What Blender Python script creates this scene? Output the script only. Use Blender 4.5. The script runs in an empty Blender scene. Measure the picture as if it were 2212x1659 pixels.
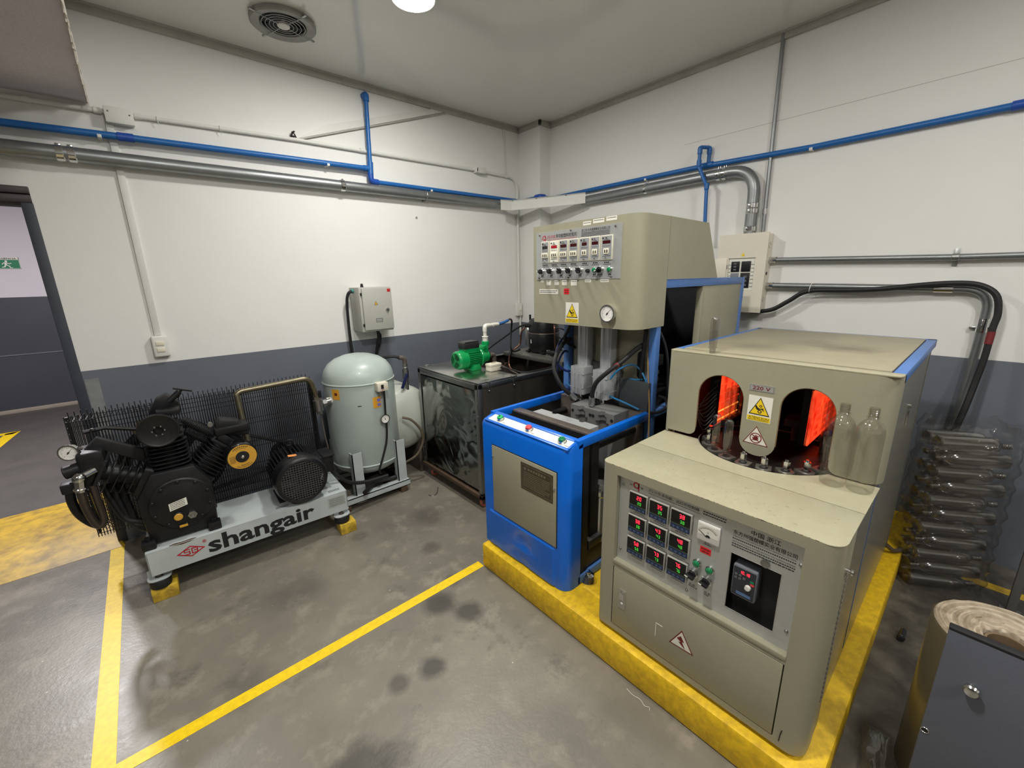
import bpy, bmesh, math, random
from mathutils import Vector, Matrix

random.seed(7)
PI = math.pi
R_ = math.radians
scene = bpy.context.scene
COL = scene.collection

# ------------------------------------------------------------------ camera, light, exposure
cam_d = bpy.data.cameras.new('camera')
cam = bpy.data.objects.new('camera', cam_d)
COL.objects.link(cam)
right = Vector((0.749668170935786, -0.66150315151365, -0.020278412741194837))
down = Vector((-0.1781363918123979, -0.17217899898980488, -0.9688249677929077))
fwd = Vector((0.6373892526532379, 0.7299095648396299, -0.24691489982941311))
cam.matrix_world = Matrix((
    (right.x, -down.x, -fwd.x, 0.0),
    (right.y, -down.y, -fwd.y, 0.0),
    (right.z, -down.z, -fwd.z, 1.6),
    (0, 0, 0, 1)))
cam_d.sensor_fit = 'HORIZONTAL'
cam_d.sensor_width = 36.0
cam_d.lens = 898.7195 * 36.0 / 2212.0
cam_d.clip_start = 0.02
cam_d.clip_end = 60
scene.camera = cam

world = bpy.data.worlds.new('world')
scene.world = world
world.use_nodes = True
world.node_tree.nodes['Background'].inputs[0].default_value = (0.55, 0.6, 0.7, 1)
world.node_tree.nodes['Background'].inputs[1].default_value = 0.15

scene.cycles.transparent_max_bounces = 40
vs = scene.view_settings
vs.view_transform = 'Standard'
vs.look = 'None'
vs.exposure = 0.22
vs.gamma = 1.0
vs.use_curve_mapping = False


def area_light(name, loc, size, power, color=(1, 0.975, 0.93), spread=180):
    d = bpy.data.lights.new(name, 'AREA')
    d.shape = 'DISK'
    d.size = size
    d.energy = power
    d.color = color
    d.spread = R_(spread)
    o = bpy.data.objects.new(name, d)
    COL.objects.link(o)
    o.location = loc
    return o


# ceiling downlights: the one in view, three more of the same kind along the room, one in the next room, one added under the soffit
LAMPS = [((1.372, 2.30, 3.05), 27), ((0.45, 0.72, 3.05), 36), ((1.75, -0.55, 3.05), 18), ((0.6, -1.9, 3.05), 34)]
for (lx, ly, lz), lp in LAMPS:
    area_light('downlight_or_fill', (lx, ly, lz - 0.022), 0.22, lp, (1, 0.985, 0.945))
area_light('downlight_or_fill', (-0.9, 5.6, 2.97), 0.22, 100, (1.0, 0.965, 1.0))
area_light('downlight_or_fill', (-1.3, 0.9, 2.55), 0.22, 16, (1, 0.97, 0.95), 158)  # added lamp with no known fixture, brightens the floor on the left


# ------------------------------------------------------------------ materials
def lin(c):
    return tuple((v / 255 / 12.92) if v / 255 <= 0.04045 else ((v / 255 + 0.055) / 1.055) ** 2.4 for v in c)


MATS = {}


def mat(name, rgb, rough=0.5, metal=0.0, var=0.0, vscale=6.0, bump=0.0, bscale=40.0, emit=0.0, coat=0.0, rgb2=None, rvar=0.0, spec=0.5, detail=4.0):
    """Principled surface; var mixes towards rgb2 (or a darker tone) with noise, bump adds fine relief."""
    m = bpy.data.materials.new(name)
    m.use_nodes = True
    nt = m.node_tree
    b = nt.nodes['Principled BSDF']
    c = lin(rgb)
    b.inputs['Base Color'].default_value = (*c, 1)
    b.inputs['Roughness'].default_value = rough
    b.inputs['Metallic'].default_value = metal
    b.inputs['Coat Weight'].default_value = coat
    b.inputs['Specular IOR Level'].default_value = spec
    if emit:
        b.inputs['Emission Color'].default_value = (*c, 1)
        b.inputs['Emission Strength'].default_value = emit
    if var or bump or rvar:
        tc = nt.nodes.new('ShaderNodeTexCoord')
    if var or rvar:
        n = nt.nodes.new('ShaderNodeTexNoise')
        n.inputs['Scale'].default_value = vscale
        n.inputs['Detail'].default_value = detail
        n.inputs['Roughness'].default_value = 0.62
        nt.links.new(tc.outputs['Object'], n.inputs['Vector'])
        rp = nt.nodes.new('ShaderNodeValToRGB')
        rp.color_ramp.elements[0].position = 0.38
        rp.color_ramp.elements[1].position = 0.66
        nt.links.new(n.outputs['Fac'], rp.inputs['Fac'])
        if var:
            mx = nt.nodes.new('ShaderNodeMix')
            mx.data_type = 'RGBA'
            c2 = lin(rgb2) if rgb2 else tuple(v * 0.55 for v in c)
            mx.inputs[6].default_value = (*c, 1)
            mx.inputs[7].default_value = tuple(c[i] + (c2[i] - c[i]) * var for i in range(3)) + (1,)
            nt.links.new(rp.outputs['Color'], mx.inputs[0])
            nt.links.new(mx.outputs[2], b.inputs['Base Color'])
        if rvar:
            mr = nt.nodes.new('ShaderNodeMapRange')
            mr.inputs['To Min'].default_value = rough
            mr.inputs['To Max'].default_value = min(1, rough + rvar)
            nt.links.new(n.outputs['Fac'], mr.inputs['Value'])
            nt.links.new(mr.outputs['Result'], b.inputs['Roughness'])
    if bump:
        n2 = nt.nodes.new('ShaderNodeTexNoise')
        n2.inputs['Scale'].default_value = bscale
        n2.inputs['Detail'].default_value = 3
        nt.links.new(tc.outputs['Object'], n2.inputs['Vector'])
        bp = nt.nodes.new('ShaderNodeBump')
        bp.inputs['Strength'].default_value = bump
        bp.inputs['Distance'].default_value = 0.01
        nt.links.new(n2.outputs['Fac'], bp.inputs['Height'])
        nt.links.new(bp.outputs['Normal'], b.inputs['Normal'])
    MATS[name] = m
    return m


WALL = mat('wall_white', (232, 231, 226), 0.7, var=0.10, vscale=1.6, rgb2=(200, 198, 190), bump=0.25, bscale=9)
GREYP = mat('wall_grey_paint', (108, 113, 122), 0.45, var=0.25, vscale=2.5, rgb2=(90, 95, 103), bump=0.15, bscale=10)
CEIL = mat('ceiling_gloss', (220, 219, 212), 0.13, var=0.15, vscale=1.2, rgb2=(196, 195, 187), spec=0.6)
SOFF = mat('soffit_matt', (214, 208, 214), 0.8, var=0.2, vscale=3, bump=0.3, bscale=60)
CORN = mat('cornice_dusty', (176, 173, 163), 0.6, var=0.4, vscale=8, rgb2=(140, 137, 126))
FARW = mat('far_wall_white', (220, 214, 221), 0.7, var=0.08, vscale=2)
FARG = mat('far_wall_grey', (70, 72, 80), 0.5, var=0.2, vscale=2)
JAMB = mat('door_frame_slate', (58, 62, 72), 0.55, var=0.3, vscale=7)
LINT = mat('lintel_brown', (52, 42, 42), 0.5, var=0.3, vscale=9)
YELP = mat('yellow_paint', (244, 200, 24), 0.45, var=0.55, vscale=34, rgb2=(176, 134, 30), rvar=0.2, detail=8)
YELL = mat('yellow_line_paint', (250, 214, 24), 0.42, var=0.4, vscale=45, rgb2=(205, 160, 30), detail=8)
YELF = mat('yellow_faded_paint', (220, 180, 44), 0.5, var=0.75, vscale=11, rgb2=(126, 100, 52), detail=8)
BEIGE = mat('beige_enamel', (157, 153, 130), 0.42, var=0.12, vscale=7, bump=0.05, bscale=220)
BEIGE2 = mat('beige_enamel_worn', (166, 161, 134), 0.45, var=0.35, vscale=26, rgb2=(150, 142, 118), bump=0.04, bscale=200, detail=9)
BLUE = mat('blue_enamel', (0, 102, 208), 0.32, var=0.15, vscale=5, coat=0.2)
BLUEF = mat('blue_frame_paint', (80, 122, 186), 0.38, var=0.15, vscale=8)
BLUEPIPE = mat('blue_pipe', (30, 100, 170), 0.38, var=0.1, vscale=5)
BLUEFIT = mat('blue_pipe_fitting', (28, 76, 164), 0.4)
GALV = mat('galvanised_steel', (150, 153, 153), 0.32, 0.8, var=0.3, vscale=12, rvar=0.15)
CHROME = mat('chrome', (212, 212, 210), 0.16, 1.0)
STEEL = mat('brushed_steel', (165, 166, 164), 0.32, 1.0, var=0.2, vscale=14, rvar=0.15)
DSTEEL = mat('dark_oiled_steel', (112, 102, 94), 0.42, 0.4, var=0.5, vscale=12, rgb2=(70, 62, 56))
ALU = mat('aluminium_panel', (196, 198, 196), 0.38, 0.55, var=0.12, vscale=30)
ALUM = mat('aluminium_profile', (196, 198, 198), 0.36, 0.35, var=0.2, vscale=10)
WHITEP = mat('white_plastic', (226, 224, 216), 0.42, var=0.12, vscale=14)
WHITEPAINT = mat('white_painted_conduit', (222, 221, 214), 0.5, var=0.1, vscale=6)
CREAM = mat('cream_enamel', (226, 219, 200), 0.45, var=0.08, vscale=8)
BLACK = mat('black_enamel', (20, 20, 22), 0.34, var=0.4, vscale=12, rgb2=(38, 37, 37), rvar=0.25, spec=0.35)
BLACKM = mat('black_matt', (20, 20, 22), 0.65)
DARKIN = mat('dark_interior', (30, 31, 34), 0.7, var=0.3, vscale=6)
RUBBER = mat('black_rubber', (22, 22, 23), 0.6)
PALE = mat('pale_grey_green_enamel', (178, 190, 184), 0.36, var=0.14, vscale=5, rgb2=(140, 150, 142), coat=0.15)
PALE2 = mat('pale_grey_tank_enamel', (188, 192, 182), 0.35, var=0.14, vscale=5)
FRAMEP = mat('compressor_frame_enamel', (182, 189, 188), 0.4, var=0.3, vscale=6, rgb2=(140, 148, 148))
BOXG = mat('control_box_grey', (178, 178, 168), 0.45, var=0.08, vscale=10)
BRASS = mat('dull_brass', (128, 120, 98), 0.34, 0.8, var=0.4, vscale=18, rgb2=(90, 84, 70))
COPPER = mat('copper', (126, 92, 76), 0.38, 0.8, var=0.4, vscale=20)
GREEN = mat('green_pump_paint', (8, 150, 78), 0.3, var=0.1, vscale=9, coat=0.2)
GREENL = mat('green_lamp_lens', (12, 120, 72), 0.2, coat=0.6)
GREENB = mat('green_button', (24, 190, 96), 0.35)
REDB = mat('red_button', (224, 62, 62), 0.4)
REDL = mat('red_label', (222, 38, 44), 0.5)
REDP = mat('red_print', (176, 26, 40), 0.55)
DKRED = mat('dark_red_print', (112, 26, 28), 0.55)
BLKP = mat('black_print', (24, 24, 26), 0.6)
GREYPR = mat('grey_print', (96, 96, 98), 0.6)
WHITEPR = mat('white_print', (236, 234, 226), 0.55)
YELS = mat('yellow_sign', (238, 204, 30), 0.5)
GOLD = mat('gold_label', (226, 172, 66), 0.42, 0.25, var=0.15, vscale=20)
ORANGE = mat('orange_label', (246, 160, 92), 0.5)
ORANGES = mat('orange_sticker', (232, 168, 52), 0.5)
PURPLE = mat('lilac_sticker', (130, 120, 200), 0.5)
BRONZE = mat('bronze_plate', (84, 76, 62), 0.4, 0.5, var=0.4, vscale=25, rgb2=(110, 100, 80))
BRONZEL = mat('bronze_plate_line', (140, 132, 110), 0.4, 0.5)
SIGNG = mat('exit_sign_green', (12, 122, 82), 0.5)
TAN = mat('raw_board_edge', (140, 112, 80), 0.7)
RUST = mat('rusty_steel', (98, 76, 58), 0.7, 0.2, var=0.6, vscale=14, rgb2=(62, 54, 48))
BROWNHOSE = mat('brown_hose', (92, 80, 66), 0.5)
TEAL = mat('teal_gland', (44, 134, 128), 0.45)
AIRBLUE = mat('blue_air_tube', (36, 112, 160), 0.35)
NAVY = mat('navy_tube', (26, 40, 92), 0.4)
LEVER = mat('navy_lever', (28, 36, 80), 0.4)
LCDRED = mat('dark_red_window', (62, 12, 14), 0.25)
LCDLIT = mat('lit_red_window', (150, 20, 24), 0.25, emit=0.25)
DISP = mat('black_display', (14, 14, 16), 0.2)
KEYP = mat('navy_keypad', (34, 48, 78), 0.35)
LEDR = mat('red_led', (255, 40, 60), 0.4, emit=2.4)
LEDG = mat('green_led', (70, 190, 60), 0.4, emit=0.7)
GREYPANEL = mat('grey_sheet_panel', (92, 95, 104), 0.45, var=0.3, vscale=3, rgb2=(72, 75, 84), bump=0.05, bscale=150)
CARD = mat('cardboard', (116, 96, 72), 0.75, var=0.2, vscale=9)
PAPER = mat('paper_label', (228, 226, 212), 0.65)
LAMPD = mat('lamp_diffuser', (255, 252, 244), 0.4, emit=9.0)
IVORY = mat('ivory_bezel', (228, 222, 198), 0.45)
PINK = mat('salmon_wheel', (196, 112, 82), 0.5)
WIRE = mat('black_wire', (16, 16, 17), 0.5)
PVC = mat('white_pvc', (232, 230, 220), 0.32)
FRAY = mat('frayed_plaster', (226, 220, 210), 0.85)


def glass_mat(name, rgb, rough, alpha, ior=1.45, tint=(1, 1, 1), milky=0):
    """Thin clear plastic: mostly see-through, with glossy reflections that strengthen at grazing angles."""
    m = bpy.data.materials.new(name)
    m.use_nodes = True
    nt = m.node_tree
    nt.nodes.clear()
    out = nt.nodes.new('ShaderNodeOutputMaterial')
    tr = nt.nodes.new('ShaderNodeBsdfTransparent')
    tr.inputs[0].default_value = (*tint, 1)
    gl = nt.nodes.new('ShaderNodeBsdfPrincipled')
    gl.inputs['Base Color'].default_value = (*lin(rgb), 1)
    gl.inputs['Roughness'].default_value = rough
    gl.inputs['Specular IOR Level'].default_value = 0.8
    fr = nt.nodes.new('ShaderNodeLayerWeight')
    fr.inputs['Blend'].default_value = 0.17
    mr = nt.nodes.new('ShaderNodeMapRange')
    mr.inputs['To Min'].default_value = alpha
    mr.inputs['To Max'].default_value = min(1.0, alpha + 0.45)
    nt.links.new(fr.outputs['Facing'], mr.inputs['Value'])
    mix = nt.nodes.new('ShaderNodeMixShader')
    nt.links.new(mr.outputs['Result'], mix.inputs[0])
    nt.links.new(tr.outputs[0], mix.inputs[1])
    if milky == 0:
        gl.inputs['Base Color'].default_value = (0, 0, 0, 1)
    gg = nt.nodes.new('ShaderNodeBsdfGlossy')
    gg.inputs['Roughness'].default_value = rough
    gg.inputs['Color'].default_value = (0.9, 0.9, 0.9, 1)
    m2 = nt.nodes.new('ShaderNodeMixShader')
    m2.inputs[0].default_value = 0.6
    nt.links.new(gl.outputs[0], m2.inputs[1])
    nt.links.new(gg.outputs[0], m2.inputs[2])
    nt.links.new(m2.outputs[0], mix.inputs[2])
    nt.links.new(mix.outputs[0], out.inputs['Surface'])
    return m


PET = glass_mat('clear_pet', (190, 195, 190), 0.05, 0.07, tint=(0.945, 0.94, 0.925))
PETP = glass_mat('clear_preform_pet', (190, 195, 190), 0.05, 0.14, tint=(0.86, 0.85, 0.83))
PETS = glass_mat('smoky_wrapped_pet', (150, 140, 130), 0.20, 0.34, tint=(0.84, 0.79, 0.74))
FILM = glass_mat('clear_film', (190, 188, 186), 0.10, 0.09, tint=(0.98, 0.977, 0.972))
ROLLFILM = glass_mat('amber_film_wall', (120, 104, 66), 0.2, 0.35, tint=(0.72, 0.66, 0.5))


def floor_material():
    m = mat('floor_concrete', (128, 124, 114), 0.34)
    nt = m.node_tree
    b = nt.nodes['Principled BSDF']
    N, L = nt.nodes.new, nt.links.new
    tc = N('ShaderNodeTexCoord')

    def noise(scale, detail, rough=0.6):
        n = N('ShaderNodeTexNoise')
        n.inputs['Scale'].default_value = scale
        n.inputs['Detail'].default_value = detail
        n.inputs['Roughness'].default_value = rough
        L(tc.outputs['Object'], n.inputs['Vector'])
        return n

    def mix(fac, a, c, clampcol=None):
        x = N('ShaderNodeMix')
        x.data_type = 'RGBA'
        L(fac, x.inputs[0])
        if isinstance(a, tuple):
            x.inputs[6].default_value = (*a, 1)
        else:
            L(a, x.inputs[6])
        x.inputs[7].default_value = (*c, 1)
        return x.outputs[2]

    def ramp(src, p0, p1):
        r = N('ShaderNodeMapRange')
        r.inputs['From Min'].default_value = p0
        r.inputs['From Max'].default_value = p1
        L(src, r.inputs['Value'])
        return r.outputs['Result']

    n1 = noise(1.3, 6)
    n2 = noise(7, 8, 0.7)
    n3 = noise(60, 3)
    col = mix(ramp(n1.outputs['Fac'], 0.35, 0.68), lin((134, 128, 114)), lin((106, 101, 92)))
    col = mix(ramp(n2.outputs['Fac'], 0.52, 0.72), col, lin((150, 143, 127)))
    n4 = noise(3.4, 9, 0.75)
    col = mix(ramp(n4.outputs['Fac'], 0.56, 0.74), col, lin((86, 82, 75)))
    n5 = noise(28, 6, 0.7)
    col = mix(ramp(n5.outputs['Fac'], 0.60, 0.80), col, lin((96, 91, 83)))
    # oil stains, and broad darker patches on the right: (x, y, radius)
    nd = noise(9, 4)
    for (sx, sy, sr, k) in STAINS_AND_PATCHES:
        sub = N('ShaderNodeVectorMath')
        sub.operation = 'DISTANCE'
        L(tc.outputs['Object'], sub.inputs[0])
        sub.inputs[1].default_value = (sx, sy, 0)
        ad = N('ShaderNodeMath')
        ad.operation = 'MULTIPLY_ADD'
        L(nd.outputs['Fac'], ad.inputs[0])
        ad.inputs[1].default_value = sr * 1.1
        L(sub.outputs['Value'], ad.inputs[2])
        f = N('ShaderNodeMapRange')
        f.inputs['From Min'].default_value = sr * 1.75
        f.inputs['From Max'].default_value = sr * 1.1
        f.inputs['To Max'].default_value = k
        L(ad.outputs[0], f.inputs['Value'])
        col = mix(f.outputs['Result'], col, lin((52, 49, 47)))
    # scattered pale paint flecks
    v = N('ShaderNodeTexVoronoi')
    v.inputs['Scale'].default_value = 9
    v.inputs['Randomness'].default_value = 1
    L(tc.outputs['Object'], v.inputs['Vector'])
    fl = ramp(v.outputs['Distance'], 0.035, 0.022)
    col = mix(fl, col, lin((196, 192, 182)))
    L(col, b.inputs['Base Color'])
    rr = N('ShaderNodeMapRange')
    rr.inputs['To Min'].default_value = 0.24
    rr.inputs['To Max'].default_value = 0.5
    L(n2.outputs['Fac'], rr.inputs['Value'])
    L(rr.outputs['Result'], b.inputs['Roughness'])
    bp = N('ShaderNodeBump')
    bp.inputs['Strength'].default_value = 0.08
    bp.inputs['Distance'].default_value = 0.01
    L(n3.outputs['Fac'], bp.inputs['Height'])
    L(bp.outputs['Normal'], b.inputs['Normal'])
    return m


STAINS_AND_PATCHES = [(0.87, 1.60, 0.085, 0.75), (0.955, 1.46, 0.075, 0.7), (1.02, 1.70, 0.05, 0.5), (0.66, 1.31, 0.06, 0.75),
          (0.52, 1.34, 0.045, 0.55), (0.27, 1.13, 0.12, 0.7), (0.40, 1.10, 0.07, 0.4), (1.08, 2.02, 0.06, 0.45),
          (0.80, 2.45, 0.06, 0.4), (0.36, 2.2, 0.14, 0.28), (0.05, 1.75, 0.10, 0.3), (1.25, 2.35, 0.12, 0.3),
          (1.12, 0.62, 0.16, 0.25), (0.78, 0.8, 0.2, 0.15), (-0.8, 5.0, 0.7, 0.35), (-1.6, 6.4, 0.9, 0.4),
          (2.0, -0.40, 0.62, 0.8), (2.7, -0.5, 0.7, 0.8)]  # broad darkening of the right-hand floor
FLOOR = floor_material()


def top_material():
    """Beige lid enamel browned by heat in two patches."""
    m = mat('beige_lid_heat_stained', (160, 152, 126), 0.42, var=0.25, vscale=14, rgb2=(130, 122, 100), detail=7)
    nt = m.node_tree
    b = nt.nodes['Principled BSDF']
    src = b.inputs['Base Color'].links[0].from_socket
    tc = nt.nodes.new('ShaderNodeTexCoord')
    nz = nt.nodes.new('ShaderNodeTexNoise')
    nz.inputs['Scale'].default_value = 8
    nt.links.new(tc.outputs['Object'], nz.inputs['Vector'])
    for (c, r, k) in (((0.21, -0.157, 1.137), 0.12, 0.75), ((0.04, 0.146, 1.137), 0.12, 0.5), ((0.30, -0.01, 1.137), 0.12, 0.4)):
        d = nt.nodes.new('ShaderNodeVectorMath')
        d.operation = 'DISTANCE'
        nt.links.new(tc.outputs['Object'], d.inputs[0])
        d.inputs[1].default_value = c
        a = nt.nodes.new('ShaderNodeMath')
        a.operation = 'MULTIPLY_ADD'
        nt.links.new(nz.outputs['Fac'], a.inputs[0])
        a.inputs[1].default_value = 0.14
        nt.links.new(d.outputs['Value'], a.inputs[2])
        f = nt.nodes.new('ShaderNodeMapRange')
        f.inputs['From Min'].default_value = r + 0.09
        f.inputs['From Max'].default_value = 0.05
        f.inputs['To Max'].default_value = k
        nt.links.new(a.outputs[0], f.inputs['Value'])
        x = nt.nodes.new('ShaderNodeMix')
        x.data_type = 'RGBA'
        nt.links.new(f.outputs['Result'], x.inputs[0])
        nt.links.new(src, x.inputs[6])
        x.inputs[7].default_value = (*lin((84, 68, 58)), 1)
        src = x.outputs[2]
    nt.links.new(src, b.inputs['Base Color'])
    return m


LIDM = top_material()


def polished_material():
    """Dented polished stainless sheet: mirror with slow relief."""
    m = mat('dented_stainless', (150, 152, 150), 0.09, 1.0, var=0.25, vscale=4, rgb2=(96, 98, 96), rvar=0.12)
    nt = m.node_tree
    b = nt.nodes['Principled BSDF']
    tc = nt.nodes.new('ShaderNodeTexCoord')
    n = nt.nodes.new('ShaderNodeTexNoise')
    n.inputs['Scale'].default_value = 3.2
    n.inputs['Detail'].default_value = 1.5
    n.inputs['Distortion'].default_value = 1.2
    nt.links.new(tc.outputs['Object'], n.inputs['Vector'])
    bp = nt.nodes.new('ShaderNodeBump')
    bp.inputs['Strength'].default_value = 0.55
    bp.inputs['Distance'].default_value = 0.06
    nt.links.new(n.outputs['Fac'], bp.inputs['Height'])
    nt.links.new(bp.outputs['Normal'], b.inputs['Normal'])
    return m


INOX = polished_material()


def glow_material(name, c0, c1, strength, scale, axis):
    """Radiant heater reflector: glowing, banded by its lamps."""
    m = bpy.data.materials.new(name)
    m.use_nodes = True
    nt = m.node_tree
    b = nt.nodes['Principled BSDF']
    tc = nt.nodes.new('ShaderNodeTexCoord')
    w = nt.nodes.new('ShaderNodeTexNoise')
    mp = nt.nodes.new('ShaderNodeMapping')
    mp.inputs['Scale'].default_value = axis
    w.inputs['Scale'].default_value = scale
    w.inputs['Detail'].default_value = 2
    nt.links.new(tc.outputs['Object'], mp.inputs['Vector'])
    nt.links.new(mp.outputs['Vector'], w.inputs['Vector'])
    r = nt.nodes.new('ShaderNodeValToRGB')
    r.color_ramp.elements[0].position = 0.35
    r.color_ramp.elements[1].position = 0.72
    r.color_ramp.elements[0].color = (*c0, 1)
    r.color_ramp.elements[1].color = (*c1, 1)
    nt.links.new(w.outputs['Fac'], r.inputs['Fac'])
    b.inputs['Base Color'].default_value = (0.25, 0.03, 0.02, 1)
    nt.links.new(r.outputs['Color'], b.inputs['Emission Color'])
    b.inputs['Emission Strength'].default_value = strength
    return m


GLOW = glow_material('heater_glow', (0.70, 0.018, 0.006), (1.0, 0.11, 0.03), 0.85, 5, (8, 1, 3))
TUBE = mat('quartz_tube_lit', (255, 150, 60), 0.3, emit=1.6)

# ------------------------------------------------------------------ geometry helpers
FX = lambda x, y, z: Matrix(((0, 0, -1, x), (-1, 0, 0, y), (0, 1, 0, z), (0, 0, 0, 1)))   # face looking to -x: u=-y, v=+z
FY = lambda x, y, z: Matrix(((1, 0, 0, x), (0, 0, -1, y), (0, 1, 0, z), (0, 0, 0, 1)))    # face looking to -y: u=+x, v=+z
FZ = lambda x, y, z: Matrix(((1, 0, 0, x), (0, 1, 0, y), (0, 0, 1, z), (0, 0, 0, 1)))     # face looking up


def axes_from(d):
    d = Vector(d).normalized()
    a = Vector((0, 0, 1)) if abs(d.z) < 0.9 else Vector((1, 0, 0))
    u = d.cross(a).normalized()
    return u, d.cross(u).normalized(), d


class MB:
    def __init__(self):
        self.bm = bmesh.new()

    def _new(self, verts, faces, mi=0):
        vs = [self.bm.verts.new(v) for v in verts]
        fs = []
        for f in faces:
            try:
                ff = self.bm.faces.new([vs[i] for i in f])
                ff.material_index = mi
                fs.append(ff)
            except ValueError:
                pass
        return vs, fs

    def box(self, a, b, bev=0.0, mi=0, M=None, seg=2):
        x0, y0, z0 = a
        x1, y1, z1 = b
        x0, x1 = min(x0, x1), max(x0, x1)
        y0, y1 = min(y0, y1), max(y0, y1)
        z0, z1 = min(z0, z1), max(z0, z1)
        v = [(x0, y0, z0), (x1, y0, z0), (x1, y1, z0), (x0, y1, z0), (x0, y0, z1), (x1, y0, z1), (x1, y1, z1), (x0, y1, z1)]
        if M is not None:
            v = [M @ Vector(p) for p in v]
        vs, fs = self._new(v, [(0, 3, 2, 1), (4, 5, 6, 7), (0, 1, 5, 4), (1, 2, 6, 5), (2, 3, 7, 6), (3, 0, 4, 7)], mi)
        if bev > 0:
            es = list({e for f in fs for e in f.edges})
            r = bmesh.ops.bevel(self.bm, geom=es, offset=bev, segments=seg, affect='EDGES', profile=0.5, clamp_overlap=True)
            for f in r['faces']:
                f.material_index = mi
        return self

    def cyl(self, p0, p1, r, r2=None, seg=20, cap=True, mi=0):
        p0, p1 = Vector(p0), Vector(p1)
        r2 = r if r2 is None else r2
        u, w, d = axes_from(p1 - p0)
        v = []
        for p, rr in ((p0, r), (p1, r2)):
            for i in range(seg):
                a = 2 * PI * i / seg
                v.append(p + u * (rr * math.cos(a)) + w * (rr * math.sin(a)))
        f = [(i, (i + 1) % seg, seg + (i + 1) % seg, seg + i) for i in range(seg)]
        if cap:
            f += [tuple(reversed(range(seg))), tuple(range(seg, 2 * seg))]
        self._new(v, f, mi)
        return self

    def lathe(self, o, d, prof, seg=24, mi=0, M=None):
        """prof: list of (radius, distance along d)."""
        o = Vector(o)
        u, w, d = axes_from(d)
        v, f, rows = [], [], []
        for (r, h) in prof:
            if r < 1e-6:
                rows.append([len(v)])
                v.append(o + d * h)
            else:
                row = []
                for i in range(seg):
                    a = 2 * PI * i / seg
                    row.append(len(v))
                    v.append(o + d * h + u * (r * math.cos(a)) + w * (r * math.sin(a)))
                rows.append(row)
        for a, b in zip(rows, rows[1:]):
            for i in range(seg):
                j = (i + 1) % seg
                if len(a) == 1 and len(b) == 1:
                    continue
                if len(a) == 1:
                    f.append((a[0], b[j], b[i]))
                elif len(b) == 1:
                    f.append((a[i], a[j], b[0]))
                else:
                    f.append((a[i], a[j], b[j], b[i]))
        if M is not None:
            v = [M @ p for p in v]
        self._new(v, f, mi)
        return self

    def tube(self, pts, r, seg=10, mi=0, smooth=0, cap=True):
        """Round tube along a polyline, rounded by Catmull-Rom when smooth > 0."""
        P = [Vector(p) for p in pts]
        if smooth:
            Q = []
            for i in range(len(P) - 1):
                a = P[i - 1] if i else P[0] * 2 - P[1]
                b, c = P[i], P[i + 1]
                e = P[i + 2] if i + 2 < len(P) else P[-1] * 2 - P[-2]
                for k in range(smooth):
                    t = k / smooth
                    Q.append(0.5 * ((2 * b) + (c - a) * t + (2 * a - 5 * b + 4 * c - e) * t * t + (3 * b - a - 3 * c + e) * t ** 3))
            Q.append(P[-1])
            P = Q
        u = None
        v, f = [], []
        n = len(P)
        for i, p in enumerate(P):
            d = (P[min(i + 1, n - 1)] - P[max(i - 1, 0)]).normalized()
            if u is None:
                u = axes_from(d)[0]
            u = (u - d * u.dot(d)).normalized()
            w = d.cross(u)
            k = 1.0
            if 0 < i < n - 1:
                c = (P[i] - P[i - 1]).normalized().dot((P[i + 1] - P[i]).normalized())
                k = 1 / max(0.6, math.sqrt(max(0.0, (1 + c) / 2)))
            for s in range(seg):
                a = 2 * PI * s / seg
                v.append(p + (u * math.cos(a) + w * math.sin(a)) * (r * (k if not smooth else 1)))
        for i in range(n - 1):
            for s in range(seg):
                t = (s + 1) % seg
                f.append((i * seg + s, i * seg + t, (i + 1) * seg + t, (i + 1) * seg + s))
        if cap:
            f += [tuple(reversed(range(seg))), tuple(range((n - 1) * seg, n * seg))]
        self._new(v, f, mi)
        return self

    def bend(self, pts, rad, r, seg=12, mi=0, k=6):
        """Pipe along straight runs with circular bends of radius rad."""
        P = [Vector(p) for p in pts]
        out = [P[0]]
        for i in range(1, len(P) - 1):
            a, b, c = P[i - 1], P[i], P[i + 1]
            d1, d2 = (a - b).normalized(), (c - b).normalized()
            ang = d1.angle(d2)
            t = min(rad / math.tan(ang / 2), (a - b).length * 0.49, (c - b).length * 0.49)
            s, e = b + d1 * t, b + d2 * t
            for j in range(k + 1):
                q = j / k
                out.append(s * (1 - q) ** 2 + b * (2 * q * (1 - q)) + e * q * q)
        out.append(P[-1])
        return self.tube(out, r, seg, mi)

    def torus(self, o, d, R, r, seg=28, rs=8, mi=0):
        u, w, d = axes_from(d)
        o = Vector(o)
        v, f = [], []
        for i in range(seg):
            a = 2 * PI * i / seg
            e = u * math.cos(a) + w * math.sin(a)
            for j in range(rs):
                b = 2 * PI * j / rs
                v.append(o + e * (R + r * math.cos(b)) + d * (r * math.sin(b)))
        for i in range(seg):
            for j in range(rs):
                f.append((i * rs + j, ((i + 1) % seg) * rs + j, ((i + 1) % seg) * rs + (j + 1) % rs, i * rs + (j + 1) % rs))
        self._new(v, f, mi)
        return self

    def prism(self, poly, M, z0, z1, mi=0, bev=0.0):
        """poly (u, v) in frame M, from depth z0 to z1 along the frame's outward axis."""
        n = len(poly)
        area = sum(poly[i][0] * poly[(i + 1) % n][1] - poly[(i + 1) % n][0] * poly[i][1] for i in range(n))
        if area < 0:
            poly = poly[::-1]
        if z0 > z1:
            z0, z1 = z1, z0
        v = [M @ Vector((p[0], p[1], z0)) for p in poly] + [M @ Vector((p[0], p[1], z1)) for p in poly]
        f = [(i, (i + 1) % n, n + (i + 1) % n, n + i) for i in range(n)]
        f += [tuple(reversed(range(n))), tuple(range(n, 2 * n))]
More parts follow.
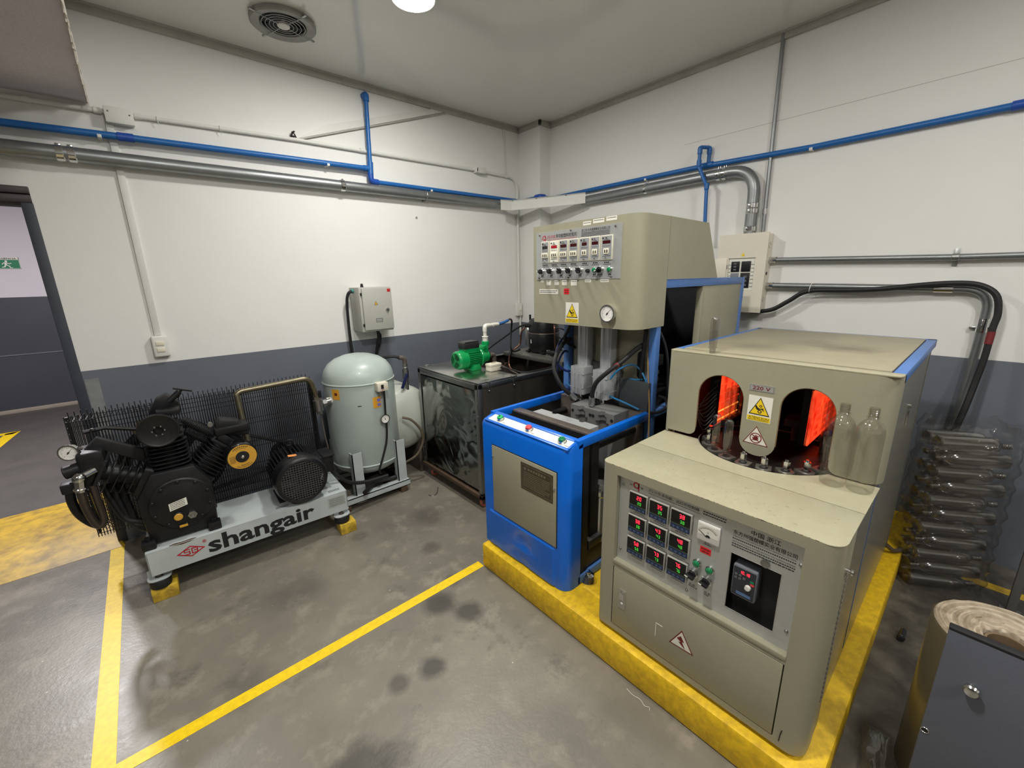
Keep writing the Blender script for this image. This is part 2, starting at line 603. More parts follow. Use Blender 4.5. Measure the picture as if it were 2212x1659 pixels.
        vs, fs = self._new(v, f, mi)
        if bev:
            es = list({e for ff in fs for e in ff.edges})
            r = bmesh.ops.bevel(self.bm, geom=es, offset=bev, segments=2, affect='EDGES', profile=0.5, clamp_overlap=True)
            for ff in r['faces']:
                ff.material_index = mi
        return self

    def rect(self, M, u0, v0, u1, v1, t=0.0006, mi=0):
        return self.prism([(u0, v0), (u1, v0), (u1, v1), (u0, v1)], M, 0, t, mi)

    def ball(self, c, r, seg=14, mi=0, sc=(1, 1, 1)):
        n = seg // 2
        prof = [(r * math.sin(PI * i / n), -r * math.cos(PI * i / n)) for i in range(n + 1)]
        S = Matrix.Translation(Vector(c)) @ Matrix.Diagonal((*sc, 1))
        return self.lathe((0, 0, 0), (0, 0, 1), prof, seg, mi, S)

    def text(self, M, body, size, u, v, align='LEFT', mi=0, t=0.0004, w=None, bold=0.0):
        """Lettering: glyph outlines laid on the frame at (u, v); w squeezes it to that width."""
        c = bpy.data.curves.new('glyphs', 'FONT')
        c.body = body
        c.size = 1.0
        c.align_x = align
        c.resolution_u = 2
        c.offset = bold / size
        o = bpy.data.objects.new('glyphs', c)
        COL.objects.link(o)
        dg = bpy.context.evaluated_depsgraph_get()
        me = bpy.data.meshes.new_from_object(o.evaluated_get(dg))
        s = size
        if w and me.vertices:
            xs = [q.co.x for q in me.vertices]
            s = w / max(1e-6, max(xs) - min(xs))
        vs = [M @ Vector((u + q.co.x * s, v + q.co.y * size, t)) for q in me.vertices]
        self._new(vs, [tuple(p.vertices) for p in me.polygons], mi)
        bpy.data.objects.remove(o)
        bpy.data.curves.remove(c)
        bpy.data.meshes.remove(me)
        return self

    def scribble(self, M, u0, v, u1, h, mi=0, t=0.0005, word=3.0):
        """A line of print too small to read: a row of short bars."""
        u = u0
        while u < u1 - h * 0.6:
            w = min(h * random.uniform(1.0, word), u1 - u)
            self.prism([(u, v), (u + w, v), (u + w, v + h), (u, v + h)], M, t * 0.5, t, mi)
            u += w + h * 0.5
        return self

    def add(self, other):
        return self

    def mesh(self, name, mats):
        me = bpy.data.meshes.new(name)
        bmesh.ops.recalc_face_normals(self.bm, faces=self.bm.faces[:])
        self.bm.to_mesh(me)
        self.bm.free()
        for m in (mats if isinstance(mats, (list, tuple)) else [mats]):
            me.materials.append(m)
        for p in me.polygons:
            p.use_smooth = True
        me.set_sharp_from_angle(angle=R_(34))
        return me


WM = {}


def thing(name, label, cat, loc=(0, 0, 0), rz=0.0, group=None):
    o = bpy.data.objects.new(name, None)
    o.empty_display_size = 0.1
    COL.objects.link(o)
    o.location = loc
    o.rotation_euler = (0, 0, rz)
    o['label'] = label
    o['category'] = cat
    if group:
        o['group'] = group
    WM[o] = Matrix.Translation(Vector(loc)) @ Matrix.Rotation(rz, 4, 'Z')
    return o


def part(name, mb, mats, parent=None, label=None, local=False, kind=None):
    me = mb.mesh(name, mats)
    o = bpy.data.objects.new(name, me)
    COL.objects.link(o)
    if parent is not None:
        o.parent = parent
        M = WM[parent]
        if not local:
            me.transform(M.inverted())
        WM[o] = M
    if label:
        o['label'] = label
    if kind is None and parent is not None and (name in ('lettering', 'emblem', 'meter_print', 'handwriting', 'caption') or name.endswith('_print')):
        kind = 'stuff'          # flat print: letters too small to pick apart singly
    if kind:
        o['kind'] = kind
    return o


def pieces(name, mb, mats, parent=None, label=None, local=False):
    """Like part(), but every separate piece of the builder becomes a part of its own."""
    bm = mb.bm
    seen, groups = set(), []
    for f in bm.faces:
        if f in seen:
            continue
        st, g = [f], []
        seen.add(f)
        while st:
            x = st.pop()
            g.append(x)
            for e in x.edges:
                for y in e.link_faces:
                    if y not in seen:
                        seen.add(y)
                        st.append(y)
        groups.append(g)
    out = []
    for g in groups:
        b = MB()
        mp = {}
        for f in g:
            vs = []
            for v in f.verts:
                if v not in mp:
                    mp[v] = b.bm.verts.new(v.co)
                vs.append(mp[v])
            nf = b.bm.faces.new(vs)
            nf.material_index = f.material_index
        out.append(part(name, b, mats, parent, label, local))
    bm.free()
    return out


def single(name, mb, mats, label, cat, group=None):
    """A thing that is one mesh: origin moved to the middle of its base."""
    o = part(name, mb, mats)
    me = o.data
    xs = [v.co for v in me.vertices]
    c = Vector(((min(v.x for v in xs) + max(v.x for v in xs)) / 2, (min(v.y for v in xs) + max(v.y for v in xs)) / 2, min(v.z for v in xs)))
    me.transform(Matrix.Translation(-c))
    o.location = c
    WM[o] = Matrix.Translation(c)
    o['label'] = label
    o['category'] = cat
    if group:
        o['group'] = group
    return o


def struct(name, mb, mats, parent=None):
    o = part(name, mb, mats, parent)
    if parent is None:
        o['kind'] = 'structure'
        WM[o] = Matrix.Identity(4)
    return o


def dup(o, loc, rz=None, label=None):
    c = o.copy()
    COL.objects.link(c)
    c.location = loc
    if rz is not None:
        c.rotation_euler = (0, 0, rz)
    if label:
        c['label'] = label
    for ch in o.children:
        d = ch.copy()
        COL.objects.link(d)
        d.parent = c
        for g in ch.children:
            e = g.copy()
            COL.objects.link(e)
            e.parent = d
    return c


def arc(cx, cy, r, a0, a1, n):
    return [(cx + r * math.cos(R_(a0 + (a1 - a0) * i / n)), cy + r * math.sin(R_(a0 + (a1 - a0) * i / n))) for i in range(n + 1)]


def rrect(u0, v0, u1, v1, r, n=4):
    return (arc(u1 - r, v1 - r, r, 0, 90, n) + arc(u0 + r, v1 - r, r, 90, 180, n) + arc(u0 + r, v0 + r, r, 180, 270, n) + arc(u1 - r, v0 + r, r, 270, 360, n))


def gauge(parent, M, r, needle=225, depth=0.03, local=False):
    """Round pressure gauge on frame M: case ring, white dial with ticks, needle."""
    o = M @ Vector((0, 0, 0))
    d = M.to_3x3() @ Vector((0, 0, 1))
    a = MB()
    a.lathe(o, d, [(0, 0), (r * 0.9, 0), (r * 0.92, depth * 0.7), (r * 1.08, depth * 0.8), (r * 1.08, depth), (r * 0.92, depth), (r * 0.9, depth * 0.85)], 28)
    g = part('pressure_gauge', a, CHROME, parent, 'chrome pressure gauge with white dial', local)
    D = M @ Matrix.Translation((0, 0, depth * 0.86))
    b = MB()
    b.lathe(D @ Vector((0, 0, 0)), d, [(0, 0), (r * 0.92, 0)], 28)
    part('dial', b, WHITEPR, g, None, local)
    c = MB()
    for i in range(19):
        t = R_(225 - 270 * i / 18)
        e, f2 = Vector((math.cos(t), math.sin(t), 0)), Vector((-math.sin(t), math.cos(t), 0))
        l0 = 0.68 if i % 3 else 0.58
        q = [e * (r * l0) - f2 * (r * 0.014), e * (r * 0.82) - f2 * (r * 0.014), e * (r * 0.82) + f2 * (r * 0.014), e * (r * l0) + f2 * (r * 0.014)]
        c.prism([(p.x, p.y) for p in q], D, 0, 0.0006)
    t = R_(needle)
    e, f2 = Vector((math.cos(t), math.sin(t), 0)), Vector((-math.sin(t), math.cos(t), 0))
    q = [e * (-r * 0.25) - f2 * (r * 0.05), e * (r * 0.62), e * (-r * 0.25) + f2 * (r * 0.05)]
    c.prism([(p.x, p.y) for p in q], D, 0, 0.0014)
    c.lathe(D @ Vector((0, 0, 0)), d, [(0, 0.002), (r * 0.1, 0.002), (r * 0.1, 0)], 12)
    part('needle', c, BLKP, g, None, local)
    return g


def screw(mb, M, u, v, r=0.004, mi=0, h=0.002):
    mb.lathe(M @ Vector((u, v, 0)), M.to_3x3() @ Vector((0, 0, 1)), [(r, 0), (r, h * 0.5), (r * 0.6, h), (0, h)], 10, mi)
    return mb


def knob(parent, M, u, v, r, turn=30, local=False, name='selector_knob', base=CHROME, h=0.03):
    """Panel selector switch: bright collar, black cap and a raised grip with a white pointer."""
    T = M @ Matrix.Translation((u, v, 0))
    d = M.to_3x3() @ Vector((0, 0, 1))
    o = T @ Vector((0, 0, 0))
    a = MB().lathe(o, d, [(r * 1.15, 0), (r * 1.15, h * 0.25), (r, h * 0.32), (r, h * 0.5), (0, h * 0.5)], 18)
    k = part(name, a, base, parent, None, local)
    Rt = T @ Matrix.Rotation(R_(turn), 4, 'Z')
    b = MB().lathe(T @ Vector((0, 0, h * 0.5)), d, [(r * 0.88, 0), (r * 0.85, h * 0.28), (0, h * 0.28)], 18)
    b.box((-r * 0.95, -r * 0.28, h * 0.7), (r * 0.95, r * 0.28, h * 1.25), r * 0.08, M=Rt)
    part('cap', b, BLACK, k, None, local)
    c = MB().box((r * 0.25, -r * 0.12, h * 1.25), (r * 0.97, r * 0.12, h * 1.29), M=Rt)
    part('pointer', c, WHITEPR, k, None, local)
    return k


def warning_sign(parent, M, u, v, w, h, banner=True, name='warning_sign'):
    """ATENCION plate: white card, yellow triangle with crushed hand and rollers, yellow banner."""
    T = M @ Matrix.Translation((u, v, 0))
    s = part(name, MB().rect(T, 0, 0, w, h, 0.0008), PAPER, parent, 'yellow ATENCION hazard sign')
    T = T @ Matrix.Translation((0, 0, 0.0008))
    b0 = h * 0.26
    tri = lambda k: [(w * 0.5 + (p[0] - w * 0.5) * k, (b0 + h * 0.28) + (p[1] - (b0 + h * 0.28)) * k) for p in ((w * 0.06, b0), (w * 0.94, b0), (w * 0.5, h * 0.95))]
    part('triangle_border', MB().prism(tri(1.0), T, 0, 0.0003), BLKP, s)
    y = MB().prism(tri(0.86), T, 0, 0.0006)
    y.rect(T, w * 0.02, h * 0.02, w * 0.98, h * 0.21, 0.0004)
    part('yellow_field', y, YELS, s)
    k = MB()
    for (cx, cy, rr) in ((0.52, 0.40, 0.085), (0.54, 0.62, 0.06)):
        n = 18
        k.prism(arc(w * cx, h * cy, w * rr, 0, 360, n)[:-1], T, 0, 0.0009)
    k.prism([(w * .30, h * .60), (w * .36, h * .64), (w * .42, h * .56), (w * .50, h * .52), (w * .66, h * .55), (w * .67, h * .52), (w * .55, h * .49), (w * .44, h * .45), (w * .37, h * .48)], T, 0, 0.0008)
    for i in range(3):
        k.prism([(w * (.57 + .03 * i), h * (.52 - .02 * i)), (w * (.70 - .01 * i), h * (.49 - .03 * i)), (w * (.70 - .01 * i), h * (.475 - .03 * i)), (w * (.57 + .03 * i), h * (.50 - .02 * i))], T, 0, 0.0008)
    k.text(T, 'ATENCION', h * 0.13, w * 0.08, h * 0.105, t=0.001, w=w * 0.84)
    k.text(T, 'RIESGO DE ATRAPAMIENTO', h * 0.07, w * 0.08, h * 0.04, t=0.001, w=w * 0.84)
    part('print', k, BLKP, s)
    y2 = MB()
    for (cx, cy, rr) in ((0.52, 0.40, 0.045), (0.54, 0.62, 0.03)):
        y2.prism(arc(w * cx, h * cy, w * rr, 0, 360, 14)[:-1], T, 0, 0.0012)
    part('roller_centre', y2, YELS, s)
    return s


SEG = {'0': 'abcdef', '1': 'bc', '2': 'abged', '3': 'abgcd', '4': 'fgbc', '5': 'afgcd', '6': 'afgedc', '7': 'abc', '8': 'abcdefg', '9': 'abcdfg'}


def digits(mb, M, txt, u, v, h, mi=0, t=0.0006):
    """Seven-segment figures."""
    w, k = h * 0.5, h * 0.11
    for ch in txt:
        if ch == '.':
            mb.rect(M, u, v, u + k, v + k, t, mi)
            u += k * 2
            continue
        P = {'a': (k * .6, h - k, w - k * .6, h), 'g': (k * .6, h / 2 - k / 2, w - k * .6, h / 2 + k / 2), 'd': (k * .6, 0, w - k * .6, k),
             'b': (w - k, h / 2 + k * .3, w, h - k * .5), 'c': (w - k, k * .5, w, h / 2 - k * .3), 'f': (0, h / 2 + k * .3, k, h - k * .5), 'e': (0, k * .5, k, h / 2 - k * .3)}
        for s in SEG.get(ch, ''):
            a = P[s]
            mb.rect(M, u + a[0], v + a[1], u + a[2], v + a[3], t, mi)
        u += w * 1.45
    return mb

# ================================================================== the setting
XW, YW, ZC, ZS, ZP = 3.32, 3.45, 3.05, 2.57, 1.122      # wall planes, ceiling, soffit, paint line
struct('floor', MB().box((-5.2, -4.0, -0.06), (5.0, 8.6, 0.0)), FLOOR)


def two_tone(name, boxes, zp=ZP, m=(WALL, GREYP)):
    mb = MB()
    for (a, b) in boxes:
        z0, z1 = a[2], b[2]
        if z0 < zp < z1:
            mb.box((a[0], a[1], z0), (b[0], b[1], zp), mi=1)
            mb.box((a[0], a[1], zp), (b[0], b[1], z1), mi=0)
        else:
            mb.box(a, b, mi=0 if z0 >= zp else 1)
    return struct(name, mb, list(m))


two_tone('wall_left', [((-0.328, YW, 0), (XW + 0.2, YW + 0.2, 3.1)), ((-1.45, YW, 2.112), (-0.328, YW + 0.2, 3.1)), ((-4.2, YW, 0), (-1.45, YW + 0.2, 3.1))])
two_tone('wall_right', [((XW, -3.9, 0), (XW + 0.2, YW, 3.1))], 1.128)
two_tone('wall_back', [((-4.2, -3.9, 0), (XW, -3.7, 3.1))])
two_tone('wall_side', [((-4.2, -3.7, 0), (-4.0, YW, 3.1))])
two_tone('wall_corner', [((3.172, 3.15, 0), (XW, YW, 3.05))])
struct('ceiling', MB().box((-0.014, -3.9, ZC), (XW + 0.2, YW + 0.2, ZC + 0.06)), CEIL)
sof = struct('ceiling_left', MB().box((-4.2, -3.9, ZS), (-0.014, YW, ZC + 0.06)), SOFF)
fr = MB()
y = YW - 0.01
while y > -0.6:
    n = random.uniform(0.012, 0.05)
    w = random.uniform(0.006, 0.02)
    fr.prism([(0.0, 0), (w, 0), (w * 0.5 + random.uniform(-0.006, 0.006), -n * random.uniform(0.4, 1.0))], FX(-0.014 - random.uniform(-0.002, 0.004), y, ZS + 0.002), -0.004, 0.0)
    fr.box((-0.017, y - w * 1.2, ZS - 0.004), (-0.010, y, ZS + 0.012))
    y -= w
fr = part('plaster_fringe', fr, FRAY, sof, 'frayed pale plaster along the soffit edge', kind='stuff')

# cornices
cb = MB()
cb.box((-0.014, YW - 0.022, ZC - 0.045), (3.15, YW, ZC - 0.004), 0.004)
cb.box((-0.014, YW - 0.034, ZC - 0.010), (3.15, YW, ZC), 0.002)
struct('trim_1', cb, CORN)
cb = MB()
cb.box((XW - 0.022, -3.7, ZC - 0.045), (XW, 3.15, ZC - 0.004), 0.004)
cb.box((XW - 0.034, -3.7, ZC - 0.010), (XW, 3.15, ZC), 0.002)
struct('trim_2', cb, CORN)
cb = MB()
cb.box((3.150, 3.128, ZC - 0.045), (3.172, YW, ZC), 0.003)
cb.box((3.150, 3.128, ZC - 0.045), (XW, 3.15, ZC), 0.003)
struct('trim_3', cb, CORN)

# next room seen through the doorway
two_tone('wall_far', [((-5.2, 8.3, 0), (3.5, 8.5, 3.2))], 1.489, (FARW, FARG))
struct('floor_far', MB().box((-5.0, 3.66, 0.0), (3.3, 8.3, 0.0006)), mat('far_floor_asphalt', (84, 80, 76), 0.55, var=0.4, vscale=4))
struct('wall_far_left', MB().box((-5.2, 3.65, 0), (-5.0, 8.3, 3.2)), FARW)
struct('wall_far_right', MB().box((3.3, 3.65, 0), (3.5, 8.3, 3.2)), FARW)
struct('ceiling_far', MB().box((-5.2, 3.65, 3.0), (3.5, 8.5, 3.06)), SOFF)
struct('trim_4', MB().box((-5.0, 8.292, 0.752), (3.3, 8.3, 0.764)), mat('far_wall_line', (120, 120, 126), 0.6))
struct('baseboard_far', MB().box((-5.0, 8.284, 0.0), (3.3, 8.3, 0.05), 0.003), mat('far_baseboard', (168, 158, 142), 0.6, var=0.4))

# doorway: slate painted lining and brown lintel
d = struct('door_1', MB().box((-0.372, YW - 0.006, 0), (-0.326, YW + 0.21, 2.035), 0.003), JAMB)
part('jamb', MB().box((-1.452, YW - 0.006, 0), (-1.406, YW + 0.21, 2.035), 0.003), JAMB, d)
lt = MB().box((-1.452, YW - 0.008, 2.035), (-0.328, YW + 0.21, 2.075), 0.003)
lt.box((-1.452, YW - 0.020, 2.078), (-0.328, YW + 0.21, 2.113), 0.003)
part('lintel', lt, LINT, d, 'dark brown lintel')
struct('trim_5', MB().box((-0.322, YW - 0.0015, 0.72), (-0.262, YW, 1.072)), mat('bare_plaster_patch', (136, 138, 138), 0.7, var=0.4, vscale=20))

struct('trim_6', MB().box((XW - 0.0006, -1.2, 2.551), (XW, 1.75, 2.5535)), mat('wall_joint_line', (176, 172, 164), 0.7))

# painted floor
fm = MB()
fm.box((-0.408, -0.5, 0), (-0.343, 3.38, 0.0012))
struct('floor_marking_left', fm, YELL)
struct('floor_marking_right', MB().box((-0.343, 1.672, 0), (1.216, 1.726, 0.0012)), YELL)
fm = MB()
v = [(-4.0, 3.385, 0.0012), (-0.34, 3.385, 0.0012), (-0.40, 3.62, 0.05), (-4.0, 3.62, 0.05), (-0.40, 4.1, 0.05), (-4.0, 4.1, 0.05), (-0.42, 4.44, 0.0012), (-4.0, 4.44, 0.0012), (-4.0, 3.385, 0), (-0.34, 3.385, 0), (-0.42, 4.44, 0), (-4.0, 4.44, 0)]
fm._new(v, [(0, 1, 2, 3), (3, 2, 4, 5), (5, 4, 6, 7), (8, 9, 1, 0), (10, 11, 7, 6), (9, 10, 6, 4, 2, 1), (11, 8, 0, 3, 5, 7)])
struct('floor_marking_threshold', fm, YELF)
fm = MB().prism([(-2.4, 7.28), (-1.29, 7.19), (-1.34, 7.09), (-2.4, 7.18)], FZ(0, 0, 0), 0, 0.0012)
fm.prism([(-1.29, 7.19), (-1.40, 7.15), (-1.55, 5.6), (-1.44, 5.6)], FZ(0, 0, 0), 0, 0.0012)
struct('floor_marking_far', fm, YELL)

# raised plinth under the two machines, painted yellow
pl = MB()
pl.box((1.216, 0.088, 0), (XW, 1.682, 0.146), 0.012, seg=2)
struct('floor_slab', pl, YELP)

# emergency exit sign in the next room
ES = FY(-1.475, 8.298, 1.842)
t = thing('exit_sign', 'green emergency exit sign with running figure on the far wall beyond the doorway', 'sign', (-1.26, 8.298, 1.842))
part('board', MB().rect(ES, 0, 0, 0.425, 0.140, 0.006), SIGNG, t)
T = ES @ Matrix.Translation((0, 0, 0.006))
q = MB().rect(T, 0, 0.108, 0.425, 0.140, 0.0006)
q.rect(T, 0, 0, 0.004, 0.14)
q.rect(T, 0.421, 0, 0.425, 0.14)
q.rect(T, 0, 0, 0.425, 0.004)
part('title_strip', q, PAPER, t)
q = MB()
q.text(T, 'SALIDA DE EMERGENCIA', 0.026, 0.02, 0.114, t=0.0012, w=0.385, bold=0.0006)
part('lettering', q, BLKP, t, 'dark lettering')
q = MB()
rx = 0.268
q.prism(arc(rx + 0.045, 0.090, 0.011, 0, 360, 14)[:-1], T, 0, 0.001)
for poly in ([(0.030, .078), (0.052, .080), (0.046, .044), (0.026, .046)],                   # trunk
             [(0.048, .078), (0.066, .064), (0.086, .070), (0.087, .063), (0.065, .055), (0.046, .068)],
             [(0.030, .078), (0.012, .068), (0.004, .052), (0.010, .050), (0.018, .062), (0.032, .070)],
             [(0.046, .046), (0.066, .036), (0.074, .014), (0.088, .016), (0.088, .010), (0.067, .008), (0.058, .030), (0.034, .044)],
             [(0.026, .048), (0.022, .028), (0.000, .022), (0.001, .014), (0.030, .020), (0.038, .042)]):
    q.prism([(rx + a, b) for a, b in poly], T, 0, 0.001)
part('running_figure', q, WHITEPR, t, 'white running figure')

# ================================================================== services on the left wall
YA = YW


def clip(mb, p, r, axis='x', wall='A'):
    x, y, z = p
    if wall == 'A':
        mb.box((x - 0.009, y - r * 0.4, z - r * 1.15), (x + 0.009, YA, z - r * 0.85), 0.001)
        mb.box((x - 0.009, y - r * 1.1, z - r * 1.15), (x + 0.009, y - r * 0.7, z - r * 0.2), 0.001)
    else:
        mb.box((x - r * 0.4, y - 0.009, z - r * 1.15), (XW, y + 0.009, z - r * 0.85), 0.001)
        mb.box((x - r * 1.1, y - 0.009, z - r * 1.15), (x - r * 0.7, y + 0.009, z - r * 0.2), 0.001)


# white conduits
t = thing('white_conduit', 'white conduit tight under the grey soffit, left of the square junction box', 'conduit', (-0.6, 3.435, 2.52))
part('pipe', MB().tube([(-1.6, 3.434, 2.515), (-0.5, 3.434, 2.527), (0.044, 3.434, 2.539)], 0.0125, 12), WHITEPAINT, t)
q = MB()
for x in (-0.26, 0.0):
    q.cyl((x, 3.434, 2.530 + 0.015 * (x + 0.5)), (x + 0.03, 3.434, 2.531 + 0.015 * (x + 0.5)), 0.016, seg=14)
part('collar', q, WHITEPAINT, t)
t = thing('white_conduit', 'long white conduit from the square junction box to the small corner box', 'conduit', (1.4, 3.434, 2.56))
part('pipe', MB().tube([(0.165, 3.434, 2.542), (1.03, 3.434, 2.572), (2.585, 3.434, 2.591)], 0.0125, 12), WHITEPAINT, t)
for x, z in ((0.17, 2.543), (1.49, 2.580)):
    part('collar', MB().cyl((x, 3.434, z), (x + 0.03, 3.434, z + 0.0004), 0.016, seg=14), WHITEPAINT, t)
for x, z in ((0.27, 2.546), (0.58, 2.557)):
    part('cable_tie', MB().torus((x, 3.434, z), (1, 0, 0), 0.0145, 0.002, 16, 6).tube([(x, 3.420, z - 0.012), (x + 0.008, 3.425, z - 0.034)], 0.0015, 5), WHITEPAINT, t)
t = thing('white_conduit', 'white conduit bending down the corner to the small switch', 'conduit', (3.1, 3.434, 1.3))
part('pipe', MB().bend([(2.70, 3.434, 2.588), (3.125, 3.434, 2.584), (3.125, 3.434, 1.335)], 0.12, 0.0125, 12, k=8), WHITEPAINT, t)
part('pipe', MB().cyl((3.14, 3.434, 1.19), (3.14, 3.434, 0.98), 0.011, seg=12), WHITEPAINT, t)
part('collar', MB().cyl((2.97, 3.434, 2.585), (3.0, 3.434, 2.585), 0.016, seg=14), WHITEPAINT, t)
t = thing('white_trunking', 'thin white trunking hanging down the left wall from the cornice near the corner', 'trunking', (2.97, 3.445, 2.6))
part('cover', MB().box((2.955, 3.438, 2.61), (2.985, 3.45, 3.005), 0.002), WHITEPAINT, t)
part('end_cap', MB().box((2.952, 3.434, 2.60), (2.988, 3.45, 2.625), 0.002), WHITEPAINT, t)

t = thing('junction_box', 'square white junction box on the left wall above the blue pipe', 'junction box', (0.102, 3.42, 2.478))
part('body', MB().box((0.044, 3.405, 2.482), (0.162, 3.45, 2.560), 0.004), WHITEPAINT, t)
part('lid', MB().box((0.042, 3.396, 2.480), (0.164, 3.406, 2.562), 0.003), WHITEPAINT, t)
for u, v in ((0.058, 2.535), (0.148, 2.53)):
    part('lid_screw', screw(MB(), FY(u, 3.396, v), 0, 0, 0.004), DSTEEL, t)
t = thing('junction_box', 'small white box joining conduits high on the left wall near the corner', 'junction box', (2.643, 3.42, 2.565))
part('body', MB().box((2.585, 3.398, 2.565), (2.70, 3.45, 2.616), 0.004), WHITEPAINT, t)
part('slot', MB().box((2.592, 3.396, 2.575), (2.600, 3.3985, 2.605)), BLACKM, t)
t = thing('white_trunking', 'flat white trunking from the junction box down to the double switch', 'trunking', (0.052, 3.44, 1.3))
part('cover', MB().box((0.036, 3.436, 1.295), (0.070, 3.45, 2.482), 0.002), WHITEPAINT, t)
t = thing('double_switch', 'white double light switch on the left wall at the end of the trunking', 'switch', (0.053, 3.43, 1.157))
part('plate', MB().box((0.014, 3.412, 1.160), (0.094, 3.45, 1.294), 0.010, seg=3), WHITEP, t)
for z in (1.247, 1.206):
    part('rocker', MB().box((0.033, 3.407, z - 0.013), (0.073, 3.414, z + 0.013), 0.002), IVORY, t)
t = thing('single_switch', 'small white switch low on the corner conduit', 'switch', (3.125, 3.43, 1.19))
part('plate', MB().box((3.078, 3.408, 1.195), (3.155, 3.45, 1.332), 0.006), WHITEP, t)
part('rocker', MB().box((3.105, 3.404, 1.250), (3.140, 3.410, 1.275), 0.001), IVORY, t)

# sloping white board and small hooks
BR = FY(0, 3.448, 0)
t = thing('brace_board', 'white board sloping up the left wall to the cornice', 'brace', (1.75, 3.44, 2.58))
part('board', MB().prism([(1.045, 2.585), (2.415, 3.052), (2.29, 3.050), (1.24, 2.705)], BR, 0, 0.014), WHITEPAINT, t)
part('board_shade_edge', MB().prism([(1.045, 2.584), (2.420, 3.050), (2.420, 3.040), (1.05, 2.574)], BR, 0, 0.018), CORN, t)  # grey strip: shade along the board's lower edge, put into the colour
t = thing('wall_clamp', 'small dark metal clamp on the wall at the low end of the sloping board', 'clamp', (1.02, 3.43, 2.585))
q = MB().box((1.000, 3.428, 2.588), (1.030, 3.45, 2.596), 0.001)
q.tube([(1.002, 3.43, 2.590), (1.012, 3.425, 2.612), (1.024, 3.43, 2.606), (1.034, 3.43, 2.584)], 0.004, 6)
q.cyl((1.008, 3.425, 2.61), (1.026, 3.43, 2.622), 0.006, seg=8)
part('hook', q, BLACK, t)
t = thing('wall_plug', 'small white plug stuck in the bare left wall', 'plug', (1.94, 3.44, 2.12))
part('stub', MB().cyl((1.948, 3.45, 2.127), (1.930, 3.425, 2.135), 0.010, 0.004, 10), WHITEP, t)

# blue compressed air pipe, left wall
rb = 0.0165
yb = 3.402
t = thing('blue_air_pipe', 'blue air pipe along the left wall with a short riser', 'pipe', (0.7, yb, 2.37))
part('pipe', MB().tube([(-1.6, yb, 2.359), (0.11, yb, 2.414), (1.50, yb, 2.449)], rb * 1.12, 14), BLUEPIPE, t)
part('riser', MB().tube([(1.545, yb, 2.44), (1.563, yb, 2.955)], rb, 14), BLUEPIPE, t)
part('pipe', MB().tube([(1.55, yb, 2.359), (3.155, yb, 2.366)], rb, 14), BLUEPIPE, t)
part('coupling', MB().cyl((0.075, yb, 2.4128), (0.145, yb, 2.415), rb * 1.38, seg=16), BLUEFIT, t)
q = MB().cyl((1.543, yb, 2.414), (1.548, yb, 2.498), rb * 1.35, seg=16)
q.cyl((1.49, yb, 2.449), (1.545, yb, 2.450), rb * 1.3, seg=16)
part('tee', q, BLUEPIPE, t)
part('elbow', MB().bend([(1.543, yb, 2.419), (1.541, yb, 2.360), (1.600, yb, 2.359)], 0.03, rb * 1.35, 14), BLUEFIT, t)
part('elbow', MB().bend([(1.562, yb, 2.92), (1.564, yb, 2.965), (1.565, YA, 2.967)], 0.02, rb * 1.4, 14), BLUEPIPE, t)
for x, z in ((0.0, 2.4105), (1.22, 2.442), (2.08, 2.361)):
    q = MB()
    clip(q, (x, yb, z), rb)
    part('pipe_clip', q, WHITEP, t)

# galvanised duct pipe, left wall
t = thing('galvanised_pipe', 'thick galvanised conduit along the left wall below the blue pipe', 'pipe', (0.8, 3.395, 2.24))
rg = 0.037
part('pipe', MB().tube([(-1.4, 3.37, 2.268), (0.0, 3.394, 2.290), (1.29, 3.398, 2.300), (2.87, 3.398, 2.312)], rg, 18), GALV, t)
for x, z, n in ((-0.19, 2.287, 2), (1.29, 2.300, 1)):
    q = MB()
    for k in range(n):
        q.lathe((x + k * 0.045, 3.394, z), (1, 0, 0.008), [(rg * 1.02, 0), (rg * 1.1, 0.003), (rg * 1.1, 0.030), (rg * 1.02, 0.034)], 18)
        q.box((x + k * 0.045 + 0.006, 3.39, z + rg * 1.05), (x + k * 0.045 + 0.028, 3.40, z + rg * 1.3), 0.001)
    part('coupling', q, CHROME, t)
q = MB()
q.torus((2.02, 3.398, 2.305), (1, 0, 0), rg * 1.05, 0.003, 20, 6)
q.box((2.01, 3.42, 2.26), (2.03, 3.45, 2.35), 0.001)
part('bracket', q, GALV, t)

# white sheet cover bridging the corner
t = thing('corner_cover', 'bent white sheet cover bridging the pipes in the corner', 'cover', (3.0, 3.0, 2.24))
pts = [(2.815, 3.335), (2.925, 3.300), (3.150, 2.800), (3.236, 2.630)]
q = MB()
rows = []
for j, (dz, pull) in enumerate(((0.0, -0.012), (0.006, 0.0), (0.085, 0.0), (0.094, -0.012))):
    rows.append([Vector((x + pull * 0.8, yy + pull * 0.6, 2.246 + dz + (0.004 if i == 3 else 0))) for i, (x, yy) in enumerate(pts)])
vv = [p for r in rows for p in r] + [p + Vector((0.002, 0.0015, 0)) for r in rows for p in r]
ff = []
for j in range(3):
    for i in range(3):
        ff.append((j * 4 + i, j * 4 + i + 1, (j + 1) * 4 + i + 1, (j + 1) * 4 + i))
        ff.append((16 + j * 4 + i, 16 + (j + 1) * 4 + i, 16 + (j + 1) * 4 + i + 1, 16 + j * 4 + i + 1))
q._new(vv, ff)
part('sheet', q, WHITEPAINT, t)
for x, yy, z in ((2.93, 3.288, 2.334), (3.15, 2.790, 2.334), (3.03, 3.06, 2.334)):
    part('fixing_screw', MB().ball((x, yy, z), 0.006, 8), DSTEEL, t)

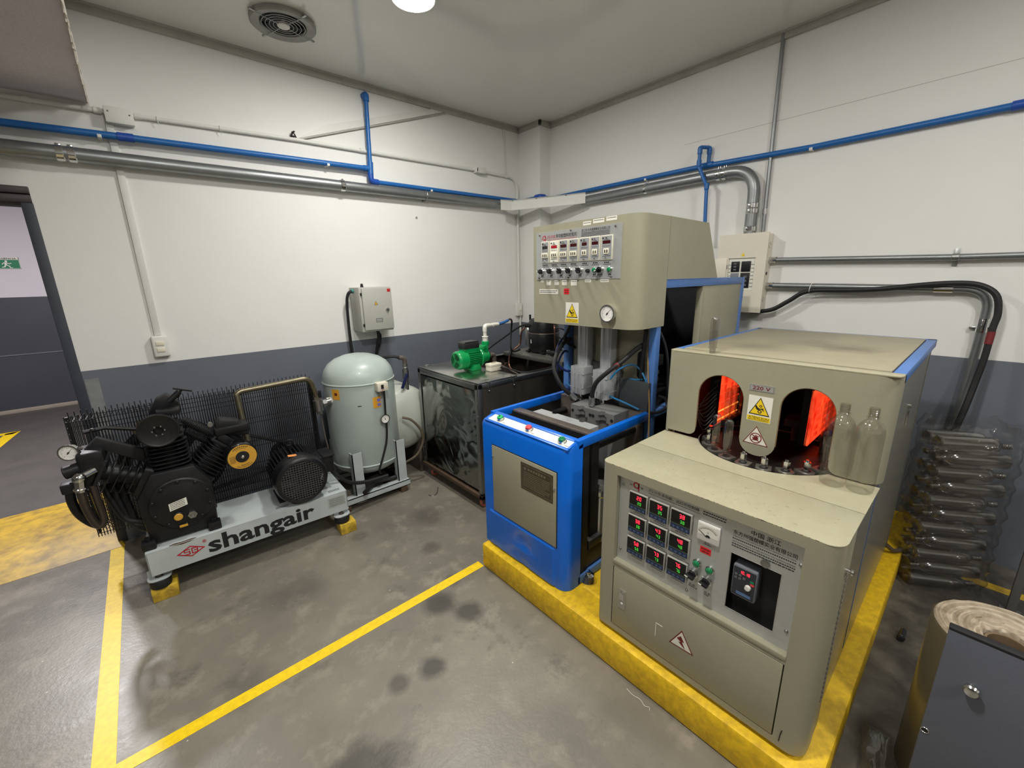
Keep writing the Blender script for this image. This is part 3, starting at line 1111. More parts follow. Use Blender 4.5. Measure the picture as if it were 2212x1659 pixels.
# ------------------------------------------------------------------ right wall
xb = 3.296
t = thing('blue_air_pipe', 'blue air pipe rising along the right wall past the pipe loop', 'pipe', (xb, 1.5, 2.33))
part('pipe', MB().tube([(3.152, 3.402, 2.367), (3.152, 3.134, 2.371)], rb, 14), BLUEPIPE, t)
part('elbow', MB().bend([(3.152, 3.19, 2.372), (3.152, 3.132, 2.372), (3.205, 3.12, 2.372)], 0.03, rb * 1.5, 14), BLUEFIT, t)
part('pipe', MB().tube([(3.17, 3.126, 2.371), (3.29, 3.122, 2.371)], rb, 14), BLUEPIPE, t)
part('pipe', MB().tube([(xb, 3.13, 2.369), (xb, 1.60, 2.369), (xb, 0.9, 2.346), (xb, -1.2, 2.346)], rb * 1.05, 14), BLUEPIPE, t)
part('coupling', MB().cyl((xb, 0.10, 2.346), (xb, 0.02, 2.346), rb * 1.35, seg=16), BLUEFIT, t)
for yy, z in ((2.05, 2.369), (0.905, 2.346)):
    q = MB()
    clip(q, (xb, yy, z), rb, 'y', 'B')
    part('pipe_clip', q, WHITEP, t)
t = thing('blue_pipe_loop', 'blue pipe loop and drop standing up from the right wall pipe', 'pipe', (3.25, 1.53, 1.86))
q = MB()
q.bend([(xb, 1.545, 2.37), (xb, 1.545, 2.486), (3.222, 1.579, 2.482), (3.222, 1.579, 2.357), (3.218, 1.507, 2.213), (3.218, 1.491, 1.857)], 0.012, 0.0125, 12, k=3)
part('pipe', q, BLUEPIPE, t)
q = MB()
for p, n in (((xb, 1.545, 2.478), (0, 0, -1)), ((3.222, 1.579, 2.474), (0, 0, -1)), ((3.222, 1.579, 2.362), (0, 0, 1)), ((3.218, 1.506, 2.196), (0, 0, 1))):
    p = Vector(p)
    q.cyl(p, p + Vector(n) * 0.035, 0.0165, seg=14)
    q.ball(p, 0.0168, 12)
part('elbow', q, BLUEPIPE, t, 'blue elbows')
part('tee', MB().cyl((xb, 1.51, 2.369), (xb, 1.60, 2.369), rb * 1.3, seg=14), BLUEPIPE, t)

xg = 3.276
t = thing('galvanised_pipe', 'thick galvanised conduit on the right wall bending down into the cream panel', 'pipe', (xg, 1.8, 1.86))
part('pipe', MB().bend([(xg, 2.70, 2.283), (xg, 1.206, 2.288), (xg, 1.203, 1.862)], 0.17, rg, 18, k=10), GALV, t)
for yy in (2.02, 1.44, 1.40):
    q = MB().lathe((xg, yy, 2.2855), (0, 1, 0), [(rg * 1.02, 0), (rg * 1.09, 0.003), (rg * 1.09, 0.022), (rg * 1.02, 0.025)], 18)
    for k in (0.004, 0.018):
        q.cyl((xg, yy + k, 2.285 + rg), (xg, yy + k, 2.285 + rg * 1.45), 0.003, seg=6)
    part('coupling', q, CHROME, t)
for z in (2.03, 1.995, 1.88):
    q = MB().lathe((xg, 1.203, z), (0, 0, 1), [(rg * 1.02, 0), (rg * 1.1, 0.003), (rg * 1.1, 0.029), (rg * 1.02, 0.032)], 18)
    q.box((xg - rg * 1.3, 1.205, z + 0.006), (xg - rg * 1.0, 1.215, z + 0.024), 0.001)
    part('coupling', q, CHROME, t)

t = thing('thin_conduit', 'thin steel conduit running from the ceiling down to the cream panel', 'conduit', (3.305, 1.13, 1.86))
part('pipe', MB().tube([(3.305, 1.146, 3.05), (3.305, 1.128, 1.862)], 0.0115, 12), GALV, t)
part('coupling', MB().cyl((3.305, 1.131, 2.02), (3.305, 1.130, 1.985), 0.0145, seg=14), CHROME, t)

PX = 3.222
t = thing('distribution_panel', 'cream electrical distribution panel on the right wall with breakers', 'electrical panel', (3.27, 1.216, 1.33))
q = MB().box((PX + 0.004, 1.060, 1.334), (XW, 1.372, 1.858), 0.006)
part('body', q, CREAM, t)
F = FX(PX + 0.004, 1.378, 1.330)
q = MB()
W_, H_ = 0.322, 0.534
hu0, hv0, hu1, hv1 = 0.080, 0.155, 0.256, 0.372
for a in ((0, 0, W_, hv0), (0, hv1, W_, H_), (0, hv0, hu0, hv1), (hu1, hv0, W_, hv1)):
    q.box((a[0], a[1], 0.0), (a[2], a[3], 0.012), 0.0, M=F)
part('front_cover', q, CREAM, t)
q = MB().rect(F, hu0 + 0.001, hv0 + 0.001, hu1 - 0.001, hv1 - 0.001, 0.004)
pf = part('breaker_plate', q, PAPER, t, 'white breaker plate')
q = MB()
for (a, b, c, e) in ((.100, .280, .155, .350), (.168, .280, .228, .350), (.168, .170, .228, .272)):
    q.box((a, b, 0.004), (c, e, 0.010), 0.001, M=F)
pieces('breaker', q, BLACK, pf)
q = MB().box((.100, .205, 0.004), (.155, .272, 0.008), 0.001, M=F)
part('breaker', q, mat('grey_breaker', (120, 124, 132), 0.4), pf, 'grey breaker')
q = MB()
for i in range(3):
    q.box((.118, .290 + .02 * i, 0.010), (.136, .300 + .02 * i, 0.0125), M=F)
    q.box((.190, .182 + .028 * i, 0.010), (.212, .196 + .028 * i, 0.0125), M=F)
pieces('toggle', q, GREYPR, pf)
q = MB()
for v0 in (0.175, 0.20, 0.225, 0.25, 0.275, 0.30, 0.325):
    q.scribble(F, .232, v0, .250, .004, t=0.0046)
    q.scribble(F, .084, v0, .096, .004, t=0.0046)
part('handwriting', q, BLKP, pf)
q = MB().box((-0.036, 0.160, 0.013), (0.070, 0.374, 0.017), 0.001, M=F)
part('open_cover', q, CREAM, t, 'cream breaker cover swung open')
for v0 in (0.20, 0.30):
    part('hinge', MB().cyl(F @ Vector((0.072, v0, 0.012)), F @ Vector((0.072, v0 + 0.03, 0.012)), 0.004, seg=8), STEEL, t)
q = MB().prism([(0.160, 0.384), (0.186, 0.384), (0.173, 0.408)], F, 0.012, 0.0126)
part('warning_triangle', q, YELS, t, 'small yellow warning triangle')
SI = Matrix(((1, 0, 0, 0), (0, 0, -1, 1.060), (0, 1, 0, 0), (0, 0, 0, 1)))
for z, r in ((1.78, 0.018), (1.42, 0.016)):
    part('knockout', MB().torus((3.262, 1.0595, z), (0, 1, 0), r, 0.0012, 20, 6), STEEL, t)
part('knockout_hole', MB().cyl((3.262, 1.0605, 1.595), (3.262, 1.0585, 1.595), 0.012, seg=14), BLACKM, t)

xc = 3.285
t = thing('steel_conduit', 'upper steel conduit leaving the cream panel to the right', 'conduit', (xc, 0.2, 1.65))
part('pipe', MB().tube([(xc, 1.060, 1.683), (xc, 0.17, 1.660), (xc, -1.3, 1.645)], 0.016, 14), GALV, t)
part('connector', MB().lathe((xc, 1.060, 1.683), (0, -1, 0), [(0.021, 0), (0.021, 0.012), (0.019, 0.014), (0.019, 0.045)], 16), CHROME, t)
q = MB().lathe((xc, 0.185, 1.660), (0, -1, 0), [(0.017, 0), (0.019, 0.002), (0.019, 0.028), (0.017, 0.03)], 14)
q.box((xc + 0.026, 0.160, 1.615), (XW, 0.180, 1.705), 0.001)
part('strap', q, STEEL, t)
t = thing('steel_conduit', 'lower steel conduit turning down the right wall behind the black cable', 'conduit', (xc, 0.4, 0.5))
part('pipe', MB().bend([(xc, 1.060, 1.514), (xc, 0.012, 1.494), (xc, 0.014, 1.2), (xc - 0.02, 0.03, 0.5)], 0.11, 0.019, 14, k=8), GALV, t)
part('connector', MB().lathe((xc, 1.060, 1.514), (0, -1, 0), [(0.022, 0), (0.022, 0.012), (0.0205, 0.014), (0.0205, 0.045)], 16), CHROME, t)
part('coupling', MB().cyl((xc, 0.225, 1.498), (xc, 0.150, 1.4966), 0.0225, seg=16), CHROME, t)
q = MB().cyl((xc, 0.014, 1.345), (xc, 0.014, 1.275), 0.0225, seg=16)
q.box((xc + 0.01, -0.03, 1.290), (XW, 0.06, 1.300), 0.001)
q.box((xc - 0.026, 0.008, 1.28), (xc - 0.02, 0.020, 1.34), 0.001)
part('coupling', q, CHROME, t)
t = thing('black_cable', 'thick black cable looping from the cream panel over the lower conduit', 'cable', (3.24, 0.4, 0.7))
part('sheath', MB().tube([(3.262, 1.13, 1.335), (3.255, 1.068, 1.338), (3.252, 0.985, 1.357), (3.252, 0.90, 1.414), (3.254, 0.80, 1.478), (3.256, 0.60, 1.486), (3.252, 0.448, 1.494), (3.246, 0.30, 1.513), (3.246, 0.17, 1.525),
                          (3.246, 0.065, 1.518), (3.240, -0.005, 1.470), (3.235, -0.028, 1.38), (3.228, -0.024, 1.30), (3.215, -0.022, 1.15), (3.20, -0.012, 1.01), (3.17, 0.0, 0.88), (3.15, 0.02, 0.72), (3.13, 0.05, 0.5)], 0.0145, 10, smooth=5), RUBBER, t)
part('red_tape', MB().cyl((3.2262, -0.0238, 1.285), (3.2195, -0.0225, 1.222), 0.0155, seg=14), DKRED, t, 'red tape band')
part('cable_tie', MB().torus((3.270, 0.79, 1.494), (0, 1, 0.1), 0.034, 0.002, 18, 6), WHITEP, t)

# ------------------------------------------------------------------ ceiling
VC = Vector((0.905, 2.965, ZC))
t = thing('ceiling_fan_vent', 'round extractor fan with wire guard in the ceiling', 'vent', VC)
q = MB().lathe(VC, (0, 0, -1), [(0.168, 0), (0.172, 0.006), (0.172, 0.020), (0.165, 0.027), (0.124, 0.020), (0.118, 0.012), (0.118, 0.002)], 36)
part('housing_ring', q, mat('vent_ring_grey', (150, 149, 142), 0.5, var=0.4, vscale=8), t)
part('duct', MB().lathe(VC, (0, 0, -1), [(0.117, 0.010), (0.117, 0.001), (0.0, 0.001)], 28), BLACKM, t)
for k, r in enumerate((0.112, 0.092, 0.072, 0.052)):
    part('guard_ring', MB().torus(VC + Vector((0, 0, -0.024)), (0, 0, 1), r, 0.0019, 32, 6), STEEL, t)
for a in (20, 110, 200, 290):
    e = Vector((math.cos(R_(a)), math.sin(R_(a)), 0))
    q = MB().tube([VC + e * 0.03 + Vector((0, 0, -0.024)), VC + e * 0.160 + Vector((0, 0, -0.029))], 0.0019, 6)
    q.box((-0.008, -0.006, -0.006), (0.026, 0.006, 0.004), 0.001, M=Matrix.Translation(VC + e * 0.172 + Vector((0, 0, -0.020))) @ Matrix.Rotation(R_(a), 4, 'Z'))
    part('guard_stay', q, STEEL, t)
for a in range(0, 360, 60):
    M = Matrix.Translation(VC + Vector((0, 0, -0.011))) @ Matrix.Rotation(R_(a), 4, 'Z') @ Matrix.Rotation(R_(12), 4, 'X')
    part('blade', MB().box((0.03, -0.022, -0.001), (0.110, 0.030, 0.001), M=M), DARKIN, t)
part('hub', MB().lathe(VC, (0, 0, -1), [(0.0, 0.030), (0.030, 0.028), (0.034, 0.024), (0.034, 0.004)], 24), WHITEP, t)

for ln, LC in enumerate([Vector(LAMPS[0][0])]):
  if True:
    t = thing('downlight', ('round lit ceiling lamp at the top edge of the picture',)[ln], 'lamp', LC)
    part('rim', MB().lathe(LC, (0, 0, -1), [(0.122, 0), (0.124, 0.008), (0.118, 0.014), (0.112, 0.014), (0.112, 0.004)], 36), WHITEP, t)
    part('diffuser', MB().lathe(LC, (0, 0, -1), [(0.112, 0.004), (0.112, 0.012), (0.0, 0.013)], 36), LAMPD, t, 'glowing white diffuser')

# ------------------------------------------------------------------ grey control box on the left wall
t = thing('control_box', 'grey wall control box with lock and warning triangle above the air tank', 'control box', (1.42, 3.35, 1.205))
part('body', MB().box((1.288, 3.255, 1.205), (1.552, YW, 1.552), 0.006), BOXG, t)
F = FY(1.288, 3.255, 1.205)
dr = part('door', MB().box((0.018, 0.014, 0.002), (0.262, 0.338, 0.016), 0.003, M=F), BOXG, t)
T = F @ Matrix.Translation((0, 0, 0.016))
for v0 in (0.045, 0.285):
    part('hinge', MB().box((0.008, v0, 0.0), (0.024, v0 + 0.022, 0.012), 0.002, M=F), BLACK, t)
q = MB().lathe(T @ Vector((0.215, 0.168, 0)), (0, -1, 0), [(0.016, 0), (0.016, 0.004), (0.012, 0.010), (0, 0.011)], 20)
q.box((0.212, 0.158, 0.008), (0.218, 0.178, 0.016), 0.001, M=T)
part('lock', q, CHROME, dr, 'chrome lock')
part('warning_triangle', MB().prism([(0.108, 0.208), (0.140, 0.208), (0.124, 0.238)], T, 0, 0.0004), BLKP, dr)
part('triangle_field', MB().prism([(0.112, 0.2105), (0.136, 0.2105), (0.124, 0.233)], T, 0, 0.0007), ORANGES, dr)
part('lightning_mark', MB().prism([(0.1225, 0.226), (0.1265, 0.2215), (0.1245, 0.2205), (0.1275, 0.214), (0.122, 0.219), (0.1242, 0.2200)], T, 0, 0.001), BLKP, dr)
part('red_label', MB().rect(T, 0.225, 0.308, 0.252, 0.332, 0.0006), REDL, dr, 'small red label')
q = MB()
for v0 in (0.324, 0.313):
    q.scribble(T, 0.229, v0, 0.249, 0.004, t=0.001)
part('label_print', q, BLKP, dr)
part('rating_plate', MB().rect(T, 0.112, 0.072, 0.168, 0.104, 0.0006), GREYPR, dr)
q = MB()
for i in range(4):
    q.scribble(T, 0.117, 0.078 + 0.006 * i, 0.163, 0.002, t=0.001)
part('plate_print', q, PAPER, dr)
part('gland', MB().cyl((1.36, 3.36, 1.552), (1.36, 3.36, 1.580), 0.013, 0.009, 14), BLACK, t)
part('gland', MB().cyl((1.276, 3.37, 1.522), (1.290, 3.37, 1.526), 0.017, seg=14), TEAL, t, 'teal cable gland')
part('gland', MB().cyl((1.452, 3.35, 1.185), (1.452, 3.35, 1.206), 0.014, seg=14), BLACK, t)
t = thing('black_cable', 'black cable from the teal gland of the grey control box down behind the tank', 'cable', (1.24, 3.38, 0.6))
part('sheath', MB().tube([(1.282, 3.37, 1.524), (1.255, 3.375, 1.510), (1.238, 3.385, 1.45), (1.236, 3.40, 1.30), (1.240, 3.41, 1.10), (1.250, 3.41, 0.85), (1.25, 3.41, 0.5)], 0.0115, 10, smooth=5), RUBBER, t)
t = thing('black_cable', 'pair of black cables hanging from under the grey control box', 'cable', (1.45, 3.37, 0.7))
part('sheath', MB().tube([(1.452, 3.35, 1.188), (1.455, 3.355, 1.14), (1.448, 3.38, 1.07), (1.436, 3.40, 0.95), (1.43, 3.41, 0.70)], 0.012, 10, smooth=5), RUBBER, t)
part('sheath', MB().tube([(1.456, 3.352, 1.188), (1.478, 3.36, 1.155), (1.474, 3.38, 1.08), (1.445, 3.40, 0.98), (1.436, 3.41, 0.72)], 0.007, 8, smooth=5), RUBBER, t)

# ================================================================== air compressor (own axes: x along its base, y away, z up)
RZC = -0.0401
CO = Vector((-0.205, 2.61, 0))
comp = thing('air_compressor', 'black three cylinder air compressor on a pale grey lettered base', 'compressor', CO, RZC)
L = dict(local=True)

# base: folded sheet channel
q = MB()
q.box((0.0, 0.0, 0.150), (1.0, 0.006, 0.283), 0.0)
q.box((0.0, 0.0, 0.279), (1.0, 0.365, 0.285), 0.002)
q.box((0.0, 0.359, 0.150), (1.0, 0.365, 0.283))
q.box((0.994, 0.0, 0.165), (1.0, 0.13, 0.283))
q.box((0.0, 0.0, 0.150), (0.006, 0.365, 0.283))
base = part('base_frame', q, FRAMEP, comp, 'pale grey base frame', **L)
FB = FY(0, -0.0005, 0)
q = MB()
q.text(FB, 'shangair', 0.128, 0.250, 0.178, w=0.545, bold=0.0036)
part('lettering', q, BLKP, base, 'black lettering shangair', **L)
q = MB()
cx, cy, a, b = 0.178, 0.222, 0.062, 0.032
dia = lambda k: [(cx - a * k, cy), (cx, cy - b * k), (cx + a * k, cy), (cx, cy + b * k)]
o_, i_ = dia(1.0), dia(0.80)
for k in range(4):
    q.prism([o_[k], o_[(k + 1) % 4], i_[(k + 1) % 4], i_[k]], FB, 0, 0.0006)
Tl = FB @ Matrix.Translation((cx, cy, 0))
for (u0, v0, u1, v1) in ((-.030, .011, -.004, .016), (-.030, 0, -.025, .016), (-.030, -.002, -.004, .003), (-.009, -.016, -.004, .003), (-.034, -.016, -.004, -.011),
                         (.002, -.016, .030, -.011), (.002, .011, .026, .016), (.012, -.002, .028, .003), (.025, -.016, .030, .016), (.002, -.016, .007, .016)):
    q.rect(Tl, u0, v0, u1, v1, 0.0006)
q.text(FB, '®', 0.024, 0.232, 0.246, bold=0.0004)
part('emblem', q, REDP, base, 'red diamond emblem', **L)
q = MB()
q.rect(FY(0, -0.0004, 0), 0.880, 0.196, 0.985, 0.262, 0.0006)
part('rating_plate', q, mat('worn_plate', (168, 174, 166), 0.5, var=0.4, vscale=40), base, None, **L)
q = MB()
for i in range(5):
    q.scribble(FY(0, -0.0012, 0), 0.888, 0.206 + i * 0.011, 0.978, 0.003)
part('plate_print', q, GREYPR, base, **L)
q = MB()
for (x, yy) in ((0.60, 0.04), (0.60, 0.055), (0.90, 0.04), (0.90, 0.055)):
    q.box((x, yy, 0.2845), (x + 0.07, yy + 0.005, 0.2856))
pieces('slot', q, BLACKM, base, **L)
q = MB().prism([(0.10, 0.002), (0.205, 0.002), (0.215, 0.008), (0.19, 0.016), (0.15, 0.012), (0.12, 0.018), (0.095, 0.010)], FZ(0, 0, 0.2845), 0, 0.0009)
q.prism([(0.11, 0.284), (0.20, 0.284), (0.185, 0.279), (0.15, 0.276), (0.13, 0.280)], FY(0, -0.0003, 0), 0, 0.0006)
part('rust_stain', q, RUST, base, **L)
# mounts with rubber feet
for (x, yy) in ((0.03, 0.035), (0.955, 0.02), (0.05, 0.34), (0.93, 0.34)):
    q = MB()
    zt = 0.125
    q.prism(rrect(x - 0.05, yy - 0.045, x + 0.05, yy + 0.05, 0.035), FZ(0, 0, 0), zt - 0.005, zt)
    q.box((x - 0.045, yy + 0.0, zt - 0.004), (x + 0.045, yy + 0.006, 0.165))
    ft = part('mount_tab', q, FRAMEP, comp, **L)
    part('rubber_foot', MB().lathe((x, yy - 0.005, 0.072), (0, 0, 1), [(0.0, 0), (0.043, 0), (0.046, 0.010), (0.046, 0.040), (0.042, 0.048), (0, 0.048)], 24), RUBBER, ft, **L)
    q = MB().cyl((x, yy - 0.005, zt), (x, yy - 0.005, zt + 0.035), 0.006, seg=10)
    q.cyl((x, yy - 0.005, zt), (x, yy - 0.005, zt + 0.012), 0.012, seg=6)
    q.cyl((x, yy - 0.005, zt), (x, yy - 0.005, zt + 0.003), 0.017, seg=14)
    part('mount_bolt', q, DSTEEL, ft, **L)

# crankcase with round cover
FC = FY(0, 0.05, 0)
q = MB().prism([(0.03, 0.300), (0.318, 0.300), (0.330, 0.560), (0.268, 0.672), (0.090, 0.676), (0.014, 0.548)], FC, -0.27, 0, bev=0.010)
cc = part('crankcase', q, BLACK, comp, **L)
q = MB().lathe((0.186, 0.052, 0.487), (0, -1, 0), [(0.138, 0), (0.138, 0.010), (0.131, 0.016), (0.112, 0.017), (0.102, 0.022), (0.0, 0.024)], 40)
part('round_cover', q, BLACK, cc, 'round black crankcase cover', **L)
q = MB()
for i in range(10):
    t_ = R_(36 * i + 18)
    screw(q, FY(0.186, 0.036, 0.487), 0.121 * math.cos(t_), 0.121 * math.sin(t_), 0.009, 0, 0.007)
pieces('cover_bolt', q, BLACK, cc, **L)
FL = FY(0, 0.0275, 0)
q = MB().prism([(0.132, 0.462), (0.208, 0.477), (0.208, 0.518), (0.132, 0.503)], FL, 0, 0.0008)
lb = part('label_plate', q, PAPER, cc, 'white label', **L)
q = MB()
for i in range(4):
    M = FL @ Matrix.Translation((0.138, 0.470 + 0.009 * i, 0.0008)) @ Matrix.Rotation(R_(11), 4, 'Z')
    q.scribble(M, 0, 0, 0.062, 0.003)
part('label_print', q, BLKP, lb, **L)
q = MB().lathe((0.160, 0.030, 0.424), (0, -1, 0), [(0.024, 0), (0.024, 0.010), (0.020, 0.014), (0, 0.014)], 20)
sg = part('oil_sight_boss', q, BLACK, cc, **L)
part('oil_sight_glass', MB().lathe((0.160, 0.0158, 0.424), (0, -1, 0), [(0.019, 0), (0.017, 0.002), (0, 0.0026)], 20), GOLD, sg, 'orange oil sight glass', **L)
part('oil_port', MB().lathe((0.218, 0.030, 0.414), (0, -1, 0), [(0.021, 0), (0.021, 0.012), (0.011, 0.012), (0.010, 0.002), (0, 0.002)], 6), STEEL, cc, 'open steel oil port', **L)
part('orange_tag', MB().box((0.155, 0.026, 0.357), (0.190, 0.030, 0.370), 0.001), GOLD, cc, 'orange tag', **L)
q = MB()
for (x, yy) in ((0.02, 0.02), (0.300, 0.02), (0.02, 0.30), (0.300, 0.30)):
    q = MB().box((x - 0.030, yy, 0.285), (x + 0.030, yy + 0.06, 0.330), 0.008)
    q.cyl((x, yy + 0.025, 0.33), (x, yy + 0.025, 0.350), 0.012, seg=6)
    part('crankcase_foot', q, BLACK, cc, **L)


def cylinder(parent, base_pt, d, n, rfin, name, fin0=0.02, pitch=0.021, core=0.74):
    """Finned compressor cylinder along d from base_pt, with a squared head block on top."""
    d = Vector(d).normalized()
    u = Vector((0, 1, 0))
    w = d.cross(u).normalized()
    M = Matrix((( w.x, u.x, d.x, base_pt[0]), (w.y, u.y, d.y, base_pt[1]), (w.z, u.z, d.z, base_pt[2]), (0, 0, 0, 1)))
    hf = fin0 + n * pitch
    q = MB().prism(rrect(-0.078, -0.078, 0.078, 0.078, 0.02), M, -0.03, 0.006)
    q.lathe(M @ Vector((0, 0, 0)), d, [(rfin * core, 0), (rfin * core, hf)], 28)
    c = part(name, q, BLACK, parent, **L)
    for i in range(n):
        q = MB().prism(rrect(-rfin, -rfin, rfin, rfin, rfin * 0.5, 5), M, fin0 + i * pitch, fin0 + i * pitch + 0.0048, bev=0.0012)
        part('cooling_fin', q, BLACK, c, **L)
    return c, M, hf


ccz = Vector((0.183, 0.15, 0.50))
c1, M1, h1 = cylinder(comp, (0.178, 0.15, 0.668), (-0.02, 0, 1), 7, 0.088, 'cylinder')
c2, M2, h2 = cylinder(comp, (0.290, 0.17, 0.605), (0.74, 0, 0.67), 7, 0.080, 'cylinder')
c3, M3, h3 = cylinder(comp, (0.048, 0.15, 0.640), (-0.87, 0, 0.49), 4, 0.080, 'cylinder', 0.028, 0.031, 0.55)
for (c, M, h) in ((c1, M1, h1), (c2, M2, h2), (c3, M3, h3)):
    q = MB().box((-0.082, -0.082, h), (0.082, 0.082, h + 0.016), 0.004, M=M)
    q.box((-0.070, -0.070, h + 0.016), (0.070, 0.070, h + 0.062), 0.010, M=M)
    for k in (-0.045, 0.0, 0.045):
        q.box((-0.066, k - 0.006, h + 0.060), (0.066, k + 0.006, h + 0.076), 0.003, M=M)
    hd = part('head', q, BLACK, c, **L)
    q = MB()
    for a in (-1, 1):
        for b in (-1, 1):
            q.cyl(M @ Vector((a * 0.070, b * 0.070, h + 0.014)), M @ Vector((a * 0.070, b * 0.070, h + 0.030)), 0.010, seg=6)
    pieces('head_bolt', q, BLACK, c, **L)
# unloader and ports on the middle head
q = MB().box((0.165, 0.08, 0.955), (0.262, 0.19, 0.985), 0.006)
q.prism([(0.130, 0.955), (0.268, 0.955), (0.262, 1.000), (0.220, 1.050), (0.175, 1.030)], FY(0, 0.16, 0), -0.07, 0, bev=0.006)
q.cyl((0.225, 0.12, 1.02), (0.275, 0.12, 1.062), 0.014, seg=10)
part('unloader_valve', q, BLACK, comp, **L)
q = MB().box((-0.035, -0.009, -0.004), (0.045, 0.009, 0.004), 0.001, M=Matrix.Translation((0.285, 0.12, 1.072)) @ Matrix.Rotation(R_(20), 4, 'Y'))
q.cyl((0.262, 0.12, 1.03), (0.285, 0.12, 1.072), 0.006, seg=8)
part('unloader_lever', q, BLACK, comp, **L)
# air filter cans: the middle one lost its cover, the right one carries a gold label
q = MB().lathe((0.164, 0.075, 0.905), (0, -1, 0), [(0.060, 0), (0.070, 0.035), (0.083, 0.060), (0.083, 0.070), (0.078, 0.071), (0.070, 0.066), (0.020, 0.062), (0.019, 0.045), (0.0, 0.045)], 36)
f1 = part('air_filter', q, BLACK, comp, 'open black air filter housing', **L)
q = MB()
for i in range(6):
    t_ = R_(60 * i)
    q.box((-0.003, -0.005, 0), (0.003, 0.003, 0.004), M=Matrix.Translation((0.164 + 0.024 * math.cos(t_), 0.012, 0.905 + 0.024 * math.sin(t_))) @ Matrix.Rotation(R_(90), 4, 'X'))
pieces('filter_stud', q, STEEL, f1, **L)
FCN = Vector((0.482, -0.004, 0.676))
fa = Vector((0.08, -1, -0.06)).normalized()
q = MB().lathe(FCN - fa * 0.088, fa, [(0.0, 0), (0.066, 0.0), (0.076, 0.012), (0.078, 0.070), (0.074, 0.084), (0.066, 0.088), (0.0, 0.088)], 36)
f2 = part('air_filter', q, mat('gloss_black', (18, 18, 20), 0.18, coat=0.5), comp, 'glossy black air filter can', **L)
uu, ww, dd = axes_from(fa)
FG = Matrix(((-uu.x, ww.x, fa.x, FCN.x), (-uu.y, ww.y, fa.y, FCN.y), (-uu.z, ww.z, fa.z, FCN.z), (0, 0, 0, 1)))
if (FG.to_3x3() @ Vector((0, 1, 0))).z < 0:
    FG = FG @ Matrix.Rotation(PI, 4, 'Z')
if (FG.to_3x3() @ Vector((1, 0, 0))).x < 0:
    FG = FG @ Matrix.Diagonal((-1, 1, 1, 1))
q = MB().lathe(FCN, fa, [(0.069, 0), (0.069, 0.0015), (0.033, 0.0015), (0.033, 0)], 40)
gl = part('gold_label', q, GOLD, f2, 'round gold label', **L)
q = MB()
for (r, a0, a1, n, hh) in ((0.060, 62, 128, 9, 0.006), (0.050, 70, 120, 6, 0.004), (0.060, -120, -50, 14, 0.004), (0.050, -100, -60, 6, 0.005)):
    for i in range(n):
        t_ = R_(a0 + (a1 - a0) * i / (n - 1))
        M = FG @ Matrix.Translation((r * math.cos(t_), r * math.sin(t_), 0.0016)) @ Matrix.Rotation(t_ - PI / 2, 4, 'Z')
        q.rect(M, -hh * 0.4, -hh * 0.5, hh * 0.4, hh * 0.5, 0.0004)
for i in range(7):
    q.scribble(FG @ Matrix.Translation((-0.060, -0.026 + 0.006 * i, 0.0016)), 0, 0, 0.026, 0.0022)
part('label_print', q, BLKP, gl, **L)
q = MB().lathe(FCN, fa, [(0.033, 0.0), (0.031, 0.003), (0.0, 0.003)], 30)
part('filter_cap', q, BLACKM, f2, **L)
q = MB().lathe(FCN + fa * 0.003, fa, [(0.010, 0), (0.010, 0.003), (0.006, 0.008), (0.0, 0.009)], 10)
part('wing_nut', q, CHROME, f2, **L)
q = MB().box((0.385, 0.09, 0.790), (0.545, 0.20, 0.835), 0.01)
q.prism([(0.385, 0.80), (0.54, 0.76), (0.55, 0.80), (0.50, 0.855), (0.42, 0.880), (0.395, 0.86)], FY(0, 0.10, 0), -0.08, 0, bev=0.006)
part('head_cover', q, BLACK, comp, **L)
part('head_plug', MB().cyl((0.372, 0.08, 0.872), (0.372, 0.055, 0.872), 0.012, seg=10), STEEL, comp, **L)
# left head fittings
q = MB().box((-0.150, 0.07, 0.735), (-0.055, 0.23, 0.845), 0.012)
part('left_head_block', q, BLACK, comp, **L)
q = MB().cyl((-0.06, 0.11, 0.785), (-0.200, 0.10, 0.762), 0.030, 0.030, 20)
q.torus((-0.198, 0.10, 0.7625), (1, 0, 0.16), 0.027, 0.004, 20, 6)
part('intake_stub', q, BLACK, comp, 'black intake stub pipe', **L)
q = MB().ball((-0.150, 0.045, 0.740), 0.026, 14)
q.cyl((-0.150, 0.045, 0.740), (-0.158, 0.045, 0.675), 0.022, seg=8)
q.cyl((-0.100, 0.08, 0.752), (-0.150, 0.045, 0.742), 0.018, seg=14)
q.torus((-0.156, 0.045, 0.690), (0.12, 0, 1), 0.022, 0.005, 18, 6)
part('union_elbow', q, CHROME, comp, 'bright union elbow', **L)
part('delivery_tube', MB().tube([(-0.158, 0.045, 0.68), (-0.160, 0.055, 0.60), (-0.150, 0.06, 0.52), (-0.135, 0.065, 0.475), (-0.115, 0.07, 0.50), (-0.118, 0.075, 0.60), (-0.122, 0.08, 0.68)], 0.016, 10, smooth=5), mat('heat_browned_tube', (84, 76, 70), 0.35, 0.7, var=0.4, vscale=12), comp, **L)
part('delivery_tube', MB().tube([(-0.195, 0.09, 0.70), (-0.205, 0.10, 0.62), (-0.195, 0.11, 0.54), (-0.160, 0.12, 0.47), (-0.130, 0.13, 0.45)], 0.018, 10, smooth=5), BLACK, comp, **L)
part('tube_clamp', MB().box((-0.225, 0.07, 0.665), (-0.165, 0.13, 0.715), 0.008), BLACK, comp, **L)
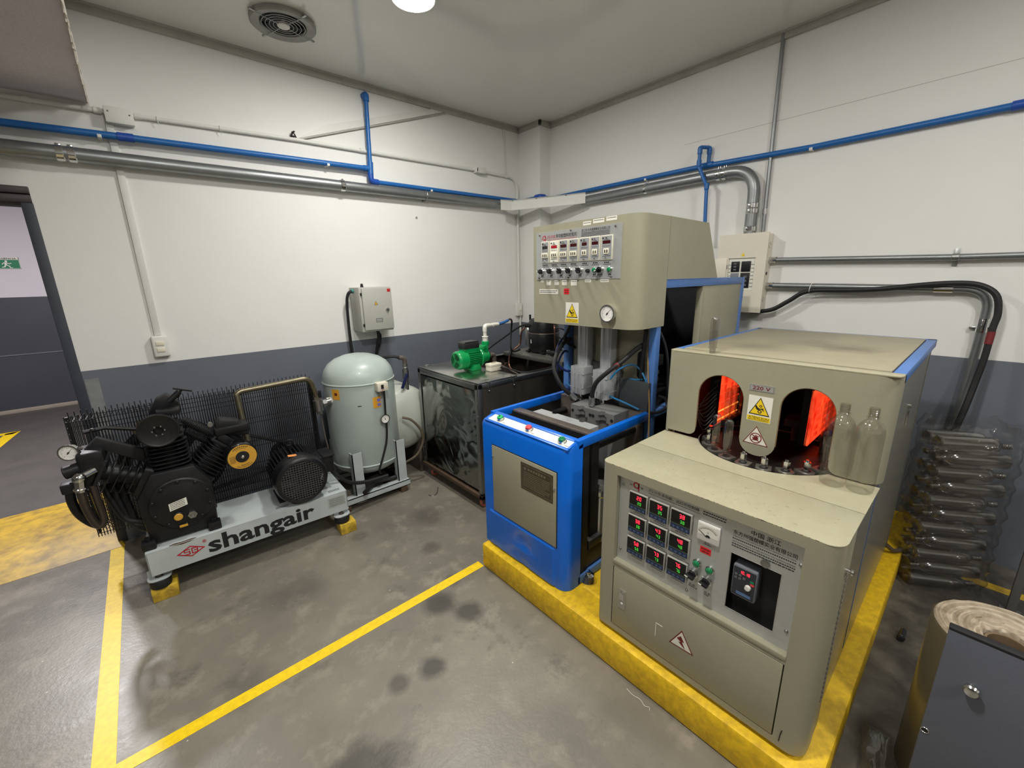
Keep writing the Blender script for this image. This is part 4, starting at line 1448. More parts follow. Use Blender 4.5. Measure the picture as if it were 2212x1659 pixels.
for k, (z0, z1, x1) in enumerate(((0.60, 0.40, 0.02), (0.55, 0.37, 0.03), (0.52, 0.345, 0.03))):
    part('cooler_tube', MB().tube([(-0.10 + 0.03 * k, 0.17, 0.64), (-0.085 + 0.03 * k, 0.16, z0 - 0.04), (-0.05 + 0.02 * k, 0.15, z1 + 0.04), (x1, 0.14, z1)], 0.016, 10, smooth=4), BLACK, comp, **L)
# flat bracket arm with gauge
q = MB().prism([(-0.072, 0.895), (0.085, 0.790), (0.078, 0.720), (-0.066, 0.838), (-0.150, 0.792), (-0.150, 0.820)], FY(0, 0.13, 0), -0.035, 0, bev=0.003)
part('bracket_arm', q, BLACK, comp, **L)
q = MB().tube([(0.16, 0.30, 0.83), (-0.05, 0.26, 0.905), (-0.125, 0.24, 0.905)], 0.010, 8)
q.ball((-0.088, 0.22, 0.912), 0.012, 10)
part('control_tube', q, BLACK, comp, **L)
gauge(comp, FY(-0.163, 0.135, 0.852) @ Matrix.Rotation(R_(-18), 4, 'Y'), 0.036, 50, 0.03, local=True)
part('gauge_pipe', MB().tube([(-0.163, 0.135, 0.852), (-0.14, 0.16, 0.85), (-0.11, 0.17, 0.82)], 0.008, 8), DSTEEL, comp, **L)
# finned intercooler tubes from middle to right head
for dz, dy in ((0.0, 0.12), (-0.075, 0.16)):
    p0, p1 = Vector((0.262, dy, 0.915 + dz)), Vector((0.395, dy + 0.02, 0.78 + dz))
    q = MB().cyl(p0, p1, 0.013, seg=12)
    for i in range(20):
        c = p0.lerp(p1, (i + 0.5) / 20)
        q.cyl(c, c + (p1 - p0).normalized() * 0.0035, 0.021, seg=12)
    part('finned_intercooler', q, mat('finned_tube', (58, 58, 60), 0.4, 0.6), comp, kind='stuff', **L)

# electric motor
mz, mx = 0.445, 0.755
q = MB().lathe((mx, 0.33, mz), (0, -1, 0), [(0.0, 0), (0.112, 0.0), (0.112, 0.25), (0.118, 0.26)], 32)
mo = part('motor', q, BLACK, comp, 'black electric motor', **L)
for i in range(26):
    t_ = R_(-32 + 244 * i / 25)
    M = Matrix.Translation((mx, 0, mz)) @ Matrix.Rotation(-t_, 4, 'Y')
    part('cooling_fin', MB().box((0.108, 0.085, -0.003), (0.140, 0.310, 0.003), 0.001, M=M), BLACK, mo, **L)
q = MB().lathe((mx, 0.085, mz), (0, -1, 0), [(0.146, 0), (0.150, 0.015), (0.150, 0.080), (0.142, 0.103), (0.128, 0.112), (0.118, 0.112)], 40)
fc = part('fan_cowl', q, mat('satin_black_cowl', (24, 24, 26), 0.3), mo, **L)
q = MB()
n = 17
for i in range(n):
    k = -0.112 + 0.224 * i / (n - 1)
    hw = math.sqrt(max(0.0, 0.119 ** 2 - k * k))
    q.box((mx - hw, -0.027, mz + k - 0.0022), (mx + hw, -0.023, mz + k + 0.0022))
    q.box((mx + k - 0.0022, -0.026, mz - hw), (mx + k + 0.0022, -0.022, mz + hw))
part('fan_grille', q, mat('grille_wire', (64, 64, 64), 0.45), fc, kind='stuff', **L)
q = MB().lathe((mx, 0.01, mz), (0, -1, 0), [(0.115, 0), (0.0, 0.0)], 28)
part('fan_disc', q, BLACKM, fc, **L)
q = MB()
for a in range(0, 360, 45):
    q.box((0.03, -0.006, -0.02), (0.108, -0.003, 0.02), M=Matrix.Translation((mx, 0.0, mz)) @ Matrix.Rotation(R_(a), 4, 'Y') @ Matrix.Rotation(R_(20), 4, 'X'))
pieces('fan_blade', q, mat('fan_blade_grey', (48, 46, 44), 0.5), fc, **L)
q = MB()
lm = Matrix.Translation((mx - 0.02, 0.035, mz + 0.1485)) @ Matrix.Rotation(R_(8), 4, 'Y')
q.box((-0.030, -0.013, 0), (0.034, 0.013, 0.0035), M=lm)
part('orange_sticker', q, ORANGE, fc, 'orange sticker', **L)
q = MB().torus((mx - 0.005, 0.20, mz + 0.178), (0.2, 1, 0), 0.018, 0.0065, 20, 8)
q.cyl((mx - 0.005, 0.20, mz + 0.135), (mx - 0.005, 0.20, mz + 0.162), 0.012, seg=12)
part('lifting_eye', q, BLACK, mo, **L)
q = MB().box((mx + 0.120, 0.09, mz - 0.045), (mx + 0.215, 0.225, mz + 0.068), 0.006)
q.box((mx + 0.150, 0.08, mz + 0.062), (mx + 0.222, 0.235, mz + 0.075), 0.004)
part('terminal_box', q, BLACK, mo, **L)
q = MB().box((mx - 0.125, 0.10, 0.285), (mx + 0.125, 0.30, 0.298), 0.003)
q.box((mx - 0.105, 0.10, 0.295), (mx - 0.075, 0.30, 0.360), 0.004)
q.box((mx + 0.075, 0.10, 0.295), (mx + 0.105, 0.30, 0.360), 0.004)
part('motor_foot', q, BLACK, mo, **L)
part('motor_lead', MB().tube([(mx + 0.20, 0.15, mz - 0.04), (mx + 0.235, 0.14, mz - 0.10), (mx + 0.30, 0.14, 0.27), (mx + 0.42, 0.17, 0.215), (mx + 0.60, 0.19, 0.20)], 0.013, 8, smooth=5), RUBBER, comp, **L)

# belt guard cage: two wire panels with a closed rim; flywheel and belts inside
cg = part('belt_guard', MB().tube([(0.985, 0.50, 0.30), (0.985, 0.50, 0.90)], 0.012, 8), BLACK, comp, 'black wire belt guard', **L)
for (yy, zb) in ((0.47, 0.24), (0.585, 0.26)):
    q = MB()
    n = 96
    for i in range(n + 1):
        x = -0.215 + 1.195 * i / n
        top = 0.925 + 0.02 * (x + 0.2) / 1.2 + (0.022 if i % 2 == 0 else 0.0)
        zb2 = zb + (0.0 if x > -0.02 else 0.0)
        q.box((x - 0.0019, yy - 0.0019, zb2), (x + 0.0019, yy + 0.0019, top))
    for z in (0.26, 0.40, 0.56, 0.72, 0.86, 0.915):
        q.box((-0.215, yy - 0.003, z - 0.0016), (0.98, yy - 0.0004, z + 0.0016))
    part('wire_panel', q, WIRE, cg, kind='stuff', **L)
q = MB()
for i in range(49):
    x = -0.215 + 1.195 * i / 48
    zt = 0.912 + 0.02 * (x + 0.2) / 1.2
    q.box((x - 0.0014, 0.47, zt - 0.0014), (x + 0.0014, 0.585, zt + 0.0014))
for z in [0.26 + 0.0325 * i for i in range(21)]:
    q.box((-0.2164, 0.47, z - 0.0014), (-0.2136, 0.585, z + 0.0014))
for x in (-0.215, 0.98):
    q.box((x - 0.006, 0.52, 0.24), (x + 0.006, 0.54, 0.93))
part('wire_rim', q, WIRE, cg, kind='stuff', **L)
q = MB()
for i in range(8):
    for j in range(11):
        x, z = -0.18 + i * 0.022, 0.30 + j * 0.022
        q.box((-0.0012, -0.016, -0.0012), (0.0012, 0.016, 0.0012), M=Matrix.Translation((x, 0.44, z)) @ Matrix.Rotation(R_(90), 4, 'X') @ Matrix.Rotation(R_(0), 4, 'Y') @ Matrix.Rotation(R_(40), 4, 'Z'))
        q.box((-0.0012, -0.016, -0.0012), (0.0012, 0.016, 0.0012), M=Matrix.Translation((x, 0.44, z)) @ Matrix.Rotation(R_(90), 4, 'X') @ Matrix.Rotation(R_(-40), 4, 'Z'))
part('expanded_mesh', q, WIRE, cg, kind='stuff', **L)
q = MB().torus((0.18, 0.53, 0.56), (0, 1, 0), 0.235, 0.030, 40, 8)
q.cyl((0.18, 0.50, 0.56), (0.18, 0.56, 0.56), 0.05, seg=18)
for a in (20, 92, 164, 236, 308):
    q.box((0.03, 0.515, -0.022), (0.225, 0.545, 0.022), 0.004, M=Matrix.Translation((0.18, 0, 0.56)) @ Matrix.Rotation(R_(a), 4, 'Y'))
part('flywheel', q, BLACK, comp, **L)
q = MB().cyl((mx, 0.50, mz), (mx, 0.56, mz), 0.075, seg=24)
part('motor_pulley', q, BLACK, comp, **L)
q = MB()
for k in range(3):
    yy = 0.515 + 0.014 * k
    q.tube([(0.20, yy, 0.822), (mx + 0.01, yy, mz + 0.078)], 0.007, 6)
    q.tube([(0.17, yy, 0.298), (mx - 0.01, yy, mz - 0.078)], 0.007, 6)
pieces('drive_belt', q, RUBBER, comp, **L)
part('cardboard_scrap', MB().prism([(0.02, 0.80), (0.07, 0.86), (0.11, 0.83), (0.10, 0.74), (0.05, 0.76)], FY(0, 0.50, 0), 0, 0.003), CARD, comp, 'tan card scrap', **L)
# delivery pipe to the tank with check valve
q = MB().bend([(0.545, 0.30, 0.66), (0.535, 0.345, 0.952), (0.560, 0.35, 0.965), (0.955, 0.36, 0.982), (0.985, 0.37, 0.845)], 0.06, 0.0165, 14, k=8)
part('brass_pipe', q, BRASS, comp, 'dull brass delivery pipe', **L)
q = MB().cyl((0.988, 0.375, 0.850), (0.992, 0.378, 0.800), 0.024, seg=6)
q.cyl((0.990, 0.378, 0.815), (0.992, 0.38, 0.740), 0.030, seg=18)
q.cyl((0.992, 0.38, 0.745), (0.993, 0.38, 0.715), 0.018, seg=6)
q.cyl((0.985, 0.38, 0.782), (1.075, 0.395, 0.788), 0.019, seg=14)
q.cyl((1.020, 0.386, 0.784), (1.045, 0.39, 0.786), 0.027, seg=6)
cv = part('check_valve', q, STEEL, comp, 'cast check valve', **L)
part('valve_handle', MB().box((0.998, 0.35, 0.835), (1.014, 0.368, 0.885), 0.003), BLACK, cv, **L)
part('unloader_tube', MB().tube([(0.998, 0.38, 0.72), (1.005, 0.37, 0.55), (1.01, 0.30, 0.36)], 0.004, 6), DSTEEL, comp, **L)

# yellow wood blocks under the feet
cA, sA = math.cos(RZC), math.sin(RZC)
for (x, yy, lab, h, w) in ((0.04, 0.045, 'worn yellow wood block under the near left compressor foot', 0.072, 0.055), (0.975, 0.005, 'worn yellow wood block under the right front compressor foot', 0.072, 0.05)):
    wx, wy = CO.x + x * cA - yy * sA, CO.y + x * sA + yy * cA
    t = thing('wood_block', lab, 'block', (wx, wy, 0), RZC, 'yellow support blocks')
    q = MB().box((-w, -w * 0.9, 0), (w, w * 0.9, h), 0.004)
    part('body', q, mat('worn_yellow_wood', (214, 178, 48), 0.7, var=0.8, vscale=22, rgb2=(120, 96, 40), bump=0.3, bscale=60, detail=8), t, local=True)
for (x, yy) in ((0.05, 0.34), (0.93, 0.34)):
    wx, wy = CO.x + x * cA - yy * sA, CO.y + x * sA + yy * cA
    t = thing('wood_block', 'yellow wood block in the shade under the ' + ('left' if x < 0.5 else 'right') + ' rear compressor foot', 'block', (wx, wy, 0), RZC, 'yellow support blocks')
    part('body', MB().box((-0.05, -0.045, 0), (0.05, 0.045, 0.072), 0.004), MATS['worn_yellow_wood'], t, local=True)

# ================================================================== pale grey air tank on its skid
TX, TY, TR = 1.138, 3.052, 0.252
tank = thing('air_tank', 'upright pale grey air tank with gauge on angle iron legs', 'tank', (TX, TY, 0))
prof = [(0.0, 0.158), (0.06, 0.160), (0.12, 0.172), (0.18, 0.200), (0.232, 0.235), (TR, 0.275), (TR, 0.895), (0.249, 0.935), (0.236, 0.975), (0.207, 1.017), (0.16, 1.050), (0.10, 1.072), (0.05, 1.081), (0.0, 1.083)]
part('shell', MB().lathe((TX, TY, 0), (0, 0, 1), prof, 48), PALE, tank)
for z in (0.280, 0.893):
    part('weld_seam', MB().torus((TX, TY, z), (0, 0, 1), TR, 0.006, 48, 8), PALE, tank)
for (lx, ly, z1) in ((0.965, 2.800, 0.415), (1.298, 2.800, 0.425), (0.965, 3.27, 0.40), (1.298, 3.27, 0.40)):
    q = MB()
    s = 1 if ly < 3 else -1
    q.box((lx - 0.035, ly - 0.003 * s, 0.090), (lx + 0.035, ly + 0.003 * s, z1))
    q.box((lx - 0.035, ly - 0.003 * s, 0.090), (lx - 0.029, ly + 0.050 * s, z1))
    part('leg', q, FRAMEP, tank)
for yy in (2.775, 3.235):
    q = MB()
    q.box((0.815, yy, 0.050), (1.345, yy + 0.006, 0.095))
    q.box((0.815, yy, 0.090), (1.345, yy + 0.060, 0.095))
    q.box((0.815, yy, 0.050), (1.345, yy + 0.060, 0.055))
    part('skid_channel', q, FRAMEP, tank)
q = MB().box((0.83, 2.78, 0.0), (0.88, 3.29, 0.050), 0.003)
q.box((1.27, 2.78, 0.0), (1.32, 3.29, 0.050), 0.003)
pieces('skid_bearer', q, RUST, tank)
part('inlet_socket', MB().cyl((0.868, 2.985, 0.785), (0.925, 2.985, 0.785), 0.024, seg=18), WHITEP, tank)
# pressure switch, gauge, hose
FT = FY(1.148, TY - TR + 0.004, 0.840)
q = MB().box((0, 0, 0.0), (0.080, 0.062, 0.055), 0.004, M=FT)
ps = part('pressure_switch', q, CREAM, tank, 'cream pressure switch box')
part('switch_window', MB().box((0.026, 0.018, 0.055), (0.046, 0.048, 0.0565), M=FT), BLACKM, ps)
q = MB().scribble(FT @ Matrix.Translation((0, 0, 0.055)), 0.028, 0.008, 0.046, 0.004)
part('switch_print', q, REDP, ps)
q = MB().cyl(FT @ Vector((0.03, -0.002, 0.03)), FT @ Vector((0.03, -0.025, 0.03)), 0.012, seg=6)
q.cyl(FT @ Vector((0.03, -0.022, 0.03)), FT @ Vector((0.03, -0.022, -0.01)), 0.010, seg=10)
part('switch_union', q, STEEL, ps)
part('black_hose', MB().tube([FT @ Vector((0.055, 0.0, 0.03)), FT @ Vector((0.058, -0.08, 0.02)), FT @ Vector((0.058, -0.18, 0.012)), FT @ Vector((0.060, -0.23, 0.012)), FT @ Vector((0.048, -0.38, 0.010)), FT @ Vector((0.010, -0.50, 0.008)), FT @ Vector((-0.03, -0.60, 0.01)), FT @ Vector((-0.02, -0.635, 0.005))], 0.0075, 8, smooth=5), RUBBER, tank)
part('gauge_socket', MB().cyl((1.190, TY - TR + 0.02, 0.628), (1.190, TY - TR - 0.010, 0.628), 0.016, seg=14), PALE, tank)
gauge(tank, FY(1.190, TY - TR - 0.008, 0.628), 0.032, 110, 0.026)


def wrap_label(parent, a0, a1, z0, z1, mats, name, label=None, r=TR + 0.0012):
    q = MB()
    n = 6
    v = []
    for i in range(n + 1):
        t_ = R_(a0 + (a1 - a0) * i / n)
        v += [(TX + r * math.cos(t_), TY + r * math.sin(t_), z0), (TX + r * math.cos(t_), TY + r * math.sin(t_), z1)]
    q._new(v, [(2 * i, 2 * i + 2, 2 * i + 3, 2 * i + 1) for i in range(n)])
    return part(name, q, mats, parent, label)


s1 = wrap_label(tank, 267, 281, 0.715, 0.795, ORANGES, 'orange_sticker', 'orange sticker with lilac squares')
for z in (0.724, 0.758):
    wrap_label(s1, 274, 280, z, z + 0.022, PURPLE, 'lilac_square', None, TR + 0.002)
q = MB()
s2 = wrap_label(tank, 202, 216, 0.795, 0.870, ORANGES, 'orange_sticker')
wrap_label(s2, 207, 212, 0.825, 0.845, DKRED, 'sticker_print', None, TR + 0.002)
wrap_label(tank, 243, 249, 0.742, 0.748, BLKP, 'scuff_mark')
part('pipe_coil', MB().tube([(0.97, 2.74, 0.13), (1.10, 2.86, 0.115), (1.28, 2.84, 0.12), (1.33, 2.95, 0.12), (1.25, 3.10, 0.12)], 0.016, 10, smooth=5), RUBBER, tank)

# second, horizontal white tank behind it
t = thing('lying_air_tank', 'white lying tank with blue lever valve between the upright tank and the steel cabinet', 'tank', (1.475, 3.15, 0.0))
c = Vector((1.455, 3.42, 0.505))
part('shell', MB().lathe(c, (0, -1, 0), [(0.0, 0), (0.20, 0.0), (0.272, 0.04), (0.272, 0.34), (0.258, 0.40), (0.220, 0.44), (0.15, 0.468), (0.07, 0.478), (0.0, 0.48)], 44), PALE2, t)
q = MB()
for xx in (1.34, 1.58):
    q.box((xx - 0.02, 3.0, 0.0), (xx + 0.02, 3.4, 0.30), 0.004)
pieces('support_leg', q, DSTEEL, t)
q = MB().cyl((1.505, 3.02, 0.74), (1.505, 3.02, 0.860), 0.018, seg=14)
q.cyl((1.505, 3.02, 0.835), (1.506, 3.02, 0.905), 0.024, seg=6)
q.cyl((1.506, 3.02, 0.90), (1.506, 3.02, 0.955), 0.020, seg=14)
q.torus((1.506, 3.02, 0.925), (0, 0, 1), 0.021, 0.004, 16, 6)
vb = part('ball_valve', q, STEEL, t)
part('lever', MB().box((-0.012, -0.010, -0.115), (0.012, 0.002, 0.012), 0.004, M=Matrix.Translation((1.492, 2.985, 0.870)) @ Matrix.Rotation(R_(24), 4, 'Y')), LEVER, vb, 'navy valve lever')
q = MB().bend([(1.506, 3.02, 0.95), (1.507, 3.02, 1.00), (1.46, 3.025, 1.008)], 0.03, 0.018, 14)
part('elbow', q, DSTEEL, t)
part('black_hose', MB().tube([(1.47, 3.025, 1.006), (1.43, 3.04, 1.02), (1.38, 3.07, 1.018), (1.33, 3.12, 1.005), (1.28, 3.2, 0.98)], 0.011, 8, smooth=4), RUBBER, t)
t = thing('brown_hose', 'stiff brown hose arcing down past the lying white tank', 'hose', (1.48, 2.86, 0.2))
part('tube', MB().tube([(1.385, 2.90, 0.56), (1.44, 2.86, 0.535), (1.505, 2.84, 0.44), (1.515, 2.84, 0.34), (1.46, 2.85, 0.24), (1.36, 2.9, 0.18), (1.27, 3.0, 0.14)], 0.010, 8, smooth=6), BROWNHOSE, t)

# ================================================================== stainless water chiller cabinet
KX0, KX1, KY0, KY1, KZ0, KZ1 = 1.570, 2.760, 2.140, 2.935, 0.115, 0.920
ch = thing('chiller_cabinet', 'dented stainless steel water chiller cabinet on orange casters', 'cabinet', (2.16, 2.54, 0))
q = MB()
n = 14
v, f = [], []
for i in range(n + 1):
    for j in range(n + 1):
        y_ = KY0 + 0.02 + (KY1 - KY0 - 0.04) * i / n
        z_ = KZ0 + 0.03 + (KZ1 - KZ0 - 0.08) * j / n
        d_ = 0.010 * math.exp(-(((y_ - 2.50) / 0.16) ** 2 + ((z_ - 0.45) / 0.14) ** 2)) - 0.008 * math.exp(-(((y_ - 2.30) / 0.08) ** 2 + ((z_ - 0.30) / 0.10) ** 2)) + 0.007 * math.exp(-(((y_ - 2.76) / 0.09) ** 2 + ((z_ - 0.62) / 0.2) ** 2)) + 0.006 * math.exp(-(((y_ - 2.34) / 0.05) ** 2 + ((z_ - 0.24) / 0.05) ** 2))
        v.append((KX0 + 0.004 + d_, y_, z_))
for i in range(n):
    for j in range(n):
        a = i * (n + 1) + j
        f.append((a, a + 1, a + n + 2, a + n + 1))
q._new(v, f)
part('front_panel', q, INOX, ch, 'dented polished front panel')
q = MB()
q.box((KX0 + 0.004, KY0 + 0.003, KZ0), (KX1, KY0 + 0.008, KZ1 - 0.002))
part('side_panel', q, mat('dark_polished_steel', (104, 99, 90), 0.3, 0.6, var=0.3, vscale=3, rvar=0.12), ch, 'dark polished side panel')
q = MB().box((KX0 + 0.01, KY1 - 0.006, KZ0), (KX1, KY1, KZ1 - 0.002))
q.box((KX1 - 0.006, KY0, KZ0), (KX1, KY1, KZ1 - 0.002))
part('rear_panel', q, DSTEEL, ch)
q = MB().box((KX0 + 0.02, KY0 + 0.02, 0.45), (KX1 - 0.02, KY1 - 0.02, 0.46))
part('basin_floor', q, DARKIN, ch)
q = MB()
for (yy0, yy1) in ((KY0, KY0 + 0.034), (KY1 - 0.034, KY1)):
    q.box((KX0 - 0.002, yy0, KZ0 - 0.01), (KX0 + 0.002, yy1, KZ1), 0.0008)
q.box((KX0 - 0.002, KY0 - 0.002, KZ0 - 0.01), (KX0 + 0.034, KY0 + 0.003, KZ1), 0.0008)
q.box((KX0 - 0.002, KY0, KZ1 - 0.036), (KX0 + 0.003, KY1, KZ1), 0.0008)
q.box((KX0, KY0 - 0.002, KZ1 - 0.030), (KX1, KY0 + 0.003, KZ1), 0.0008)
q.box((1.93, KY0, KZ1 - 0.006), (KX1, KY0 + 0.060, KZ1), 0.001)
q.box((1.93, KY1 - 0.045, KZ1 - 0.006), (KX1, KY1, KZ1), 0.001)
part('corner_angle', q, STEEL, ch, 'steel edge angles')
q = MB()
for i in range(9):
    z_ = KZ0 + 0.05 + i * 0.09
    for yy in (KY0 + 0.010, KY1 - 0.012):
        q.ball((KX0 - 0.002, yy, z_), 0.0035, 8)
part('rivet', q, STEEL, ch, kind='stuff')
q = MB().box((KX0 - 0.012, KY0 - 0.012, 0.090), (KX1, KY0 + 0.02, 0.120), 0.002)
q.box((KX0 - 0.012, KY0 - 0.012, 0.090), (KX0 + 0.022, KY1 + 0.01, 0.120), 0.002)
q.box((KX0, KY1 - 0.02, 0.090), (KX1, KY1 + 0.01, 0.120), 0.002)
q.box((KX1 - 0.03, KY0, 0.090), (KX1, KY1, 0.120), 0.002)
part('base_angle', q, RUST, ch, 'rusty base angle frame')
# lid
q = MB().box((KX0 + 0.012, KY0 + 0.010, KZ1 + 0.003), (1.925, KY1 + 0.01, KZ1 + 0.010), 0.002)
q.box((KX0 + 0.010, KY0 + 0.006, KZ1 - 0.010), (1.925, KY0 + 0.010, KZ1 + 0.010), 0.001)
q.box((KX0 + 0.008, KY0 + 0.006, KZ1 - 0.004), (KX0 + 0.012, KY1 + 0.01, KZ1 + 0.010), 0.001)
lid = part('lid', q, mat('lid_steel', (205, 205, 200), 0.14, 1.0, var=0.3, vscale=9, rgb2=(140, 140, 134), rvar=0.2), ch, 'shiny steel lid')
for (x, yy) in ((1.66, KY0 - 0.001), (1.885, KY0 - 0.001)):
    q = MB().box((x - 0.008, yy - 0.004, KZ1 - 0.060), (x + 0.008, yy, KZ1 + 0.012), 0.001)
    q.box((x - 0.012, yy - 0.006, KZ1 + 0.008), (x + 0.012, yy + 0.03, KZ1 + 0.012), 0.001)
    q.ball((x, yy - 0.006, KZ1 - 0.052), 0.006, 10)
    part('latch', q, STEEL, ch)
part('hinge', MB().box((1.63, KY1 - 0.02, KZ1 + 0.010), (1.67, KY1 + 0.012, KZ1 + 0.015), 0.001), STEEL, lid)
q = MB().box((1.645, 2.185, KZ1 + 0.010), (1.70, 2.20, KZ1 + 0.013), 0.001, M=None)
part('key_strip', q, CHROME, lid)
# rear shelf carrying the refrigeration compressor
part('rear_shelf', MB().box((2.40, KY0 + 0.005, 0.922), (KX1 + 0.02, 2.86, 0.955), 0.003), mat('dusty_shelf_steel', (120, 118, 112), 0.4, 0.6, var=0.5, vscale=10), ch, 'dusty steel shelf')
for (x, yy) in ((1.61, 2.185), (1.61, 2.86), (2.70, 2.185), (2.70, 2.86)):
    q = MB().box((x - 0.022, yy - 0.022, 0.082), (x + 0.022, yy + 0.022, 0.092), 0.002)
    q.box((x - 0.020, yy - 0.020, 0.034), (x + 0.028, yy - 0.016, 0.086), 0.001)
    q.box((x - 0.020, yy + 0.016, 0.034), (x + 0.028, yy + 0.020, 0.086), 0.001)
    q.cyl((x + 0.01, yy - 0.024, 0.036), (x + 0.01, yy + 0.024, 0.036), 0.006, seg=10)
    cs = part('caster', q, DSTEEL, ch)
    part('caster_wheel', MB().lathe((x + 0.01, yy - 0.014, 0.036), (0, 1, 0), [(0.010, 0), (0.030, 0.0), (0.036, 0.005), (0.036, 0.023), (0.030, 0.028), (0.010, 0.028)], 22), PINK, cs, 'salmon caster wheel')

t = thing('refrigeration_compressor', 'black hermetic compressor pot on the rear shelf of the steel cabinet', 'compressor', (2.635, 2.575, 0.955))
q = MB().lathe((2.635, 2.575, 0.955), (0, 0, 1), [(0.0, 0.012), (0.118, 0.012), (0.134, 0.045), (0.136, 0.172), (0.134, 0.176), (0.134, 0.182), (0.132, 0.268), (0.122, 0.290), (0.08, 0.304), (0, 0.308)], 36)
sh = part('shell', q, mat('satin_black_pot', (20, 21, 22), 0.36), t)
part('weld_band', MB().torus((2.635, 2.575, 1.130), (0, 0, 1), 0.1365, 0.004, 36, 6), DSTEEL, t)
q = MB()
for a in (45, 135, 225, 315):
    x, yy = 2.635 + 0.13 * math.cos(R_(a)), 2.575 + 0.13 * math.sin(R_(a))
    q.box((x - 0.03, yy - 0.02, 0.962), (x + 0.03, yy + 0.02, 0.972), 0.003)
    q.cyl((x, yy, 0.955), (x, yy, 0.985), 0.010, seg=10)
pieces('foot', q, BLACK, t)
q = MB().cyl((2.52, 2.64, 1.19), (2.49, 2.665, 1.20), 0.014, seg=12)
q.cyl((2.555, 2.665, 1.20), (2.555, 2.665, 1.285), 0.009, seg=8)
q.box((2.52, 2.62, 1.175), (2.57, 2.70, 1.21), 0.006)
part('terminal_cover', q, BLACK, t)
part('white_tag', MB().box((2.502, 2.588, 1.045), (2.504, 2.606, 1.078), M=None), PAPER, t, 'small white tag')
part('copper_pipe', MB().tube([(2.53, 2.70, 1.175), (2.50, 2.725, 1.13), (2.495, 2.735, 1.03), (2.44, 2.75, 0.985), (2.395, 2.755, 0.955), (2.375, 2.755, 0.87), (2.36, 2.70, 0.82), (2.38, 2.6, 0.80)], 0.0075, 8, smooth=5), COPPER, t)
part('copper_pipe', MB().tube([(2.62, 2.44, 1.20), (2.60, 2.415, 1.17), (2.60, 2.41, 1.04), (2.61, 2.40, 0.975)], 0.007, 8, smooth=5), COPPER, t)
part('pipe_wrap', MB().cyl((2.405, 2.755, 0.975), (2.385, 2.755, 0.935), 0.014, seg=10), RUBBER, t)
part('copper_loop', MB().torus((2.355, 2.755, 0.845), (0.4, 1, 0), 0.028, 0.003, 20, 6), COPPER, t)
part('receiver', MB().lathe((2.66, 2.80, 0.98), (0, 0, 1), [(0.0, 0), (0.028, 0.008), (0.030, 0.02), (0.030, 0.15), (0.022, 0.17), (0.012, 0.18), (0.012, 0.22), (0, 0.22)], 20), STEEL, t)
q = MB().tube([(2.62, 2.43, 1.12), (2.64, 2.38, 1.09), (2.65, 2.36, 1.02), (2.70, 2.34, 1.00)], 0.006, 8, smooth=4)
q.tube([(2.63, 2.44, 1.18), (2.66, 2.38, 1.17), (2.72, 2.35, 1.13)], 0.006, 8, smooth=4)
pieces('control_tube', q, BLACK, t)
t = thing('dosing_valve', 'small black valve in a bright clip in front of the black pot', 'valve', (2.50, 2.36, 0.955))
part('clip', MB().box((2.485, 2.385, 0.955), (2.515, 2.400, 1.01), 0.003).box((2.485, 2.33, 0.955), (2.515, 2.40, 0.962), 0.002), CHROME, t)
q = MB().cyl((2.50, 2.40, 0.988), (2.50, 2.34, 0.988), 0.020, seg=16)
q.cyl((2.50, 2.345, 0.988), (2.50, 2.30, 0.988), 0.013, seg=12)
q.ball((2.50, 2.335, 0.988), 0.022, 12)
part('body', q, BLACKM, t)

# green pump
PZ = 0.932
t = thing('water_pump', 'bright green electric water pump on the steel cabinet lid', 'pump', (1.80, 2.55, PZ))
ax = Vector((1, 0.02, 0))
c = Vector((1.672, 2.545, PZ + 0.083))
q = MB().lathe(c, ax, [(0.0, 0.0), (0.058, 0.002), (0.066, 0.010), (0.070, 0.022), (0.071, 0.085), (0.066, 0.088), (0.060, 0.088), (0.0, 0.088)], 36)
cw = part('fan_cowl', q, GREEN, t)
q = MB()
for k, r in enumerate((0.046, 0.036, 0.026, 0.016)):
    for a0 in (10, 130, 250):
        for i in range(8):
            a, b = R_(a0 + i * 11), R_(a0 + i * 11 + 9)
            p = [(r * math.cos(a), r * math.sin(a)), ((r + .005) * math.cos(a), (r + .005) * math.sin(a)), ((r + .005) * math.cos(b), (r + .005) * math.sin(b)), (r * math.cos(b), r * math.sin(b))]
            q.prism(p, FX(c.x, c.y, c.z), -0.001, 0.0012)
part('cowl_slots', q, mat('dark_green_slot', (6, 70, 40), 0.5), cw, kind='stuff')
q = MB().cyl(c + ax * 0.088, c + ax * 0.205, 0.055, seg=28)
bd = part('body', q, GREEN, t)
for i in range(9):
    z = -0.050 + i * 0.0125
    hw = math.sqrt(max(0.0001, 0.067 ** 2 - z * z))
    q = MB().box((c.x + 0.090, c.y - hw, c.z + z - 0.0025), (c.x + 0.200, c.y + hw, c.z + z + 0.0025), 0.001)
    part('cooling_fin', q, GREEN, bd)
q = MB().box((c.x + 0.065, c.y - 0.040, c.z + 0.050), (c.x + 0.195, c.y + 0.040, c.z + 0.085), 0.004)
part('box_base', q, GREEN, t)
q = MB().box((c.x + 0.058, c.y - 0.045, c.z + 0.080), (c.x + 0.195, c.y + 0.045, c.z + 0.125), 0.008)
q.prism([(0, 0), (0.137, 0), (0.125, 0.010), (0.012, 0.010)], FY(c.x + 0.058, c.y + 0.04, c.z + 0.124), 0, 0.080)
part('capacitor_box', q, mat('dark_grey_box', (40, 41, 42), 0.4), t, 'dark grey capacitor box')
